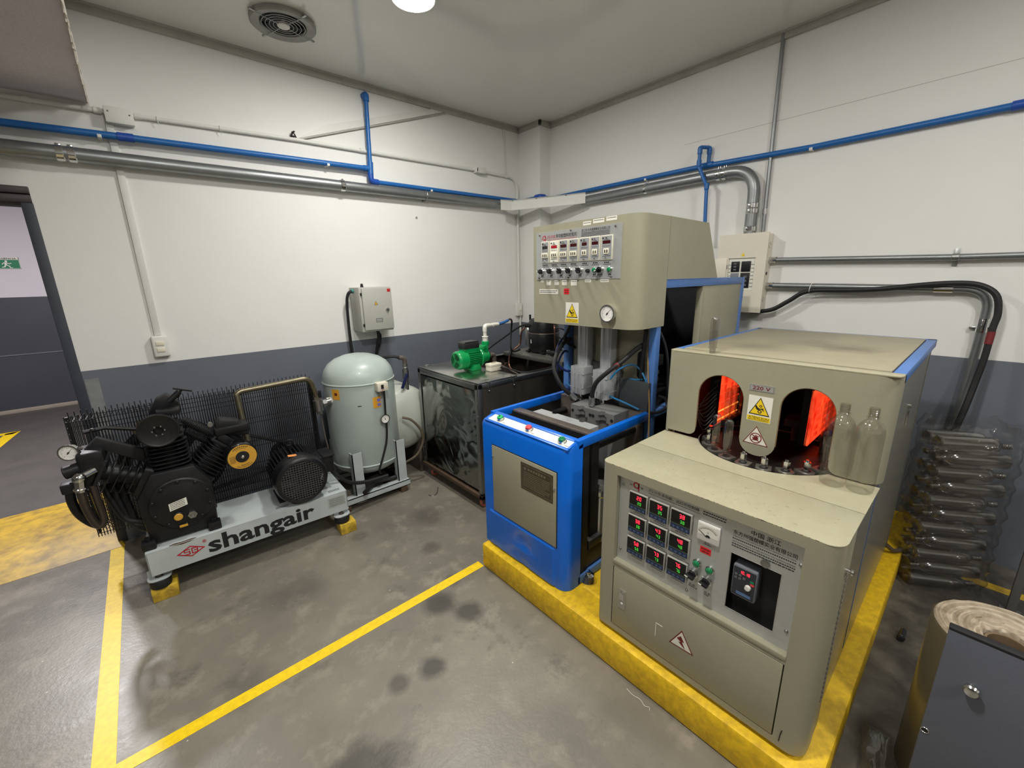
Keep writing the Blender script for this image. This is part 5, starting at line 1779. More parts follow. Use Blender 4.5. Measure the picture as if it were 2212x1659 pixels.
q = MB().lathe(c + ax * 0.205, ax, [(0.0, 0), (0.070, 0), (0.074, 0.006), (0.072, 0.022), (0.055, 0.030), (0.048, 0.070), (0.050, 0.085), (0.030, 0.105), (0.024, 0.118), (0.0, 0.118)], 32)
q.box((c.x + 0.235, c.y - 0.030, c.z + 0.0), (c.x + 0.295, c.y + 0.030, c.z + 0.090), 0.012)
q.lathe((c.x + 0.285, c.y, c.z + 0.085), (0, 0, 1), [(0.030, 0), (0.031, 0.020), (0.028, 0.032), (0.0, 0.032)], 20)
q.lathe((c.x + 0.250, c.y - 0.01, c.z + 0.065), (-0.3, 0, 1), [(0.030, 0), (0.030, 0.02), (0.018, 0.02), (0.016, 0.006), (0, 0.006)], 18)
part('pump_head', q, GREEN, t)
q = MB().prism([(0, 0), (0.09, 0), (0.075, 0.045), (0.015, 0.045)], FY(c.x + 0.105, c.y - 0.035, PZ - 0.001), -0.09, 0.028, bev=0.003)
part('foot', q, GREEN, t)
q = MB().cyl((c.x + 0.285, c.y, c.z + 0.112), (c.x + 0.285, c.y, c.z + 0.150), 0.022, seg=16)
q.torus((c.x + 0.285, c.y, c.z + 0.150), (0, 0, 1), 0.022, 0.004, 18, 6)
part('pipe_union', q, PVC, t)
q = MB().bend([(c.x + 0.285, c.y, c.z + 0.14), (c.x + 0.285, c.y, c.z + 0.232), (c.x + 0.395, c.y + 0.01, c.z + 0.232)], 0.03, 0.0145, 14)
q.bend([(c.x + 0.285, c.y, c.z + 0.19), (c.x + 0.285, c.y, c.z + 0.232), (c.x + 0.330, c.y + 0.004, c.z + 0.232)], 0.032, 0.0175, 14)
q.cyl((c.x + 0.365, c.y + 0.008, c.z + 0.232), (c.x + 0.430, c.y + 0.014, c.z + 0.232), 0.0175, 0.015, 14)
part('outlet_pipe', q, PVC, t, 'white plastic outlet pipe')
q = MB().bend([(c.x + 0.315, c.y, c.z), (c.x + 0.365, c.y, c.z), (c.x + 0.365, c.y - 0.005, c.z - 0.075)], 0.03, 0.019, 14)
q.torus((c.x + 0.325, c.y, c.z), (1, 0, 0), 0.019, 0.005, 16, 6)
part('inlet_elbow', q, DSTEEL, t)
q = MB().cyl((c.x + 0.365, c.y - 0.005, c.z - 0.055), (c.x + 0.365, c.y - 0.005, c.z - 0.19), 0.014, seg=12)
part('inlet_pipe', q, PVC, t)
t = thing('pump_hose', 'blue and black hose leaving the white pump pipe towards the corner', 'hose', (2.3, 2.6, 1.2))
part('blue_hose', MB().tube([(2.095, 2.558, PZ + 0.316), (2.17, 2.58, PZ + 0.320), (2.24, 2.60, PZ + 0.332)], 0.0115, 10, smooth=5), BLUEPIPE, t)
part('black_hose', MB().tube([(2.235, 2.60, PZ + 0.331), (2.30, 2.64, PZ + 0.335), (2.37, 2.70, PZ + 0.31), (2.40, 2.74, PZ + 0.25), (2.39, 2.74, PZ + 0.17), (2.36, 2.71, PZ + 0.09), (2.38, 2.70, PZ + 0.045), (2.46, 2.70, PZ + 0.050)], 0.008, 8, smooth=5), RUBBER, t)
t = thing('black_cable', 'thin black cable slanting from the black pot down the grey wall band', 'cable', (2.4, 2.9, 1.0))
part('sheath', MB().tube([(2.545, 2.70, 1.20), (2.52, 2.78, 1.17), (2.46, 2.90, 1.08), (2.38, 3.0, 0.99), (2.30, 3.05, 0.90), (2.28, 3.06, 0.70)], 0.008, 8, smooth=5), RUBBER, t)
t = thing('switch_box', 'small cream junction box with black lead beside the green pump', 'switch box', (1.905, 2.385, PZ))
part('body', MB().box((1.855, 2.355, PZ), (1.955, 2.420, PZ + 0.036), 0.004), CREAM, t)
q = MB().box((1.852, 2.352, PZ + 0.034), (1.958, 2.423, PZ + 0.055), 0.006)
part('cover', q, CREAM, t)
part('rocker', MB().box((1.890, 2.375, PZ + 0.054), (1.925, 2.400, PZ + 0.060), 0.003), mat('worn_cream', (196, 180, 150), 0.5), t)
part('lead', MB().tube([(1.945, 2.354, PZ + 0.020), (1.955, 2.33, PZ + 0.022), (1.985, 2.28, PZ + 0.010), (2.01, 2.20, PZ - 0.002), (2.10, 2.16, PZ - 0.004), (2.35, 2.165, PZ - 0.004)], 0.006, 8, smooth=5), RUBBER, t)
t = thing('suction_rod', 'thin dark rod leaning inside the open basin of the steel cabinet', 'rod', (2.1, 2.4, 0.8))
part('rod', MB().tube([(2.03, 2.50, 0.955), (2.12, 2.30, 0.86), (2.20, 2.20, 0.80)], 0.006, 8), DSTEEL, t)

# ================================================================== bottle blowing machine (blue)
BX, BY0, BY1, BZ = 1.263, 1.092, 1.712, 0.148
bl = thing('bottle_blower', 'tall blue and beige bottle blowing machine with control head', 'machine', (2.1, 1.4, 0.146))

# front console: folded blue shell with rounded corners, chamfered top and a slot for the button strip
def console_outline():
    r = 0.055
    return arc(BX + r, BY0 + r, r, 180, 270, 6) + [(1.365, BY0), (1.365, BY1)] + arc(BX + r * 0.5, BY1 - r * 0.5, r * 0.5, 90, 180, 5)


def ztop(x):
    return 0.858 + min(max((x - BX) / 0.02, 0), 1) * 0.012 + min(max((x - BX - 0.02) / 0.10, 0), 1) * 0.030


q = MB()
ol = console_outline()
n = len(ol)
v = [(x, yy, BZ) for x, yy in ol] + [(x, yy, ztop(x) - 0.012) for x, yy in ol] + [(x + (0.010 if x < BX + 0.03 else 0.0), min(max(yy, BY0 + 0.008), BY1 - 0.008), ztop(x + 0.008)) for x, yy in ol]
f = [(i, (i + 1) % n, n + (i + 1) % n, n + i) for i in range(n) if not (ol[i][0] > 1.36 and ol[(i + 1) % n][0] > 1.36)]
f += [(n + i, n + (i + 1) % n, 2 * n + (i + 1) % n, 2 * n + i) for i in range(n)]
vs_, fs_ = q._new(v, f)
# top deck pieces around the strip slot: the sloped top is a fan between the outline and its own plane
top = [vs_[2 * n + i] for i in range(n)]
q.bm.faces.new(top)
con = part('console', q, BLUE, bl, 'blue front console')
# lower blue skirt with a dent
q = MB()
na, nb = 44, 26
v, f = [], []
for i in range(na + 1):
    for j in range(nb + 1):
        yy, z = 1.160 + (1.655 - 1.160) * i / na, BZ + 0.002 + (0.362 - BZ) * j / nb
        e = ((yy - 1.372) / 0.055) ** 2 + ((z - 0.285) / 0.045) ** 2
        e2 = ((yy - 1.40) / 0.12) ** 2 + ((z - 0.27) / 0.07) ** 2
        e3 = ((yy - 1.375) / 0.035) ** 2 + ((z - 0.165) / 0.022) ** 2
        e_ = min(i, na - i, j, nb - j)
        v.append((BX - (0.0105 if e_ > 0 else 0.0) + 0.0075 * math.exp(-e) + 0.003 * math.exp(-e2) + 0.005 * math.exp(-e3) - 0.005 * math.exp(-(((yy - 1.372) / 0.07) ** 2 + ((z - 0.235) / 0.018) ** 2)), yy, z))
for i in range(na):
    for j in range(nb):
        a = i * (nb + 1) + j
        f.append((a, a + 1, a + nb + 2, a + nb + 1))
q._new(v, f)
part('skirt_panel', q, BLUE, bl, 'dented blue skirt panel')
# beige access door
FD = FX(BX - 0.001, 1.612, 0.372)
q = MB().box((-0.004, -0.004, -0.001), (0.462, 0.384, 0.001), M=FD)
part('door_gap', q, DARKIN, bl)
q = MB().box((0.0, 0.0, 0.0), (0.458, 0.380, 0.005), 0.0015, M=FD)
door = part('access_door', q, BEIGE, bl, 'beige access door')
TD = FD @ Matrix.Translation((0, 0, 0.005))
for (u, v0) in ((0.010, 0.318), (0.448, 0.300)):
    part('door_screw', screw(MB(), TD, u, v0, 0.0075, 0, 0.006), CHROME, door)
PL = TD @ Matrix.Translation((0.226, 0.222, 0))
q = MB().rect(PL, 0, 0, 0.214, 0.140, 0.0016)
np_ = part('nameplate', q, BRONZE, door, 'bronze nameplate')
q = MB()
T = PL @ Matrix.Translation((0, 0, 0.0016))
for a in ((0.008, 0.008, 0.206, 0.0095), (0.008, 0.1305, 0.206, 0.132), (0.008, 0.008, 0.0095, 0.132), (0.2045, 0.008, 0.206, 0.132)):
    q.rect(T, *a)
q.scribble(T, 0.050, 0.108, 0.178, 0.0115, word=1.05)
q.prism(arc(0.030, 0.113, 0.008, 0, 360, 14)[:-1], T, 0, 0.0004)
for i in range(9):
    q.scribble(T, 0.018, 0.093 - 0.0092 * i, 0.196 - (0.03 if i in (5, 8) else 0), 0.0042, t=0.0006)
part('plate_print', q, BRONZEL, np_)

# white button strip set into the sloped top
ST = Matrix.Translation((1.2855, 1.682, 0.8728)) @ Matrix(((0, math.cos(R_(16.5)), -math.sin(R_(16.5)), 0), (-1, 0, 0, 0), (0, math.sin(R_(16.5)), math.cos(R_(16.5)), 0), (0, 0, 0, 1)))
q = MB()
for a in ((-0.006, -0.014, 0.580, 0.002), (-0.010, 0.054, 0.586, 0.078), (-0.006, 0.0, 0.008, 0.056), (0.566, 0.0, 0.580, 0.056)):
    q.box((a[0], a[1], -0.004), (a[2], a[3], 0.0055), 0.004, M=ST)
part('strip_frame', q, BLUE, bl)
q = MB().rect(ST, 0.006, 0.000, 0.568, 0.056, 0.0012)
sp = part('button_strip', q, PAPER, bl, 'white button strip')
T = ST @ Matrix.Translation((0, 0, 0.0012))
nrm = T.to_3x3() @ Vector((0, 0, 1))
for (u, m, ln, lab) in ((0.085, GREENB, '启动', 'green start button'), (0.300, REDB, '急停', 'red button'), (0.515, GREENL, '启动', 'green start button')):
    q = MB().lathe(T @ Vector((u, 0.028, 0)), nrm, [(0.021, 0), (0.021, 0.004), (0.018, 0.006), (0.018, 0.014), (0, 0.014)], 24)
    bt = part('push_button', q, CHROME, sp, 'bright ringed push button')
    q = MB().lathe(T @ Vector((u, 0.028, 0.014)), nrm, [(0.0155, 0), (0.0155, 0.007), (0.013, 0.009), (0, 0.0095)], 24)
    part('button_cap', q, m, bt, lab)
    q = MB().scribble(T, u + 0.028, 0.012, u + 0.046, 0.0035)
    q.scribble(T, u - 0.035, 0.036, u - 0.027, 0.004)
    part('button_print', q, GREYPR, sp)
part('green_dot', MB().box((0.080, 0.022, 0.0235), (0.090, 0.032, 0.0245), 0.001, M=T), BLACKM, sp)

# frame: side rails, posts, top rails, feet
q = MB().box((1.335, BY0, 0.860), (1.935, BY0 + 0.028, 0.9005), 0.003)
part('side_rail', q, BLUE, bl)
q = MB().box((1.335, BY1 - 0.028, 0.860), (1.935, BY1, 0.9005), 0.003)
part('side_rail', q, BLUE, bl)
for yy in (BY0, BY1 - 0.04):
    for x, z1 in ((1.928, 1.575), (2.945, 1.575)):
        q = MB().box((x, yy, BZ), (x + 0.04, yy + 0.04, z1), 0.002)
        part('post', q, BLUEF, bl)
    q = MB().box((1.968, yy, 1.535), (2.945, yy + 0.04, 1.575), 0.002)
    part('top_rail', q, BLUEF, bl)
    q = MB().box((1.35, yy, BZ + 0.002), (2.945, yy + 0.04, BZ + 0.045), 0.002)
    part('bottom_rail', q, BLUEF, bl)
    q = MB().box((1.968, yy, 0.86), (2.945, yy + 0.04, 0.90), 0.002)
    part('middle_rail', q, BLUEF, bl)
q = MB().box((2.945, BY0 + 0.04, 1.535), (2.985, BY1 - 0.04, 1.575), 0.002)
q.box((2.945, BY0 + 0.04, BZ), (2.985, BY1 - 0.04, BZ + 0.04), 0.002)
q.box((1.928, BY0 + 0.04, 1.535), (1.968, BY1 - 0.04, 1.575), 0.002)
part('cross_rail', q, BLUEF, bl)
for (x, yy) in ((1.42, BY0 + 0.0), (1.42, BY1 - 0.05), (2.9, BY0 + 0.02), (2.9, BY1 - 0.02)):
    q = MB().lathe((x, yy - 0.006, 0.146), (0, 0, 1), [(0.0, 0), (0.040, 0), (0.042, 0.006), (0.030, 0.034), (0.014, 0.040), (0.014, 0.05)], 22)
    part('levelling_foot', q, CHROME, bl)
part('sliding_panel', MB().box((2.425, BY0 + 0.004, 0.20), (2.945, BY0 + 0.010, 1.535), 0.002).box((2.405, BY0 + 0.004, 0.20), (2.428, BY0 + 0.040, 1.535), 0.003), BEIGE, bl, 'beige sliding side panel')
part('far_side_panel', MB().box((1.968, BY1 - 0.012, 0.20), (2.945, BY1 - 0.006, 1.535)), DARKIN, bl)
part('rear_panel', MB().box((2.975, BY0 + 0.02, 0.20), (2.983, BY1 - 0.02, 1.535)), DARKIN, bl)
part('interior_shelf', MB().box((1.97, BY0 + 0.012, 0.84), (2.94, BY1 - 0.012, 0.856)), DARKIN, bl)
# beige inner panel with cable slots
FI = FX(1.972, BY1 - 0.04, 0.95)
q = MB().box((0, 0, -0.006), (0.54, 0.61, 0), M=FI)
ip = part('inner_panel', q, BEIGE, bl)
for (u, v0) in ((0.075, 0.22), (0.475, 0.18)):
    q = MB().prism([(p[0] + u, p[1] + v0) for p in rrect(-0.022, -0.075, 0.022, 0.075, 0.021, 6)], FI, 0, 0.002)
    part('cable_slot', q, BLACKM, ip)
q = MB().box((1.905, 1.104, 0.885), (1.935, 1.28, 1.055), 0.003)
part('dark_side_plate', q, mat('dark_slate_plate', (58, 62, 64), 0.5), bl)

# mould section
q = MB().box((1.470, 1.125, 0.30), (1.525, 1.683, 0.884), 0.003)
part('front_platen', q, DSTEEL, bl, 'worn steel front platen')
q = MB().box((1.470, 1.126, 0.40), (1.466, 1.682, 0.876))
q.box((1.470, 1.1235, 0.30), (1.5255, 1.126, 0.868))
part('platen_face', q, BLACKM, bl)
q = MB().box((1.868, 1.12, 0.30), (1.905, 1.68, 0.895), 0.003)
part('rear_platen', q, DSTEEL, bl)


def mould(x0, x1, face, mats, name, z0, z1, y0=1.195, y1=1.480, label=None):
    """Half mould with two bottle cavities opening towards `face` (-1: to -x, +1: to +x)."""
    def outline(r):
        pts = []
        if face < 0:
            pts += [(x1, y0), (x1, y1), (x0, y1)]
            for cy in (y0 + (y1 - y0) * 0.74, y0 + (y1 - y0) * 0.26):
                pts += [(x0 + r * math.sin(R_(a)), cy + r * math.cos(R_(a))) for a in range(0, 181, 20)]
            pts += [(x0, y0)]
        else:
            pts += [(x0, y1), (x0, y0), (x1, y0)]
            for cy in (y0 + (y1 - y0) * 0.26, y0 + (y1 - y0) * 0.74):
                pts += [(x1 - r * math.sin(R_(a)), cy - r * math.cos(R_(a))) for a in range(0, 181, 20)]
            pts += [(x1, y1)]
        return pts
    q = MB()
    q.prism(outline(0.043), FZ(0, 0, 0), z0, z1 - 0.055)
    q.prism(outline(0.028), FZ(0, 0, 0), z1 - 0.055, z1 - 0.022)
    q.prism(outline(0.018), FZ(0, 0, 0), z1 - 0.022, z1)
    m_ = part(name, q, mats, bl, label)
    return m_


MSTEEL = mat('mould_steel', (136, 136, 134), 0.38, 0.35, var=0.35, vscale=9)
mb_ = mould(1.735, 1.868, -1, MSTEEL, 'rear_mould', 0.56, 0.902, 1.190, 1.482, 'grey steel rear mould')
q = MB()
for yy in (1.468, 1.345, 1.325, 1.204):
    for z in (0.868, 0.62):
        q.cyl((1.733, yy, z), (1.738, yy, z), 0.009, seg=14)
pieces('bolt_hole', q, BLACKM, mb_)
ma_ = mould(1.545, 1.618, 1, mat('bright_mould_aluminium', (206, 208, 206), 0.3, 0.5, var=0.3, vscale=14), 'front_mould', 0.56, 0.872, 1.20, 1.60, 'bright aluminium front mould')
for yy in (1.16, 1.64):
    for z in (0.80, 0.50):
        q = MB().cyl((1.52, yy, z), (1.87, yy, z), 0.021, seg=18)
        part('tie_bar', q, mat('tie_bar_steel', (70, 72, 72), 0.25, 0.9) if 'tie_bar_steel' not in MATS else MATS['tie_bar_steel'], bl)
q = MB().cyl((1.38, 1.40, 0.62), (1.47, 1.40, 0.62), 0.045, seg=20)
q.cyl((1.42, 1.16, 0.56), (1.42, 1.16, 0.22), 0.02, seg=14)
part('clamp_ram', q, CHROME, bl)
q = MB().lathe((1.56, 1.13, 0.30), (0, 0, 1), [(0.0, 0), (0.040, 0), (0.040, 0.02), (0.034, 0.03), (0.034, 0.24), (0.042, 0.25), (0.042, 0.29), (0.030, 0.31), (0, 0.31)], 22)
part('chrome_column', q, CHROME, bl)
q = MB().box((1.378, 1.10, BZ), (1.425, 1.15, 0.858), 0.003)
part('dark_upright', q, BLACKM, bl)
q = MB().box((1.42, 1.105, 0.20), (1.93, 1.70, 0.30), 0.004)
q.box((1.44, 1.10, 0.300), (1.90, 1.15, 0.345), 0.004)
part('bed_casting', q, mat('dark_casting', (50, 48, 46), 0.5, 0.3, var=0.4, vscale=8), bl)

# two blow cylinders under the head
for cy in (1.530, 1.368):
    q = MB().box((1.885, cy - 0.036, 1.085), (1.940, cy + 0.036, 1.40), 0.004)
    for k in (-0.018, 0.018):
        q.box((1.880, cy + k - 0.006, 1.085), (1.886, cy + k + 0.006, 1.40), 0.001)
    g = part('guide_column', q, ALUM, bl, 'aluminium guide column')
    q = MB().box((1.840, cy - 0.050, 0.930), (1.930, cy + 0.050, 1.095), 0.006)
    for k in (-0.028, 0.0, 0.028):
        q.box((1.834, cy + k - 0.010, 0.932), (1.841, cy + k + 0.010, 1.093), 0.002)
    q.box((1.836, cy - 0.051, 0.970), (1.932, cy + 0.051, 0.974))
    q.box((1.836, cy - 0.051, 1.050), (1.932, cy + 0.051, 1.054))
    part('blow_cylinder', q, ALUM, g, 'grooved aluminium blow cylinder')
    q = MB().cyl((1.872, cy, 0.935), (1.872, cy, 0.885), 0.017, seg=16)
    q.cyl((1.872, cy, 0.893), (1.872, cy, 0.884), 0.030, seg=20)
    q.cyl((1.872, cy, 0.912), (1.835, cy, 0.912), 0.013, seg=6)
    part('blow_rod', q, CHROME, g)
q = MB().box((1.93, 1.30, 0.90), (1.955, 1.60, 1.12), 0.004)
part('cylinder_plate', q, mat('cylinder_plate_grey', (92, 92, 90), 0.45, 0.4), bl)

# hoses
FERR = mat('hose_ferrule', (150, 152, 150), 0.35, 0.75)
for (pts, nm) in (([(1.93, 1.66, 1.235), (1.86, 1.655, 1.215), (1.77, 1.625, 1.165), (1.72, 1.60, 1.10), (1.71, 1.565, 1.04), (1.73, 1.535, 0.985), (1.765, 1.515, 0.945)], 'a'),
                  ([(1.94, 1.175, 1.245), (1.89, 1.185, 1.225), (1.82, 1.215, 1.17), (1.77, 1.27, 1.11), (1.755, 1.325, 1.05), (1.76, 1.352, 0.99), (1.765, 1.358, 0.955)], 'b')):
    h_ = part('hydraulic_hose', MB().tube(pts, 0.0125, 10, smooth=6), RUBBER, bl, 'black hydraulic hose')
    p1, p0 = Vector(pts[-1]), Vector(pts[-2])
    d_ = (p1 - p0).normalized()
    part('hose_ferrule', MB().cyl(p1 - d_ * 0.005, p1 + d_ * 0.045, 0.0175, seg=16), FERR, h_)
    cyy = 1.53 if nm == 'a' else 1.368
    q = MB().tube([p1 + d_ * 0.04, p1 + d_ * 0.062, Vector((1.80, cyy + 0.005, 0.908)), Vector((1.84, cyy, 0.912))], 0.010, 8, smooth=4)
    q.cyl((1.815, cyy + 0.003, 0.910), (1.838, cyy, 0.912), 0.016, seg=6)
    part('hose_elbow', q, BLACK, h_)
    k = Vector(pts[3]).lerp(Vector(pts[2]), 0.4) if nm == 'b' else Vector(pts[3])
    e = (Vector(pts[2]) - Vector(pts[3])).normalized()
    if nm == 'b':
        part('red_hose_mark', MB().cyl(Vector((1.807, 1.226, 1.157)), Vector((1.785, 1.251, 1.130)), 0.0132, seg=12), mat('hose_red_mark', (140, 58, 56), 0.5), h_)
for pts in ([(1.935, 1.69, 1.22), (1.90, 1.68, 1.25), (1.84, 1.68, 1.20), (1.80, 1.66, 1.12), (1.84, 1.63, 1.06), (1.90, 1.60, 1.04)],
            [(1.935, 1.68, 1.15), (1.88, 1.67, 1.16), (1.82, 1.66, 1.10), (1.80, 1.65, 1.00), (1.83, 1.62, 0.95), (1.89, 1.59, 0.94)]):
    part('navy_tube', MB().tube(pts, 0.007, 8, smooth=6), NAVY, bl)
for pts in ([(1.90, 1.655, 1.075), (1.88, 1.62, 1.06), (1.87, 1.585, 1.06)], [(1.90, 1.655, 0.965), (1.88, 1.62, 0.955), (1.87, 1.585, 0.955)],
            [(1.87, 1.32, 1.05), (1.89, 1.28, 1.105), (1.92, 1.23, 1.135), (1.93, 1.18, 1.12), (1.925, 1.13, 1.05), (1.925, 1.118, 0.95), (1.92, 1.12, 0.895)],
            [(1.87, 1.318, 0.952), (1.87, 1.28, 0.945), (1.88, 1.22, 0.93), (1.90, 1.15, 0.905)],
            [(1.93, 1.24, 1.055), (1.93, 1.20, 1.055), (1.935, 1.16, 1.065)]):
    part('air_tube', MB().tube(pts, 0.0055, 8, smooth=6), AIRBLUE, bl, 'blue air tube')
part('black_loom', MB().tube([(1.935, 1.155, 1.33), (1.93, 1.16, 1.22), (1.93, 1.165, 1.12), (1.94, 1.17, 1.06), (1.95, 1.16, 1.05)], 0.011, 8, smooth=5), RUBBER, bl)
part('black_loom', MB().tube([(1.91, 1.64, 1.33), (1.90, 1.66, 1.28), (1.88, 1.665, 1.24), (1.92, 1.655, 1.20), (1.96, 1.65, 1.18)], 0.010, 8, smooth=5), RUBBER, bl)
part('tan_tie', MB().tube([(1.935, 1.14, 1.22), (1.92, 1.12, 1.10), (1.905, 1.095, 0.95), (1.90, 1.085, 0.80), (1.90, 1.082, 0.60)], 0.004, 6, smooth=4), mat('tan_cord', (150, 118, 66), 0.6), bl)

# inside the side opening
q = MB().lathe((2.09, 1.21, 0.99), (0, 0, 1), [(0.0, 0), (0.035, 0), (0.040, 0.02), (0.030, 0.05), (0.030, 0.07), (0.05, 0.075), (0.05, 0.09), (0.025, 0.10), (0.025, 0.17), (0.012, 0.18), (0, 0.19)], 18)
q.cyl((2.00, 1.16, 1.02), (2.16, 1.22, 1.02), 0.026, seg=14)
q.box((1.99, 1.14, 0.93), (2.06, 1.20, 1.05), 0.008)
part('solenoid_valve', q, mat('tarnished_brass_valve', (110, 98, 84), 0.4, 0.8, var=0.5, vscale=20), bl)
part('valve_coil', MB().box((2.10, 1.165, 1.11), (2.15, 1.225, 1.17), 0.004), BLACKM, bl)
part('white_fitting', MB().cyl((2.005, 1.14, 1.09), (1.998, 1.14, 1.19), 0.010, 0.007, 10), WHITEP, bl)
part('black_hose', MB().tube([(1.99, 1.22, 1.36), (2.06, 1.20, 1.35), (2.14, 1.18, 1.27), (2.20, 1.17, 1.14), (2.22, 1.17, 0.95), (2.20, 1.18, 0.86)], 0.008, 8, smooth=6), mat('grey_hose', (62, 66, 72), 0.5), bl)
part('black_hose', MB().tube([(1.90, 1.10, 0.90), (1.96, 1.07, 0.895), (2.02, 1.06, 0.91), (2.03, 1.07, 0.95), (2.0, 1.10, 0.97)], 0.008, 8, smooth=5), RUBBER, bl)
q = MB()
for k in range(4):
    q.tube([(2.0, 1.14 + 0.06 * k, 0.875), (2.3, 1.20 + 0.05 * k, 0.90 + 0.02 * (k % 2)), (2.6, 1.16 + 0.06 * k, 0.88)], 0.012, 8, smooth=4)
pieces('loose_hose', q, RUBBER, bl)

# control head
HX, HY0, HY1, HZ0, HZ1 = 1.728, 1.088, 1.768, 1.347, 1.872
r = 0.075
plan = arc(HX + r, HY0 + r, r, 180, 270, 7) + [(1.985, HY0), (1.985, HY1), (HX, HY1)]
q = MB().prism(plan, FZ(0, 0, 0), HZ0, HZ1, bev=0.0)
head = part('control_head', q, BEIGE, bl, 'beige control head')
q = MB().prism([(1.988, 1.578), (2.560, 1.578), (2.392, 1.868), (1.988, 1.872)], FY(0, HY0, 0), -(HY1 - HY0), 0)
part('rear_cowl', q, BEIGE, bl, 'beige rear cowl')
RELF = mat('relay_face_grey', (150, 152, 153), 0.45)
FH = FX(HX, 1.745, 1.587)
pw, ph = 0.562, 0.250
q = MB().rect(FH, 0, 0, pw, ph, 0.0025)
cp = part('control_panel', q, ALU, bl, 'brushed aluminium control panel')
T = FH @ Matrix.Translation((0, 0, 0.0025))
for (u, v0) in ((0.028, 0.238), (0.252, 0.2445), (0.525, 0.238), (0.022, 0.010), (0.238, 0.010), (0.510, 0.010)):
    part('panel_screw', screw(MB(), T, u, v0, 0.0055, 0, 0.004), DSTEEL, cp)
q = MB()
q.text(T, '多功能塑料吹瓶机', 0.021, 0.148, 0.2155, w=0.144, bold=0.0002)
q.text(T, '浙江东方州强塑模实业有限公司', 0.015, 0.322, 0.229, w=0.172, bold=0.0001)
for i in range(4):
    q.scribble(T, 0.322, 0.2225 - 0.0055 * i, 0.494, 0.0024)
for (k, (u0, wd)) in enumerate(((0.046, 0.056), (0.110, 0.064), (0.178, 0.061), (0.246, 0.062), (0.315, 0.065), (0.385, 0.057), (0.449, 0.066))):
    uc = u0 + wd / 2
    q.scribble(T, uc - (0.022 if k < 4 else 0.014), 0.0735, uc + (0.022 if k < 4 else 0.014), 0.0066, word=1.05)
    q.scribble(T, uc - 0.022, 0.0665, uc + 0.024, 0.0026)
for (u, wl) in ((0.050, 0.020), (0.118, 0.020), (0.190, 0.020), (0.252, 0.020), (0.320, 0.020), (0.410, 0.016), (0.447, 0.030), (0.502, 0.016)):
    q.scribble(T, u - wl * 0.5, 0.0165, u + wl * 0.5, 0.0066, word=1.05)
    q.scribble(T, u - 0.011, 0.0105, u + 0.014, 0.0024)
part('lettering', q, BLKP, cp, 'black panel lettering')
q = MB()
q.text(T, 'ZQ-22', 0.019, 0.086, 0.2165, w=0.042)
q.text(T, '型', 0.0165, 0.1295, 0.2160)
q.text(T, 'MODEL ZQ-22 MULTI-FUNCTION PLASTIC BOTTLE BLOWER', 0.0080, 0.086, 0.2045, w=0.206)
cc_ = T @ Matrix.Translation((0.062, 0.2195, 0))
o_, i_ = arc(0, 0, 0.0125, 0, 340, 18), arc(0, 0, 0.0080, 0, 340, 18)
for k in range(18):
    q.prism([o_[k], o_[k + 1], i_[k + 1], i_[k]], cc_, 0, 0.0004)
q.rect(cc_, 0.0080, -0.019, 0.0125, 0.012, 0.0004)
q.text(cc_, '州', 0.0075, -0.0225, -0.008)
q.text(cc_, '强', 0.0075, 0.0145, -0.008)
part('emblem', q, REDP, cp, 'red emblem and model name')
for k, (u0, wd, nd, lit) in enumerate(((0.046, 0.056, 3, 0), (0.110, 0.064, 3, 1), (0.178, 0.061, 3, 0), (0.246, 0.062, 3, 0), (0.315, 0.065, 2, 0), (0.385, 0.057, 2, 0), (0.449, 0.066, 2, 0))):
    v0, hh = 0.089, 0.112
    q = MB().box((u0, v0, 0), (u0 + wd, v0 + hh, 0.006), 0.0012, M=T)
    tm = part('time_relay', q, IVORY, cp, 'ivory framed time relay')
    T2 = T @ Matrix.Translation((0, 0, 0.006))
    q = MB().rect(T2, u0 + 0.0035, v0 + 0.0035, u0 + wd - 0.0035, v0 + hh - 0.0035, 0.0008)
    part('relay_face', q, (PAPER if lit else RELF), tm)
    T3 = T2 @ Matrix.Translation((0, 0, 0.0008))
    ww_ = wd * (0.46 if k == 4 else 0.66)
    q = MB().rect(T3, u0 + wd / 2 - ww_ / 2, v0 + 0.074, u0 + wd / 2 + ww_ / 2, v0 + 0.088, 0.0012)
    part('relay_display', q, LCDLIT if lit else (BLACKM if k == 0 else LCDRED), tm, 'lit red display' if lit else None)
    q = MB().box((u0 + wd / 2 - 0.0075 * nd, v0 + 0.026, 0), (u0 + wd / 2 + 0.0075 * nd, v0 + 0.052, 0.004), 0.001, M=T3)
    th = part('thumbwheel', q, IVORY, tm)
    q = MB()
    for j in range(nd):
        uu_ = u0 + wd / 2 + (j - (nd - 1) / 2) * 0.0125
        q.rect(T3 @ Matrix.Translation((0, 0, 0.004)), uu_ - 0.003, v0 + 0.032, uu_ + 0.003, v0 + 0.046, 0.0004)
    part('thumbwheel_window', q, BLKP, th)
    q = MB().text(T3, 'TIME RELAYS', 0.0075, u0 + wd * 0.16, v0 + 0.060, w=wd * 0.68)
    q.scribble(T3, u0 + wd * 0.14, v0 + 0.016, u0 + wd * 0.86, 0.0022)
    q.scribble(T3, u0 + wd * 0.30, v0 + 0.091, u0 + wd * 0.68, 0.0022)
    q.prism(arc(u0 + 0.012, v0 + 0.099, 0.0045, 0, 360, 12)[:-1], T3, 0, 0.0004)
    part('relay_print', q, BLKP, tm)
    q = screw(MB(), T3, u0 + wd * 0.47, v0 + 0.101, 0.0045, 0, 0.004)
    screw(q, T3, u0 + wd * 0.47, v0 + 0.009, 0.0045, 0, 0.004)
    part('relay_screw', q, CHROME, tm)
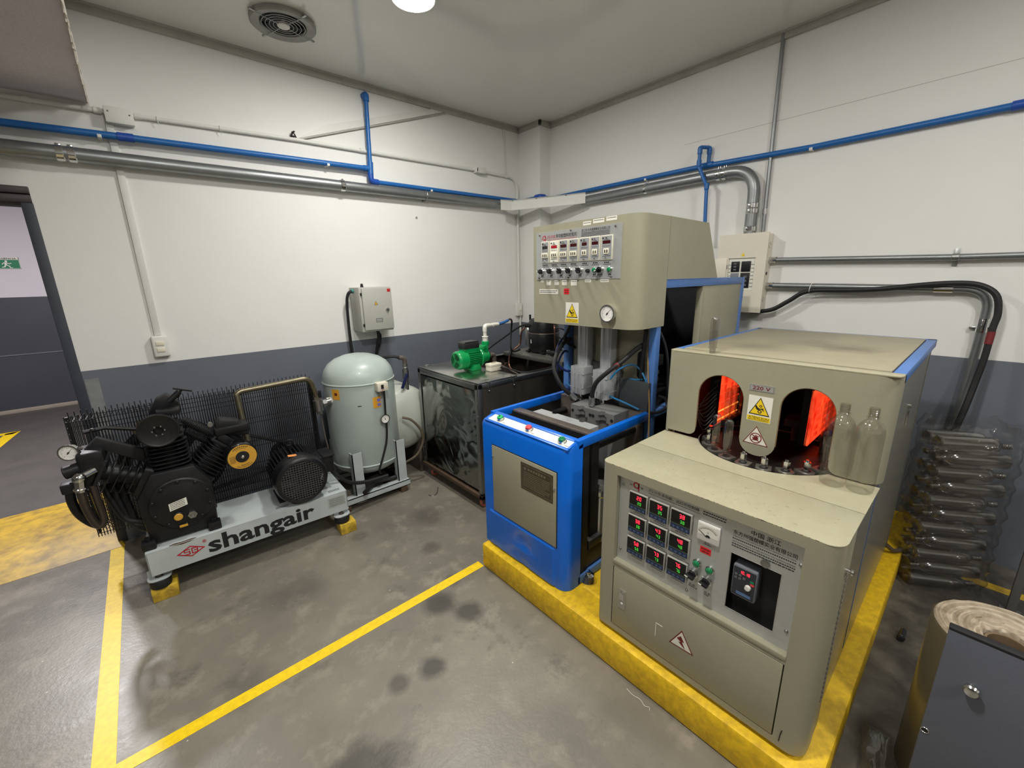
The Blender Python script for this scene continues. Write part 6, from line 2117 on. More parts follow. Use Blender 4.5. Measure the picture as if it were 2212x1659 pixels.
for (u, a) in ((0.050, 150), (0.118, 140), (0.190, 115), (0.252, 125), (0.320, 125)):
    knob(cp, T, u, 0.043, 0.0150, a)
knob(cp, T, 0.449, 0.043, 0.0155, 205)
part('fuse_holder', MB().lathe(T @ Vector((0.372, 0.040, 0)), (-1, 0, 0), [(0.010, 0), (0.010, 0.012), (0.007, 0.018), (0, 0.018)], 18), BLACKM, cp)
for u in (0.413, 0.502):
    q = MB().lathe(T @ Vector((u, 0.043, 0)), (-1, 0, 0), [(0.0145, 0), (0.0145, 0.006), (0.0115, 0.008)], 20)
    il = part('indicator_lamp', q, CHROME, cp)
    part('lens', MB().lathe(T @ Vector((u, 0.043, 0.006)), (-1, 0, 0), [(0.0118, 0), (0.0118, 0.006), (0.007, 0.012), (0, 0.013)], 20), GREENL, il, 'green lamp lens')
# stickers on the head
TH = FX(HX, 1.745, 1.587)
for (u0, v0, u1, v1) in ((0.330, 0.258, 0.380, 0.276), (0.392, 0.262, 0.458, 0.281), (0.470, 0.265, 0.530, 0.284),
                         (0.030, -0.016, 0.056, -0.005), (0.078, -0.030, 0.110, -0.004), (0.138, -0.030, 0.170, -0.004), (0.194, -0.030, 0.228, -0.004), (0.256, -0.032, 0.296, -0.004), (0.350, -0.016, 0.388, -0.002), (0.446, -0.016, 0.496, -0.002)):
    q = MB().rect(TH, u0, v0, u1, v1, 0.0008)
    st = part('paper_label', q, PAPER, bl, 'small white paper label')
    q = MB().scribble(TH @ Matrix.Translation((0, 0, 0.0008)), u0 + 0.004, v1 - 0.008, u1 - 0.004, 0.003)
    part('label_print', q, GREYPR, st)
q = MB().rect(TH, 0.022, -0.078, 0.166, -0.052, 0.0008)
st = part('paper_label', q, PAPER, bl, 'long white paper label')
q = MB().scribble(TH @ Matrix.Translation((0, 0, 0.0008)), 0.026, -0.062, 0.160, 0.004)
q.scribble(TH @ Matrix.Translation((0, 0, 0.0008)), 0.026, -0.071, 0.150, 0.004)
part('label_print', q, GREYPR, st)
q = MB().rect(TH, 0.208, -0.078, 0.244, -0.048, 0.0008)
st = part('red_label', q, REDL, bl, 'small red label')
q = MB().scribble(TH @ Matrix.Translation((0, 0, 0.0008)), 0.212, -0.060, 0.240, 0.005)
q.scribble(TH @ Matrix.Translation((0, 0, 0.0008)), 0.214, -0.071, 0.238, 0.005)
part('label_print', q, DKRED, st)
warning_sign(bl, TH, 0.222, -0.228, 0.090, 0.108)
gauge(bl, FX(HX, 1.233, 1.422), 0.040, 50, 0.030)

# ================================================================== preform heating oven (beige)
OX, OY0, OY1, OZ0, OZ1, HZT = 1.248, 0.140, 0.905, 0.165, 0.902, 1.281
HXF, OXB = 1.720, 2.765
ov = thing('preform_oven', 'beige preform heating oven with glowing arches and temperature panel', 'machine', (2.0, 0.52, 0.146))
FO = FX(OX, OY1, 0.0)                 # u = OY1 - y, v = z
WO = OY1 - OY0
r = 0.048
u0, u1, v0, v1 = 0.075, 0.682, 0.498, 0.866       # recess for the control panel
# front shell: stiles with rounded outer corners, bars between, all from folded sheet
q = MB()
lft = [(OX + 0.030 * (1 - math.cos(R_(a))) , OY1 - 0.030 * (1 - math.sin(R_(a)))) for a in range(0, 91, 15)]
q.prism([(OX, OY1 - u0), (OX, OY1 - 0.030)] + lft[1:] + [(OX + 0.10, OY1), (OX + 0.10, OY1 - u0)], FZ(0, 0, 0), OZ0, OZ1 - 0.004)
rgt = [(OX + r * (1 - math.cos(R_(a))), OY0 + r * (1 - math.sin(R_(a)))) for a in range(90, -1, -15)]
q.prism([(OX + 0.10, OY0)] + rgt + [(OX, OY1 - u1), (OX + 0.10, OY1 - u1)], FZ(0, 0, 0), OZ0, OZ1 - 0.004)
q.box((u0, v1, -0.08), (u1, OZ1 - 0.004, 0.0), M=FO)
q.box((u0, 0.468, -0.08), (u1, v0, 0.0), M=FO)
q.box((u0, OZ0, -0.08), (u1, 0.190, 0.0), M=FO)
q.box((u0, 0.190, -0.08), (u1, 0.468, -0.022), M=FO)
q.box((0.0, 0.0, 0.0), (u1 - u0, 0.016, 0.003), 0.001, M=FO @ Matrix.Translation((u0, v0 - 0.016, 0.0)))
shell = part('front_shell', q, BEIGE, ov, 'beige front shell')
q = MB().box((u0, v0, -0.075), (u1, v1, -0.060), M=FO)
part('recess_back', q, BLACKM, ov)
q = MB().box((0.0, 0.0, 0.0), (0.60, 0.272, 0.022), 0.002, M=FO @ Matrix.Translation((u0 + 0.0035, 0.1935, -0.021)))
door = part('lower_door', q, BEIGE, ov, 'beige lower door')
q = MB()
for a in ((u0, 0.190, u0 + 0.003, 0.468), (u1 - 0.003, 0.190, u1, 0.468), (u0, 0.465, u1, 0.468), (u0, 0.190, u1, 0.193)):
    q.box((a[0], a[1], -0.020), (a[2], a[3], -0.0185), M=FO)
part('door_gap', q, BLACKM, ov)
TD = FO @ Matrix.Translation((0, 0, 0.001))
q = MB().prism(rrect(0.108, 0.292, 0.140, 0.382, 0.006), TD, 0, 0.003)
la = part('door_latch', q, mat('satin_latch', (172, 170, 158), 0.35, 0.5), door)
q = MB().prism(rrect(0.114, 0.335, 0.134, 0.374, 0.004), TD, 0.003, 0.0065)
q.prism(rrect(0.118, 0.362, 0.130, 0.370, 0.003), TD, 0.0065, 0.0085)
part('latch_flap', q, CHROME, la)
part('latch_dot', MB().lathe(TD @ Vector((0.124, 0.318, 0.003)), (-1, 0, 0), [(0.0055, 0), (0.004, 0.002), (0, 0.0025)], 12), WHITEP, la)
q = MB()
A, B, C_ = (0.373, 0.366), (0.330, 0.286), (0.420, 0.291)
cen = Vector((sum(p[0] for p in (A, B, C_)) / 3, sum(p[1] for p in (A, B, C_)) / 3))
inn = [tuple(cen + (Vector(p) - cen) * 0.87) for p in (A, B, C_)]
out = [A, B, C_]
for k in range(3):
    q.prism([out[k], out[(k + 1) % 3], inn[(k + 1) % 3], inn[k]], TD, 0, 0.0008)
q.prism([(cen.x - 0.003, cen.y + 0.026), (cen.x + 0.010, cen.y + 0.006), (cen.x + 0.002, cen.y + 0.004), (cen.x + 0.016, cen.y - 0.020), (cen.x - 0.010, cen.y - 0.002), (cen.x - 0.001, cen.y + 0.001), (cen.x - 0.017, cen.y + 0.010)], TD, 0.0, 0.001)
wt = part('lightning_triangle', q, DKRED, door, 'dark red lightning triangle')
q = MB().prism([tuple(cen + (Vector(p) - cen) * 0.865) for p in (A, B, C_)], TD, 0, 0.0005)
part('triangle_field', q, PAPER, wt)
q = MB()
q.box((0.273, 0.270, 0.0), (0.2755, 0.330, 0.0012), M=TD)
q.box((0.273, 0.328, 0.0), (0.300, 0.3305, 0.0012), M=TD)
part('glue_residue', q, PAPER, door)
q = MB().tube([FO @ Vector((0.700, 0.190, 0.0005)), FO @ Vector((0.701, 0.215, 0.0006)), FO @ Vector((0.704, 0.235, 0.0005))], 0.0014, 5)
part('paint_crack', q, BLACKM, shell)

# control panel
PXD = -0.024
FP = FO @ Matrix.Translation((0, 0, PXD))
iu0, iu1, iv0, iv1 = 0.494, 0.634, 0.538, 0.742
q = MB()
for a in ((u0 + 0.001, v0, iu0, v1), (iu1, v0, u1 - 0.001, v1), (iu0, v0, iu1, iv0), (iu0, iv1, iu1, v1)):
    q.rect(FP, a[0], a[1], a[2], a[3], 0.003)
cp = part('control_panel', q, ALU, ov, 'aluminium temperature control panel')
T = FP @ Matrix.Translation((0, 0, 0.003))
q = MB()
for a in ((iu0 - 0.002, iv0 - 0.002, iu1 + 0.002, iv0), (iu0 - 0.002, iv1, iu1 + 0.002, iv1 + 0.0015), (iu0 - 0.002, iv0, iu0, iv1), (iu1, iv0, iu1 + 0.002, iv1)):
    q.rect(T, *a, 0.0006)
part('opening_edge', q, CHROME, cp)
temps = ('20', '35', '38', '38', '43', '48', '58', '73', '76')
for k, tx in enumerate(temps):
    c_, r_ = k % 3, k // 3
    x0 = 0.124 + 0.083 * c_
    z1 = 0.817 - 0.0955 * r_
    q = MB().box((x0, z1 - 0.074, 0), (x0 + 0.075, z1, 0.012), 0.0015, M=T)
    tc = part('temperature_controller', q, mat('controller_bezel', (170, 168, 158), 0.4) if k == 0 else MATS['controller_bezel'], cp, 'temperature controller reading ' + tx)
    T2 = T @ Matrix.Translation((x0, z1 - 0.074, 0.012))
    q = MB().rect(T2, 0.003, 0.024, 0.072, 0.0715, 0.0008)
    part('display', q, DISP, tc)
    T3 = T2 @ Matrix.Translation((0, 0, 0.0008))
    part('red_figures', digits(MB(), T3, tx, 0.033, 0.0490, 0.0150), LEDR, tc, 'red figures ' + tx)
    part('green_figures', digits(MB(), T3, tx, 0.037, 0.0300, 0.0120), LEDG, tc, 'green figures ' + tx)
    q = MB().rect(T2, 0.003, 0.003, 0.072, 0.022, 0.0010)
    part('keypad', q, KEYP, tc)
    q = MB().rect(T2, 0.003, 0.0225, 0.072, 0.0236, 0.0010)
    part('keypad_line', q, LEDG if False else mat('green_line', (96, 120, 60), 0.5) if 'green_line' not in MATS else MATS['green_line'], tc)
    q = MB()
    T4 = T2 @ Matrix.Translation((0, 0, 0.001))
    for j in range(4):
        q.prism(arc(0.014 + 0.016 * j, 0.011, 0.0045, 0, 360, 10)[:-1], T4, 0, 0.0005)
    pieces('key', q, mat('key_blue_grey', (74, 92, 124), 0.4) if 'key_blue_grey' not in MATS else MATS['key_blue_grey'], tc)
    q = MB().scribble(T, x0 + 0.022, z1 - 0.0835, x0 + 0.058, 0.0052, word=1.4)
    q.scribble(T, x0 + 0.016, z1 - 0.0885, x0 + 0.062, 0.0022)
    part('caption', q, BLKP, cp)
# voltmeter
TV = T @ Matrix.Translation((0.385, 0.744, 0))
q = MB().box((0, 0, 0), (0.072, 0.066, 0.010), 0.003, M=TV)
vm = part('voltmeter', q, WHITEP, cp, 'white voltmeter')
TV2 = TV @ Matrix.Translation((0, 0, 0.010))
part('meter_scale', MB().rect(TV2, 0.004, 0.022, 0.068, 0.062, 0.0008), PAPER, vm)
q = MB()
TV3 = TV2 @ Matrix.Translation((0.036, 0.018, 0.0008))
for i in range(15):
    a = R_(140 - 100 * i / 14)
    q.prism([(0.034 * math.cos(a) - 0.0004, 0.034 * math.sin(a)), (0.034 * math.cos(a) + 0.0004, 0.034 * math.sin(a)), (0.039 * math.cos(a) + 0.0004, 0.039 * math.sin(a)), (0.039 * math.cos(a) - 0.0004, 0.039 * math.sin(a))], TV3, 0, 0.0004)
pa = [(0.0335 * math.cos(R_(140 - 100 * i / 14)), 0.0335 * math.sin(R_(140 - 100 * i / 14))) for i in range(15)]
pb = [(0.0328 * math.cos(R_(140 - 100 * i / 14)), 0.0328 * math.sin(R_(140 - 100 * i / 14))) for i in range(15)]
for i in range(14):
    q.prism([pa[i], pa[i + 1], pb[i + 1], pb[i]], TV3, 0, 0.0004)
q.prism(arc(0, 0.002, 0.008, 0, 180, 10), TV3, 0, 0.0008)
q.text(TV3, 'V', 0.009, -0.003, 0.015)
q.prism([(-0.003, 0.0), (-0.031, 0.019), (-0.0305, 0.020), (-0.002, 0.002)], TV3, 0, 0.001)
part('meter_print', q, BLKP, vm)
q = MB().rect(T, 0.397, 0.694, 0.433, 0.7175, 0.0008)
rl = part('red_label', q, REDL, cp, 'red label')
q = MB().scribble(T @ Matrix.Translation((0, 0, 0.0008)), 0.401, 0.7085, 0.429, 0.0045)
q.scribble(T @ Matrix.Translation((0, 0, 0.0008)), 0.404, 0.6985, 0.426, 0.0045)
part('label_print', q, DKRED, rl)
for u, v in ((0.393, 0.648), (0.437, 0.645)):
    il = part('indicator_lamp', MB().lathe(T @ Vector((u, v, 0)), (-1, 0, 0), [(0.0145, 0), (0.0145, 0.007), (0.0115, 0.009)], 20), CHROME, cp)
    part('lens', MB().lathe(T @ Vector((u, v, 0.007)), (-1, 0, 0), [(0.0118, 0), (0.0118, 0.006), (0.007, 0.011), (0, 0.012)], 20), GREENL, il, 'green lamp lens')
knob(cp, T, 0.384, 0.603, 0.0150, 172)
knob(cp, T, 0.431, 0.600, 0.0150, 172)
q = MB()
q.text(T, '多功能、远红外控制器', 0.0125, 0.246, 0.8375, w=0.135, bold=0.0001)
q.text(T, 'MODEL ZQ-22 MULTI-FUNCTION FAR-INFRARED HEATER & BLOWER CONTROLLER OVEN', 0.0052, 0.196, 0.8285, w=0.189)
q.scribble(T, 0.395, 0.843, 0.470, 0.0038, word=2.0)
q.scribble(T, 0.395, 0.834, 0.470, 0.0038, word=2.0)
q.text(T, '中国 浙江', 0.0175, 0.540, 0.831, w=0.080, bold=0.0002)
q.text(T, '东方州强塑模实业有限公司', 0.0165, 0.492, 0.811, w=0.172, bold=0.00015)
q.text(T, 'ZHEJIANG EAST ZHOUQIANG PLASTIC & MOULD INDUSTRY CO.,LTD. CHINA', 0.0062, 0.492, 0.8020, w=0.172)
q.scribble(T, 0.492, 0.7935, 0.664, 0.0036, word=1.1)
q.text(T, 'ADD: ZHONGFANGQIAO 3TH WEST INDUSTRIAL PARK HUANGYAN ZHEJIANG', 0.0058, 0.492, 0.7835, w=0.172)
q.scribble(T, 0.492, 0.7755, 0.664, 0.0032, word=2.0)
q.scribble(T, 0.492, 0.7675, 0.664, 0.0032, word=3.0)
q.text(T, '电 压', 0.008, 0.408, 0.7325)
q.scribble(T, 0.406, 0.7285, 0.432, 0.0022)
q.text(T, '运 转', 0.010, 0.370, 0.549)
q.scribble(T, 0.370, 0.544, 0.402, 0.0024)
q.text(T, '风 机', 0.010, 0.424, 0.546)
q.scribble(T, 0.426, 0.541, 0.440, 0.0024)
q.text(T, '州', 0.0095, 0.118, 0.834)
q.text(T, '强', 0.0095, 0.163, 0.834)
part('lettering', q, BLKP, cp, 'black panel lettering')
q = MB()
q.text(T, 'ZQ-22', 0.0125, 0.196, 0.8385, w=0.034)
q.text(T, '型', 0.0115, 0.232, 0.8385)
part('model_print', q, BLKP, cp)
q = MB()
cc_ = T @ Matrix.Translation((0.145, 0.841, 0))
o_, i_ = arc(0, 0, 0.0130, 0, 340, 18), arc(0, 0, 0.0078, 0, 340, 18)
for k in range(18):
    q.prism([o_[k], o_[k + 1], i_[k + 1], i_[k]], cc_, 0, 0.0004)
q.rect(cc_, 0.0078, -0.021, 0.0130, 0.012, 0.0004)
part('emblem', q, REDP, cp, 'red emblem')
for (u, v) in ((0.090, 0.826), (0.090, 0.545), (0.676, 0.798), (0.668, 0.565), (0.366, 0.520)):
    part('panel_screw', screw(MB(), T, u, v, 0.0055, 0, 0.004), STEEL, cp)
part('blank_plug', MB().lathe(T @ Vector((0.590, 0.755, 0)), (-1, 0, 0), [(0.013, 0), (0.013, 0.004), (0.009, 0.005), (0, 0.005)], 20), STEEL, cp)
# frequency inverter in the opening
TI = FO @ Matrix.Translation((0.503, 0.596, -0.052))
q = MB().box((0, 0, -0.02), (0.072, 0.112, 0.030), 0.006, M=TI)
iv = part('inverter', q, mat('inverter_grey', (112, 116, 122), 0.45), ov, 'grey frequency inverter')
T = TI @ Matrix.Translation((0, 0, 0.030))
q = MB().rect(T, 0.004, 0.006, 0.068, 0.106, 0.001)
part('face_plate', q, mat('inverter_face', (44, 47, 54), 0.4), iv)
T = T @ Matrix.Translation((0, 0, 0.001))
part('red_figures', digits(MB(), T, '10.18', 0.022, 0.088, 0.010), LEDR, iv, 'red inverter figures')
q = MB().lathe(T @ Vector((0.050, 0.050, 0)), (-1, 0, 0), [(0.009, 0), (0.008, 0.008), (0, 0.009)], 18)
part('dial_knob', q, WHITEP, iv, 'white dial')
q = MB()
for (u, v) in ((0.012, 0.080), (0.012, 0.068), (0.024, 0.080), (0.024, 0.068), (0.036, 0.074)):
    q.box((u - 0.004, v - 0.004, 0), (u + 0.004, v + 0.004, 0.0015), 0.0004, M=T)
pieces('key', q, GREYPR, iv)
part('green_key', MB().box((0.054, 0.070, 0), (0.064, 0.077, 0.0015), M=T), SIGNG, iv)
part('red_key', MB().box((0.056, 0.061, 0), (0.066, 0.068, 0.0015), M=T), REDB, iv)
part('blue_strip', MB().rect(T, 0.018, 0.012, 0.060, 0.022, 0.0006), mat('blue_strip', (86, 116, 160), 0.5), iv)

# ledge: two worn plates round the turntable opening
TCX, TCY, TCR = 1.845, 0.515, 0.262
q = MB()
fr_ = [(OX + 0.045 * (1 - math.cos(R_(a))), OY0 + 0.045 * (1 - math.sin(R_(a)))) for a in range(90, -1, -15)]
q.prism([(1.4965, OY0)] + fr_ + [(OX, OY1 - 0.030)] + [(OX + 0.03 * (1 - math.cos(R_(a))), OY1 - 0.03 * (1 - math.sin(R_(a)))) for a in range(15, 91, 15)] + [(1.4965, OY1)], FZ(0, 0, 0), OZ1 - 0.004, OZ1, bev=0.0012)
lg = part('ledge_plate', q, BEIGE2, ov, 'scuffed front ledge plate')
q = MB()
half = math.degrees(math.acos((TCX - 1.728) / TCR))
arcp = [(TCX - TCR * math.cos(R_(a)), TCY + TCR * math.sin(R_(a))) for a in [(-half + 2 * half * i / 28) for i in range(29)]]
q.prism([(1.4985, OY0), (1.728, OY0)] + arcp + [(1.728, OY1), (1.4985, OY1)], FZ(0, 0, 0), OZ1 - 0.004, OZ1)
part('ledge_plate', q, BEIGE2, ov, 'ledge plate with round cutout')
q = MB()
pts = [(1.50, 0.76), (1.40, 0.62), (1.38, 0.45), (1.34, 0.38), (1.31, 0.30), (1.45, 0.25), (1.60, 0.34), (1.36, 0.70), (1.33, 0.18), (1.28, 0.55)]
for i in range(110):
    b = random.choice(pts)
    x, yy = b[0] + random.uniform(-0.08, 0.08), b[1] + random.uniform(-0.1, 0.1)
    if not (OX + 0.03 < x < 1.58 and OY0 + 0.04 < yy < OY1 - 0.04):
        continue
    a = random.uniform(0, PI)
    ln = random.uniform(0.001, 0.0055)
    q.box((-ln, -0.00025, 0), (ln, 0.00025, 0.0003), M=Matrix.Translation((x, yy, OZ1)) @ Matrix.Rotation(a, 4, 'Z'))
for i in range(70):
    yy = random.uniform(OY0 + 0.05, OY1 - 0.04)
    q.box((OX - 0.0004, yy, OZ1 - 0.0012), (OX + random.uniform(0.0004, 0.0016), yy + random.uniform(0.001, 0.005), OZ1 + 0.0002))
part('scratches', q, mat('scratch_dark', (96, 88, 72), 0.7), lg, kind='stuff')

# upper hood front with two arches and the tongue between them
FHd = FX(HXF, OY1, 0.0)
Hh = HZT
zb = OZ1 + 0.002


def arch(uc, rr, zt, zb_, n=24):
    """Points over an arch from left foot to right foot."""
    zc = zt - rr
    return [(uc - rr * math.cos(R_(180 * i / n)), zc + rr * math.sin(R_(180 * i / n))) for i in range(n + 1)]


a1 = arch(0.2325, 0.0905, 1.200, zb)
a2 = arch(0.535, 0.085, 1.201, zb)
poly = [(0.018, zb + 0.012)]
poly += [(0.142 - 0.03 + 0.03 * math.sin(R_(b)), zb + 0.012 + 0.03 - 0.03 * math.cos(R_(b))) for b in range(0, 91, 15)]
poly += a1
tl = zb - 0.004
poly += [(0.323 + 0.058 * (1 - math.cos(R_(b))), tl + 0.058 * (1 - math.sin(R_(b)))) for b in range(0, 91, 15)]
poly += [(0.450 - 0.058 * (1 - math.cos(R_(b))), tl + 0.058 * (1 - math.sin(R_(b)))) for b in range(90, -1, -15)]
poly += a2
poly += [(0.620 + 0.03 * (1 - math.cos(R_(b))), zb + 0.004 + 0.03 * (1 - math.sin(R_(b)))) for b in range(0, 91, 15)]
poly += [(0.712, zb + 0.004), (0.712, Hh - 0.006), (0.018, Hh - 0.006)]
q = MB().prism(poly, FHd, -0.006, 0.0)
hood = part('hood_front', q, BEIGE, ov, 'beige hood front with two arches')
q = MB()
co = [(HXF + 0.053 * (1 - math.cos(R_(a))), OY0 + 0.053 * (1 - math.sin(R_(a)))) for a in range(90, -1, -15)]
ci = [(HXF + 0.006 + 0.047 * (1 - math.cos(R_(a))), OY0 + 0.006 + 0.047 * (1 - math.sin(R_(a)))) for a in range(0, 91, 15)]
q.prism([(1.80, OY0)] + co + ci + [(1.80, OY0 + 0.006)], FZ(0, 0, 0), zb + 0.002, Hh - 0.006)
q.prism([(HXF, OY1 - 0.018)] + [(HXF + 0.018 * (1 - math.cos(R_(b))), OY1 - 0.018 * (1 - math.sin(R_(b)))) for b in range(0, 91, 15)] + [(1.80, OY1), (1.80, OY1 - 0.006), (HXF + 0.018, OY1 - 0.006), (HXF + 0.006, OY1 - 0.018)], FZ(0, 0, 0), zb + 0.002, Hh - 0.006)
pieces('hood_corner', q, BEIGE, ov)
q = MB()
for pl_ in (a1[::-1], a2[::-1]):
    e = [FHd @ Vector((p[0], p[1], -0.004)) for p in ([(pl_[0][0], zb + 0.05)] + pl_ + [(pl_[-1][0], zb + 0.05)])]
    q.tube(e, 0.0028, 6)
pieces('arch_edge', q, TAN, hood, 'tan arch edges')
q = MB().prism([(HXF + 0.02, OY0), (HXF + 0.003, OY0 + 0.006), (HXF, OY0 + 0.05), (HXF, OY1 - 0.02), (HXF + 0.01, OY1), (1.775, OY1), (1.775, OY0)], FZ(0, 0, 0), Hh - 0.006, Hh, bev=0.002)
part('hood_top_strip', q, BEIGE2, ov)
# 220 V plate
q = MB().rect(FHd, 0.338, 1.160, 0.424, 1.186, 0.0015)
vp = part('voltage_plate', q, ALU, hood, 'small 220 V plate')
T = FHd @ Matrix.Translation((0, 0, 0.0015))
q = MB().text(T, '220 V', 0.020, 0.349, 1.166, w=0.062, bold=0.0004)
part('lettering', q, DKRED, vp, 'dark red lettering 220 V')
q = MB()
for a in ((0.340, 1.1615, 0.422, 1.1625), (0.340, 1.1835, 0.422, 1.1845), (0.340, 1.1615, 0.341, 1.1845), (0.421, 1.1615, 0.422, 1.1845)):
    q.rect(T, *a, 0.0004)
part('plate_border', q, GREYPR, vp)
warning_sign(ov, FHd, 0.3405, 1.040, 0.084, 0.102)
q = MB()
A, B, C_ = (0.381, 1.021), (0.337, 0.946), (0.428, 0.946)
cen = Vector((0.382, 0.971))
out = [A, B, C_]
inn = [tuple(cen + (Vector(p) - cen) * 0.90) for p in out]
for k in range(3):
    q.prism([out[k], out[(k + 1) % 3], inn[(k + 1) % 3], inn[k]], FHd, 0, 0.0008)
o_, i_ = arc(0.382, 0.972, 0.0215, 0, 360, 24), arc(0.382, 0.972, 0.018, 0, 360, 24)
for k in range(24):
    q.prism([o_[k], o_[k + 1], i_[k + 1], i_[k]], FHd, 0, 0.0008)
for (x0, z0, x1, z1) in ((0.368, 0.985, 0.396, 0.959), (0.368, 0.959, 0.396, 0.985)):
    d_ = Vector((x1 - x0, z1 - z0)).normalized() * 0.0013
    q.prism([(x0 - d_.y, z0 + d_.x), (x1 - d_.y, z1 + d_.x), (x1 + d_.y, z1 - d_.x), (x0 + d_.y, z0 - d_.x)], FHd, 0, 0.0012)
q.prism([(0.374, 0.962), (0.390, 0.962), (0.392, 0.972), (0.388, 0.976), (0.388, 0.984), (0.385, 0.984), (0.385, 0.977), (0.383, 0.986), (0.380, 0.986), (0.380, 0.977), (0.377, 0.983), (0.374, 0.981), (0.376, 0.973), (0.371, 0.975), (0.370, 0.972)], FHd, 0, 0.0006)
ns = part('no_touch_triangle', q, DKRED, hood, 'dark red no touching triangle')
part('triangle_field', MB().prism([tuple(cen + (Vector(p) - cen) * 0.9) for p in out], FHd, 0, 0.0004), PAPER, ns)

# body sides, blue frame, lid
q = MB().box((OX + 0.10, OY0 + 0.012, OZ0 + 0.01), (OXB - 0.01, OY0 + 0.018, OZ1 - 0.006))
q.box((1.80, OY0 + 0.012, OZ1 - 0.006), (OXB - 0.01, OY0 + 0.018, HZT - 0.04))
part('side_panel', q, mat('side_panel_enamel', (142, 140, 130), 0.25, 0.2), ov, 'glossy grey side panels')
q = MB().box((OX + 0.10, OY1 - 0.010, OZ0 + 0.01), (OXB - 0.01, OY1 - 0.004, OZ1 - 0.006))
q.box((1.80, OY1 - 0.010, OZ1 - 0.006), (OXB - 0.01, OY1 - 0.004, HZT - 0.02))
q.box((OXB - 0.012, OY0 + 0.01, OZ0), (OXB - 0.006, OY1 - 0.01, HZT - 0.02))
part('far_panels', q, BEIGE, ov)
q = MB()
q.box((OX + 0.055, OY0 + 0.002, OZ0), (1.42, OY0 + 0.012, OZ1 - 0.006), 0.001)
sp = part('front_side_cover', q, BEIGE, ov)
q = MB()
for i in range(26):
    for j in range(4):
        z = 0.30 + i * 0.0185
        x = 1.325 + j * 0.020
        q.box((x, OY0 + 0.0008, z), (x + 0.013, OY0 + 0.0022, z + 0.0085), 0.0)
part('vent_slots', q, mat('vent_slot_grey', (96, 92, 84), 0.6), sp, kind='stuff')
part('side_knob', MB().lathe((1.33, OY0 + 0.002, 0.80), (0, -1, 0), [(0.006, 0), (0.006, 0.012), (0.010, 0.014), (0.010, 0.020), (0, 0.021)], 12), CHROME, sp)
q = MB()
q.box((1.775, OY0, HZT - 0.034), (OXB, OY0 + 0.032, HZT), 0.002)
q.box((1.775, OY1 - 0.030, HZT - 0.034), (OXB, OY1, HZT), 0.002)
q.box((OXB - 0.03, OY0, HZT - 0.034), (OXB, OY1, HZT), 0.002)
q.box((OXB - 0.012, OY0 + 0.010, OZ0), (OXB, OY0 + 0.030, HZT - 0.03), 0.001)
q.box((1.793, OY0 + 0.0105, OZ0 + 0.03), (1.7945, OY0 + 0.0125, HZT - 0.03))
part('frame', q, BLUEF, ov, 'blue frame edges')
q = MB().box((1.782, OY0 + 0.036, HZT - 0.006), (OXB - 0.034, OY1 - 0.034, HZT + 0.002), 0.001)
part('top_lid', q, LIDM, ov, 'heat browned beige lid')
q = MB().box((1.778, OY0 + 0.031, HZT - 0.012), (OXB - 0.028, OY1 - 0.028, HZT - 0.006))
part('lid_gap', q, mat('lid_gap_navy', (52, 56, 96), 0.5), ov)
part('side_latch', MB().lathe((2.24, OY0 + 0.012, 1.072), (0, -1, 0), [(0.007, 0), (0.007, 0.010), (0, 0.012)], 12).box((2.236, OY0 + 0.004, 0.99), (2.240, OY0 + 0.012, 1.065), 0.001), CHROME, ov)
q = MB()
for (x, yy) in ((1.33, 0.22), (1.33, 0.82), (2.68, 0.22), (2.68, 0.82)):
    q.cyl((x, yy, 0.146), (x, yy, OZ0 + 0.02), 0.03, seg=18)
pieces('foot', q, BLACKM, ov)
# closed inside; black lining added to keep the red lamp glow down
q = MB().box((1.80, OY0 + 0.03, 0.800), (OXB - 0.02, OY1 - 0.02, 0.810))
q.box((1.74, OY0 + 0.03, 1.262), (OXB - 0.02, OY1 - 0.02, 1.268))
q.box((OX + 0.09, OY0 + 0.02, 0.830), (1.80, OY1 - 0.02, 0.836))
q.box((1.80, OY1 - 0.016, 0.81), (OXB - 0.02, OY1 - 0.012, 1.262))
q.box((1.80, OY0 + 0.022, 0.81), (OXB - 0.02, OY0 + 0.026, 1.262))
q.box((OXB - 0.03, OY0 + 0.02, 0.81), (OXB - 0.02, OY1 - 0.02, 1.262))
part('added_dark_lining', q, BLACKM, ov)

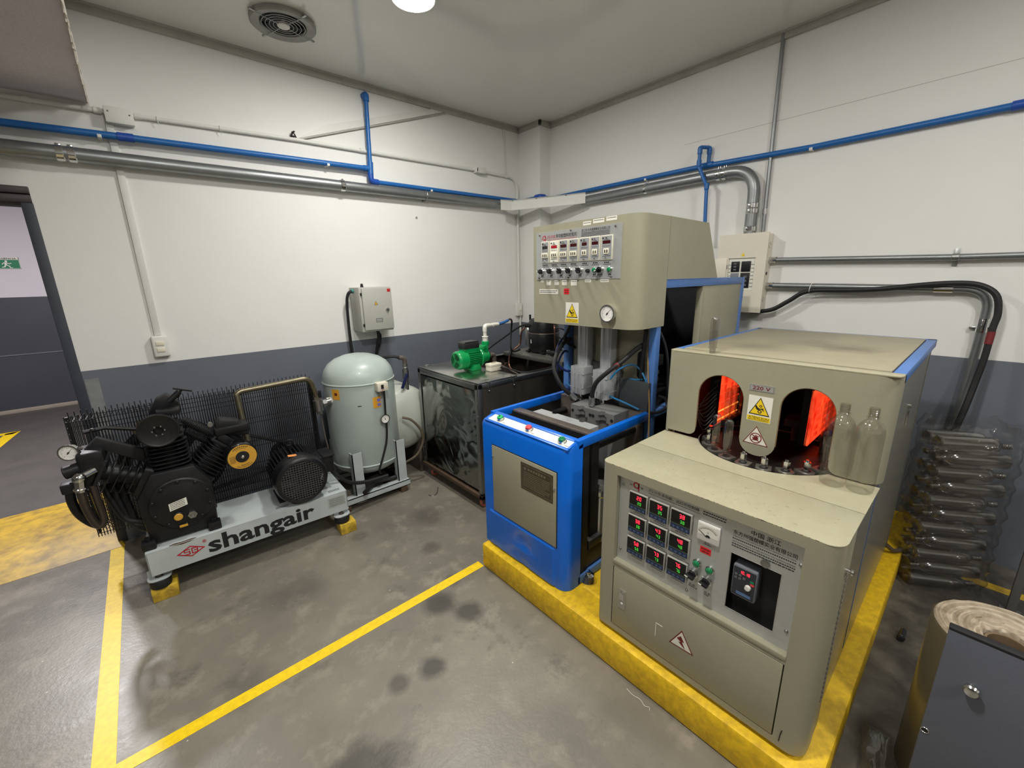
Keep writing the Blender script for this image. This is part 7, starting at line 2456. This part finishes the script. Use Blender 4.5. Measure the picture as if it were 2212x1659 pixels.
# turntable
q = MB().lathe((TCX, TCY, 0.868), (0, 0, 1), [(0.0, 0.0), (TCR - 0.010, 0.0), (TCR - 0.010, 0.008), (0, 0.008)], 60)
tt = part('turntable', q, mat('turntable_steel', (44, 41, 38), 0.45, 0.5, var=0.5, vscale=14), ov, 'dark steel turntable')
q = MB().torus((TCX, TCY, 0.897), (0, 0, 1), TCR - 0.003, 0.0025, 60, 6)
part('cutout_edge', q, mat('cutout_edge_grey', (120, 116, 106), 0.5), ov)
angs = [-70 + 18.3 * i for i in range(9)]
HOLD = mat('holder_steel', (128, 124, 116), 0.4, 0.75, var=0.4, vscale=30)
pf_at = {}
for i, a in enumerate(angs):
    ca, sa = math.cos(R_(a)), math.sin(R_(a))
    M = Matrix(((-ca, -sa, 0, TCX - 0.222 * ca), (sa, -ca, 0, TCY + 0.222 * sa), (0, 0, 1, 0.876), (0, 0, 0, 1)))
    q = MB().prism([(-0.030, -0.026), (0.012, -0.026), (0.026, -0.010), (0.026, 0.010), (0.012, 0.026), (-0.030, 0.026)], M, 0, 0.022, bev=0.002)
    h_ = part('holder_block', q, HOLD, tt)
    q = MB().cyl(M @ Vector((-0.002, 0, 0.021)), M @ Vector((-0.002, 0, 0.0235)), 0.0145, seg=18)
    part('holder_bore', q, BLACKM, h_)
    has = i in (0, 1, 5, 6, 7, 8)
    if i in (5, 6, 0):
        pf_at[i] = M @ Vector((-0.002, 0, 0.0235))
    else:
        q = MB().cyl(M @ Vector((-0.002, 0, 0.022)), M @ Vector((-0.002, 0, 0.036)), 0.008, seg=12)
        q.cyl(M @ Vector((-0.002, 0, 0.034)), M @ Vector((-0.002, 0, 0.058)), 0.0125, seg=6)
        q.cyl(M @ Vector((-0.002, 0, 0.058)), M @ Vector((-0.002, 0, 0.066)), 0.007, 0.005, seg=12)
        part('mandrel', q, CHROME, h_, 'chrome hexagon mandrel')
# wiring and linkage behind the left arch
q = MB().box((1.86, 0.742, 0.93), (1.895, 0.775, 1.165), 0.003)
for z in (0.97, 1.03, 1.09, 1.14):
    q.cyl((1.855, 0.752, z), (1.855, 0.735, z + 0.01), 0.010, seg=10)
part('lamp_bracket', q, DARKIN, ov)
q = MB()
for k in range(9):
    z = 0.94 + 0.02 * k
    q.tube([(1.86, 0.742, z + 0.02), (1.83, 0.775, z - 0.03), (1.82, 0.815, 0.985 + 0.01 * (k % 4)), (1.80, 0.85, 0.97 + 0.015 * (k % 3))], 0.0018, 5, smooth=4)
part('lamp_wires', q, mat('heat_wire_grey', (120, 116, 110), 0.6), ov, kind='stuff')
q = MB().cyl((2.06, 0.47, 0.88), (2.06, 0.47, 0.95), 0.020, seg=14)
q.prism(rrect(2.01, 0.43, 2.12, 0.51, 0.01), FZ(0, 0, 0), 0.955, 0.985)
part('clamp_bar', q, mat('clamp_bar_grey', (64, 60, 54), 0.6), ov)
# two glowing lamp banks
for (nm, yb_, x0, x1, z0, z1) in (('a', 0.758, 1.880, 2.135, 0.915, 1.195), ('b', 0.402, 1.955, 2.55, 0.905, 1.140)):
    q = MB().box((x0, yb_, z0), (x1, yb_ + 0.012, z1))
    q.prism([(yb_ - 0.03, z1 - 0.01), (yb_, z1 - 0.004), (yb_ + 0.012, z1), (yb_ - 0.03, z1 + 0.004)], Matrix(((0, 0, 1, 0), (1, 0, 0, 0), (0, 1, 0, 0), (0, 0, 0, 1))), x0, x1)
    lb = part('lamp_bank', q, GLOW, ov, 'glowing red lamp bank')
    for k in range(6):
        z = z0 + 0.030 + k * (z1 - z0 - 0.06) / 5.4
        q = MB().cyl((x0 + 0.012, yb_ - 0.012, z), (x1 - 0.01, yb_ - 0.012, z), 0.0032, seg=10)
        part('quartz_lamp', q, TUBE if (nm == 'a' and k < 2) else mat('quartz_tube_dull', (255, 70, 34), 0.3, emit=0.95) if 'quartz_tube_dull' not in MATS else MATS['quartz_tube_dull'], lb)
q = MB().box((1.955, 0.408, 0.90), (2.5, 0.44, 1.15))
part('lamp_bank_back', q, BLACKM, ov)


# ------------------------------------------------------------------ preforms and bottles
def preform(loc, label, group='clear preforms on the oven', heat=False):
    t = thing('preform', label, 'preform', loc, 0, group)
    q = MB().lathe((0, 0, 0), (0, 0, 1), [(0.0115, 0.0), (0.0115, 0.022), (0.0165, 0.023), (0.0165, 0.026), (0.0135, 0.028), (0.0150, 0.040), (0.0158, 0.060), (0.0158, 0.132), (0.0140, 0.142), (0.0095, 0.149), (0.0045, 0.152), (0.0, 0.153)], 24)
    part('tube', q, PETP, t, local=True)
    q = MB()
    for z in (0.006, 0.012, 0.018):
        q.torus((0, 0, z), (0, 0, 1), 0.0122, 0.0013, 22, 6)
    part('thread', q, PET, t, local=True)
    return t


pf = preform(pf_at[6], 'clear preform on the turntable at the far left inside the first arch')
dup(pf, pf_at[5], None, 'clear preform on the turntable just left of the hanging tongue')
dup(pf, pf_at[0], None, 'clear preform on the turntable in front of the right glowing lamp bank')
for k_, (hx_, hy_, hw_) in enumerate(((1.925, 0.715, 'nearest'), (1.985, 0.715, 'second'), (2.045, 0.715, 'third'))):
    dup(pf, (hx_, hy_, 0.95), None, 'clear preform heating in front of the left lamp bank, %s along it' % hw_)
for k_, (hx_, hy_, hw_) in enumerate(((2.0, 0.360, 'nearest'), (2.06, 0.360, 'second'), (2.12, 0.360, 'third'))):
    dup(pf, (hx_, hy_, 0.95), None, 'clear preform heating in front of the right lamp bank, %s along it' % hw_)
q = MB().box((1.90, 0.700, 0.925), (2.10, 0.730, 0.949), 0.003)
q.box((1.975, 0.345, 0.925), (2.15, 0.375, 0.949), 0.003)
for x_, y_ in ((1.92, 0.715), (2.08, 0.715), (1.99, 0.36), (2.13, 0.36)):
    q.cyl((x_, y_, 0.81), (x_, y_, 0.93), 0.008, seg=10)
part('preform_rail', q, DARKIN, ov)
dup(pf, (1.742, 0.731, HZT), None, 'clear preform standing upside down on the oven top edge')


def bottle_mesh(nm='body'):
    return MB().lathe((0, 0, 0), (0, 0, 1), [(0.0, 0.010), (0.012, 0.006), (0.022, 0.001), (0.030, 0.0), (0.0355, 0.005), (0.037, 0.016), (0.037, 0.200), (0.0355, 0.214), (0.030, 0.228), (0.021, 0.238), (0.0150, 0.244), (0.0135, 0.250), (0.0135, 0.283), (0.0115, 0.283), (0.0115, 0.250)], 36)


def bottle(loc, label, group):
    t = thing('plastic_bottle', label, 'bottle', loc, 0, group)
    part('body', bottle_mesh(), PET, t, local=True)
    q = MB()
    for z in (0.262, 0.269, 0.276):
        q.torus((0, 0, z), (0, 0, 1), 0.0138, 0.0014, 24, 6)
    q.torus((0, 0, 0.252), (0, 0, 1), 0.0158, 0.0020, 24, 6)
    part('neck_thread', q, PET, t, local=True)
    return t


bo = bottle((1.655, 0.256, OZ1), 'clear empty plastic bottle partly in front of the right arch', 'clear bottles on the oven ledge')
dup(bo, (1.662, 0.184, OZ1), None, 'clear empty plastic bottle at the ledge end by the rounded oven corner')

# ================================================================== right edge: wrapped bottles, film roll, cabinet
base_rz = math.atan2(-0.24, 0.165) # the pack's face runs from (2.73, 0.04) to (2.89, -0.20)
pd = Vector((0.165, -0.24, 0)).normalized()
PO = Vector((2.745, 0.026, 0.0)) - pd * 0.012
pn = Vector((pd.y, -pd.x, 0))          # towards the oven side / camera
if pn.x > 0:
    pn = -pn
k = 0
rows = 11
BOT = bottle_mesh()
BOT.bm.verts.ensure_lookup_table()
bme = BOT.mesh('body', PETS)
protoB = None
nk = MB()
for z in (0.262, 0.272):
    nk.torus((0, 0, z), (0, 0, 1), 0.0138, 0.0014, 14, 5)
nkm = nk.mesh('neck_thread', PETS)
ordw = ('lowest', 'second', 'third', 'fourth', 'fifth', 'sixth', 'seventh', 'eighth', 'ninth', 'tenth', 'topmost')
for i in range(rows):
    for j in range(2):
        flip = i % 2
        o = bpy.data.objects.new('plastic_bottle', None)
        COL.objects.link(o)
        dirv = pd if not flip else -pd
        base_p = PO + (Vector((0, 0, 0)) if not flip else pd * 0.283) - pn * (0.037 + 0.076 * j) + Vector((0, 0, 0.040 + 0.0745 * i)) + pd * random.uniform(-0.006, 0.006) + Vector((0.006 * i, 0.0, 0)) * 0.3
        rot = dirv.to_track_quat('Z', 'Y').to_matrix().to_4x4()
        o.matrix_world = Matrix.Translation(base_p) @ rot
        o['label'] = 'clear bottle lying in the wrapped stack, %s row, %s column' % (ordw[i], 'front' if j == 0 else 'back')
        o['category'] = 'bottle'
        o['group'] = 'clear bottles lying in the wrapped stack'
        for nm_, me_ in (('body', bme), ('neck_thread', nkm)):
            c = bpy.data.objects.new(nm_, me_)
            COL.objects.link(c)
            c.parent = o
# film wrapped round the stack, crumpled
q = MB()
corners = [PO + pn * 0.012 - pd * 0.016, PO + pn * 0.012 + pd * 0.300, PO - pn * 0.165 + pd * 0.300, PO - pn * 0.165 - pd * 0.016]
ring = []
for a in range(4):
    p0, p1 = corners[a], corners[(a + 1) % 4]
    m_ = 12 if a % 2 == 0 else 8
    for s in range(m_):
        ring.append(p0.lerp(p1, s / m_))
n, lev = len(ring), 64
cen = sum(ring, Vector()) / n
v, f = [], []
for l in range(lev + 1):
    z = 0.004 + 0.845 * l / lev
    for i, p in enumerate(ring):
        d_ = (p - cen).normalized()
        w = 0.004 * math.sin(l * 0.7 + i * 1.3) + random.uniform(-0.0018, 0.0018) - 0.005 * math.cos(2 * PI * (z - 0.04) / 0.0745)
        if l > lev - 2:
            w += 0.012
        v.append(Vector((p.x, p.y, z)) + d_ * w + Vector((0.0003 * l, 0, 0)))
for l in range(lev):
    for i in range(n):
        j = (i + 1) % n
        f.append((l * n + i, l * n + j, (l + 1) * n + j, (l + 1) * n + i))
# loose top flaps
tb = len(v)
for i, p in enumerate(ring):
    d_ = (p - cen).normalized()
    up = 0.03 + 0.05 * abs(math.sin(i * 0.55)) + (0.05 if 11 < i < 15 else 0)
    v.append(Vector((p.x, p.y, 0.85 + up * 0.7)) + d_ * (0.03 * math.sin(i * 0.9)) + (pd * 0.06 if 11 < i < 15 else Vector()))
for i in range(n):
    j = (i + 1) % n
    f.append((lev * n + i, lev * n + j, tb + j, tb + i))
q._new(v, f)
wr = single('plastic_wrap', q, FILM, 'crumpled clear film wrapped round the stack of lying bottles', 'film')
wr.data.set_sharp_from_angle(angle=PI)

# roll of film standing on end
RC = Vector((1.6805, -0.1976, 0.0))
RRD, RH = 0.158, 0.578
t = thing('film_roll', 'big roll of cream film standing on end behind the grey panel', 'roll', RC)
q = MB().lathe(RC, (0, 0, 1), [(0.047, RH - 0.06), (0.047, 0.0), (RRD - 0.006, 0.0), (RRD, 0.01), (RRD, RH - 0.006), (RRD - 0.004, RH)], 56)
part('wound_film', q, mat('amber_film_side', (98, 87, 62), 0.28, var=0.4, vscale=5, rgb2=(72, 64, 46), coat=0.3), t, 'amber film side')
q = MB()
prof = [(0.0475, RH - 0.06), (0.048, RH - 0.03)]
nr = 26
for i in range(nr + 1):
    rr = 0.05 + (RRD - 0.004 - 0.05) * i / nr
    prof.append((rr, RH + (0.005 if i % 2 else 0.0) + random.uniform(-0.003, 0.003) - 0.016 * max(0, 1 - (rr - 0.05) / 0.03)))
q.lathe(RC, (0, 0, 1), prof, 64)
for vtx in q.bm.verts:
    a = math.atan2(vtx.co.y - RC.y, vtx.co.x - RC.x)
    rr = (vtx.co.xy - RC.xy).length
    vtx.co.z += 0.0035 * math.sin(3 * a + rr * 60) * (1 if rr < 0.15 else 0.3)
    if 0.052 < rr < 0.075:
        vtx.co.x += 0.004 * math.sin(9 * a)
        vtx.co.y += 0.004 * math.cos(7 * a)
ROLLTOP = mat('film_edge_cream', (182, 168, 146), 0.6, var=0.6, vscale=30, rgb2=(124, 106, 84))
part('wound_edges', q, ROLLTOP, t, 'cream wound film edges')
part('core', MB().lathe(RC, (0, 0, 1), [(0.046, 0.0), (0.046, RH - 0.02), (0.040, RH - 0.02), (0.040, 0.0)], 32), CARD, t, 'cardboard core')

# grey sheet metal cabinet side at the lower right
GX, GY1, GZ = 1.362, -0.069, 0.742
t = thing('grey_cabinet', 'dark grey sheet metal cabinet panel with a bright knob at the right corner', 'cabinet', (GX + 0.02, -0.40, 0))
q = MB().box((GX, -0.80, 0.06), (GX + 0.003, GY1, GZ - 0.004), 0.001)
q.box((GX + 0.003, GY1 - 0.003, 0.06), (GX + 0.022, GY1, GZ - 0.004))
pnl = part('panel', q, GREYPANEL, t)
q = MB().box((GX - 0.001, -0.80, GZ - 0.008), (GX + 0.022, GY1 + 0.001, GZ), 0.002)
part('top_edge', q, BLACKM, t, 'dark top edge')
q = MB()
for yy in (-0.11, -0.76):
    q.box((GX + 0.003, yy - 0.015, 0.0), (GX + 0.033, yy + 0.015, 0.70), 0.002)
pieces('leg', q, GREYPANEL, t)
kc = (GX, -0.129, 0.603)
q = MB().lathe(kc, (-1, 0, 0), [(0.012, 0), (0.012, 0.006), (0.010, 0.008), (0.0145, 0.010), (0.0155, 0.014), (0.012, 0.019), (0.006, 0.021), (0, 0.0215)], 28)
part('knob', q, CHROME, pnl, 'bright round knob')
q = MB().torus((GX - 0.0005, -0.0765, 0.415), (1, 0, 0), 0.0075, 0.0014, 20, 6)
part('eyelet', q, CHROME, pnl, 'bright eyelet ring')
part('eyelet_hole', MB().cyl((GX + 0.001, -0.0765, 0.415), (GX - 0.0006, -0.0765, 0.415), 0.0066, seg=18), BLACKM, pnl)

# loose things on the floor
t = thing('bottle_cap_piece', 'small dark plastic preform piece lying on the floor beside the yellow plinth', 'preform', (2.30, 0.012, 0.012))
q = MB().cyl((2.265, 0.012, 0.014), (2.335, 0.010, 0.014), 0.012, seg=14)
q.torus((2.275, 0.012, 0.014), (1, 0, 0), 0.012, 0.003, 16, 6)
part('body', q, mat('smoky_plastic', (40, 40, 42), 0.15, coat=0.5), t)
q = MB()
n = 12
v, f = [], []
for i in range(n + 1):
    for j in range(n + 1):
        x, yy = 1.43 + 0.30 * i / n, 0.055 - 0.085 * j / n - 0.03 * (1 - i / n)
        e = min(i, n - i, j, n - j)
        z = 0.002 + (0.012 + 0.020 * abs(math.sin(i * 1.7 + j * 0.9)) + random.uniform(0, 0.012)) * min(1, e / 2)
        v.append((x + random.uniform(-0.008, 0.008), yy + random.uniform(-0.005, 0.005), z))
for i in range(n):
    for j in range(n):
        a = i * (n + 1) + j
        f.append((a, a + 1, a + n + 2, a + n + 1))
q._new(v, f)
bg = single('plastic_bag', q, FILM, 'crumpled clear plastic bag on the dark floor beside the plinth corner', 'bag')
bg.data.set_sharp_from_angle(angle=PI)
t = thing('brown_hose', 'short brown hose end curling on the yellow plinth beside the oven', 'hose', (2.80, 0.09, 0.146))
part('tube', MB().tube([(2.72, 0.150, 0.20), (2.76, 0.115, 0.162), (2.84, 0.085, 0.160), (2.90, 0.095, 0.170)], 0.011, 8, smooth=5), BROWNHOSE, t)
t = thing('grey_post', 'narrow grey metal post standing on the floor at the right picture edge', 'post', (2.86, -0.30, 0))
q = MB().box((2.845, -0.325, 0), (2.875, -0.295, 1.0), 0.003)
part('tube', q, mat('post_grey', (96, 94, 92), 0.5), t)
part('base_plate', MB().box((2.825, -0.345, 0), (2.895, -0.275, 0.006), 0.001), MATS['post_grey'], t)
struct('floor_marking_edge', MB().box((3.02, -0.42, 0), (3.08, -0.14, 0.0012)), YELF)

# a few threads and paint chips on the floor by the plinth
t = thing('loose_thread', 'pale curled thread lying on the floor along the yellow plinth', 'thread', (1.15, 0.62, 0))
part('strand', MB().tube([(1.186, 0.70, 0.002), (1.180, 0.67, 0.003), (1.186, 0.64, 0.002), (1.176, 0.615, 0.003), (1.184, 0.60, 0.002), (1.172, 0.592, 0.003)], 0.0009, 5, smooth=5), PAPER, t)
t = thing('wire_scrap', 'bent piece of wire on the floor in front of the steel cabinet', 'wire', (1.45, 2.7, 0))
part('strand', MB().tube([(1.40, 2.60, 0.003), (1.415, 2.57, 0.003), (1.46, 2.58, 0.004), (1.52, 2.66, 0.003)], 0.003, 6, smooth=5), STEEL, t)
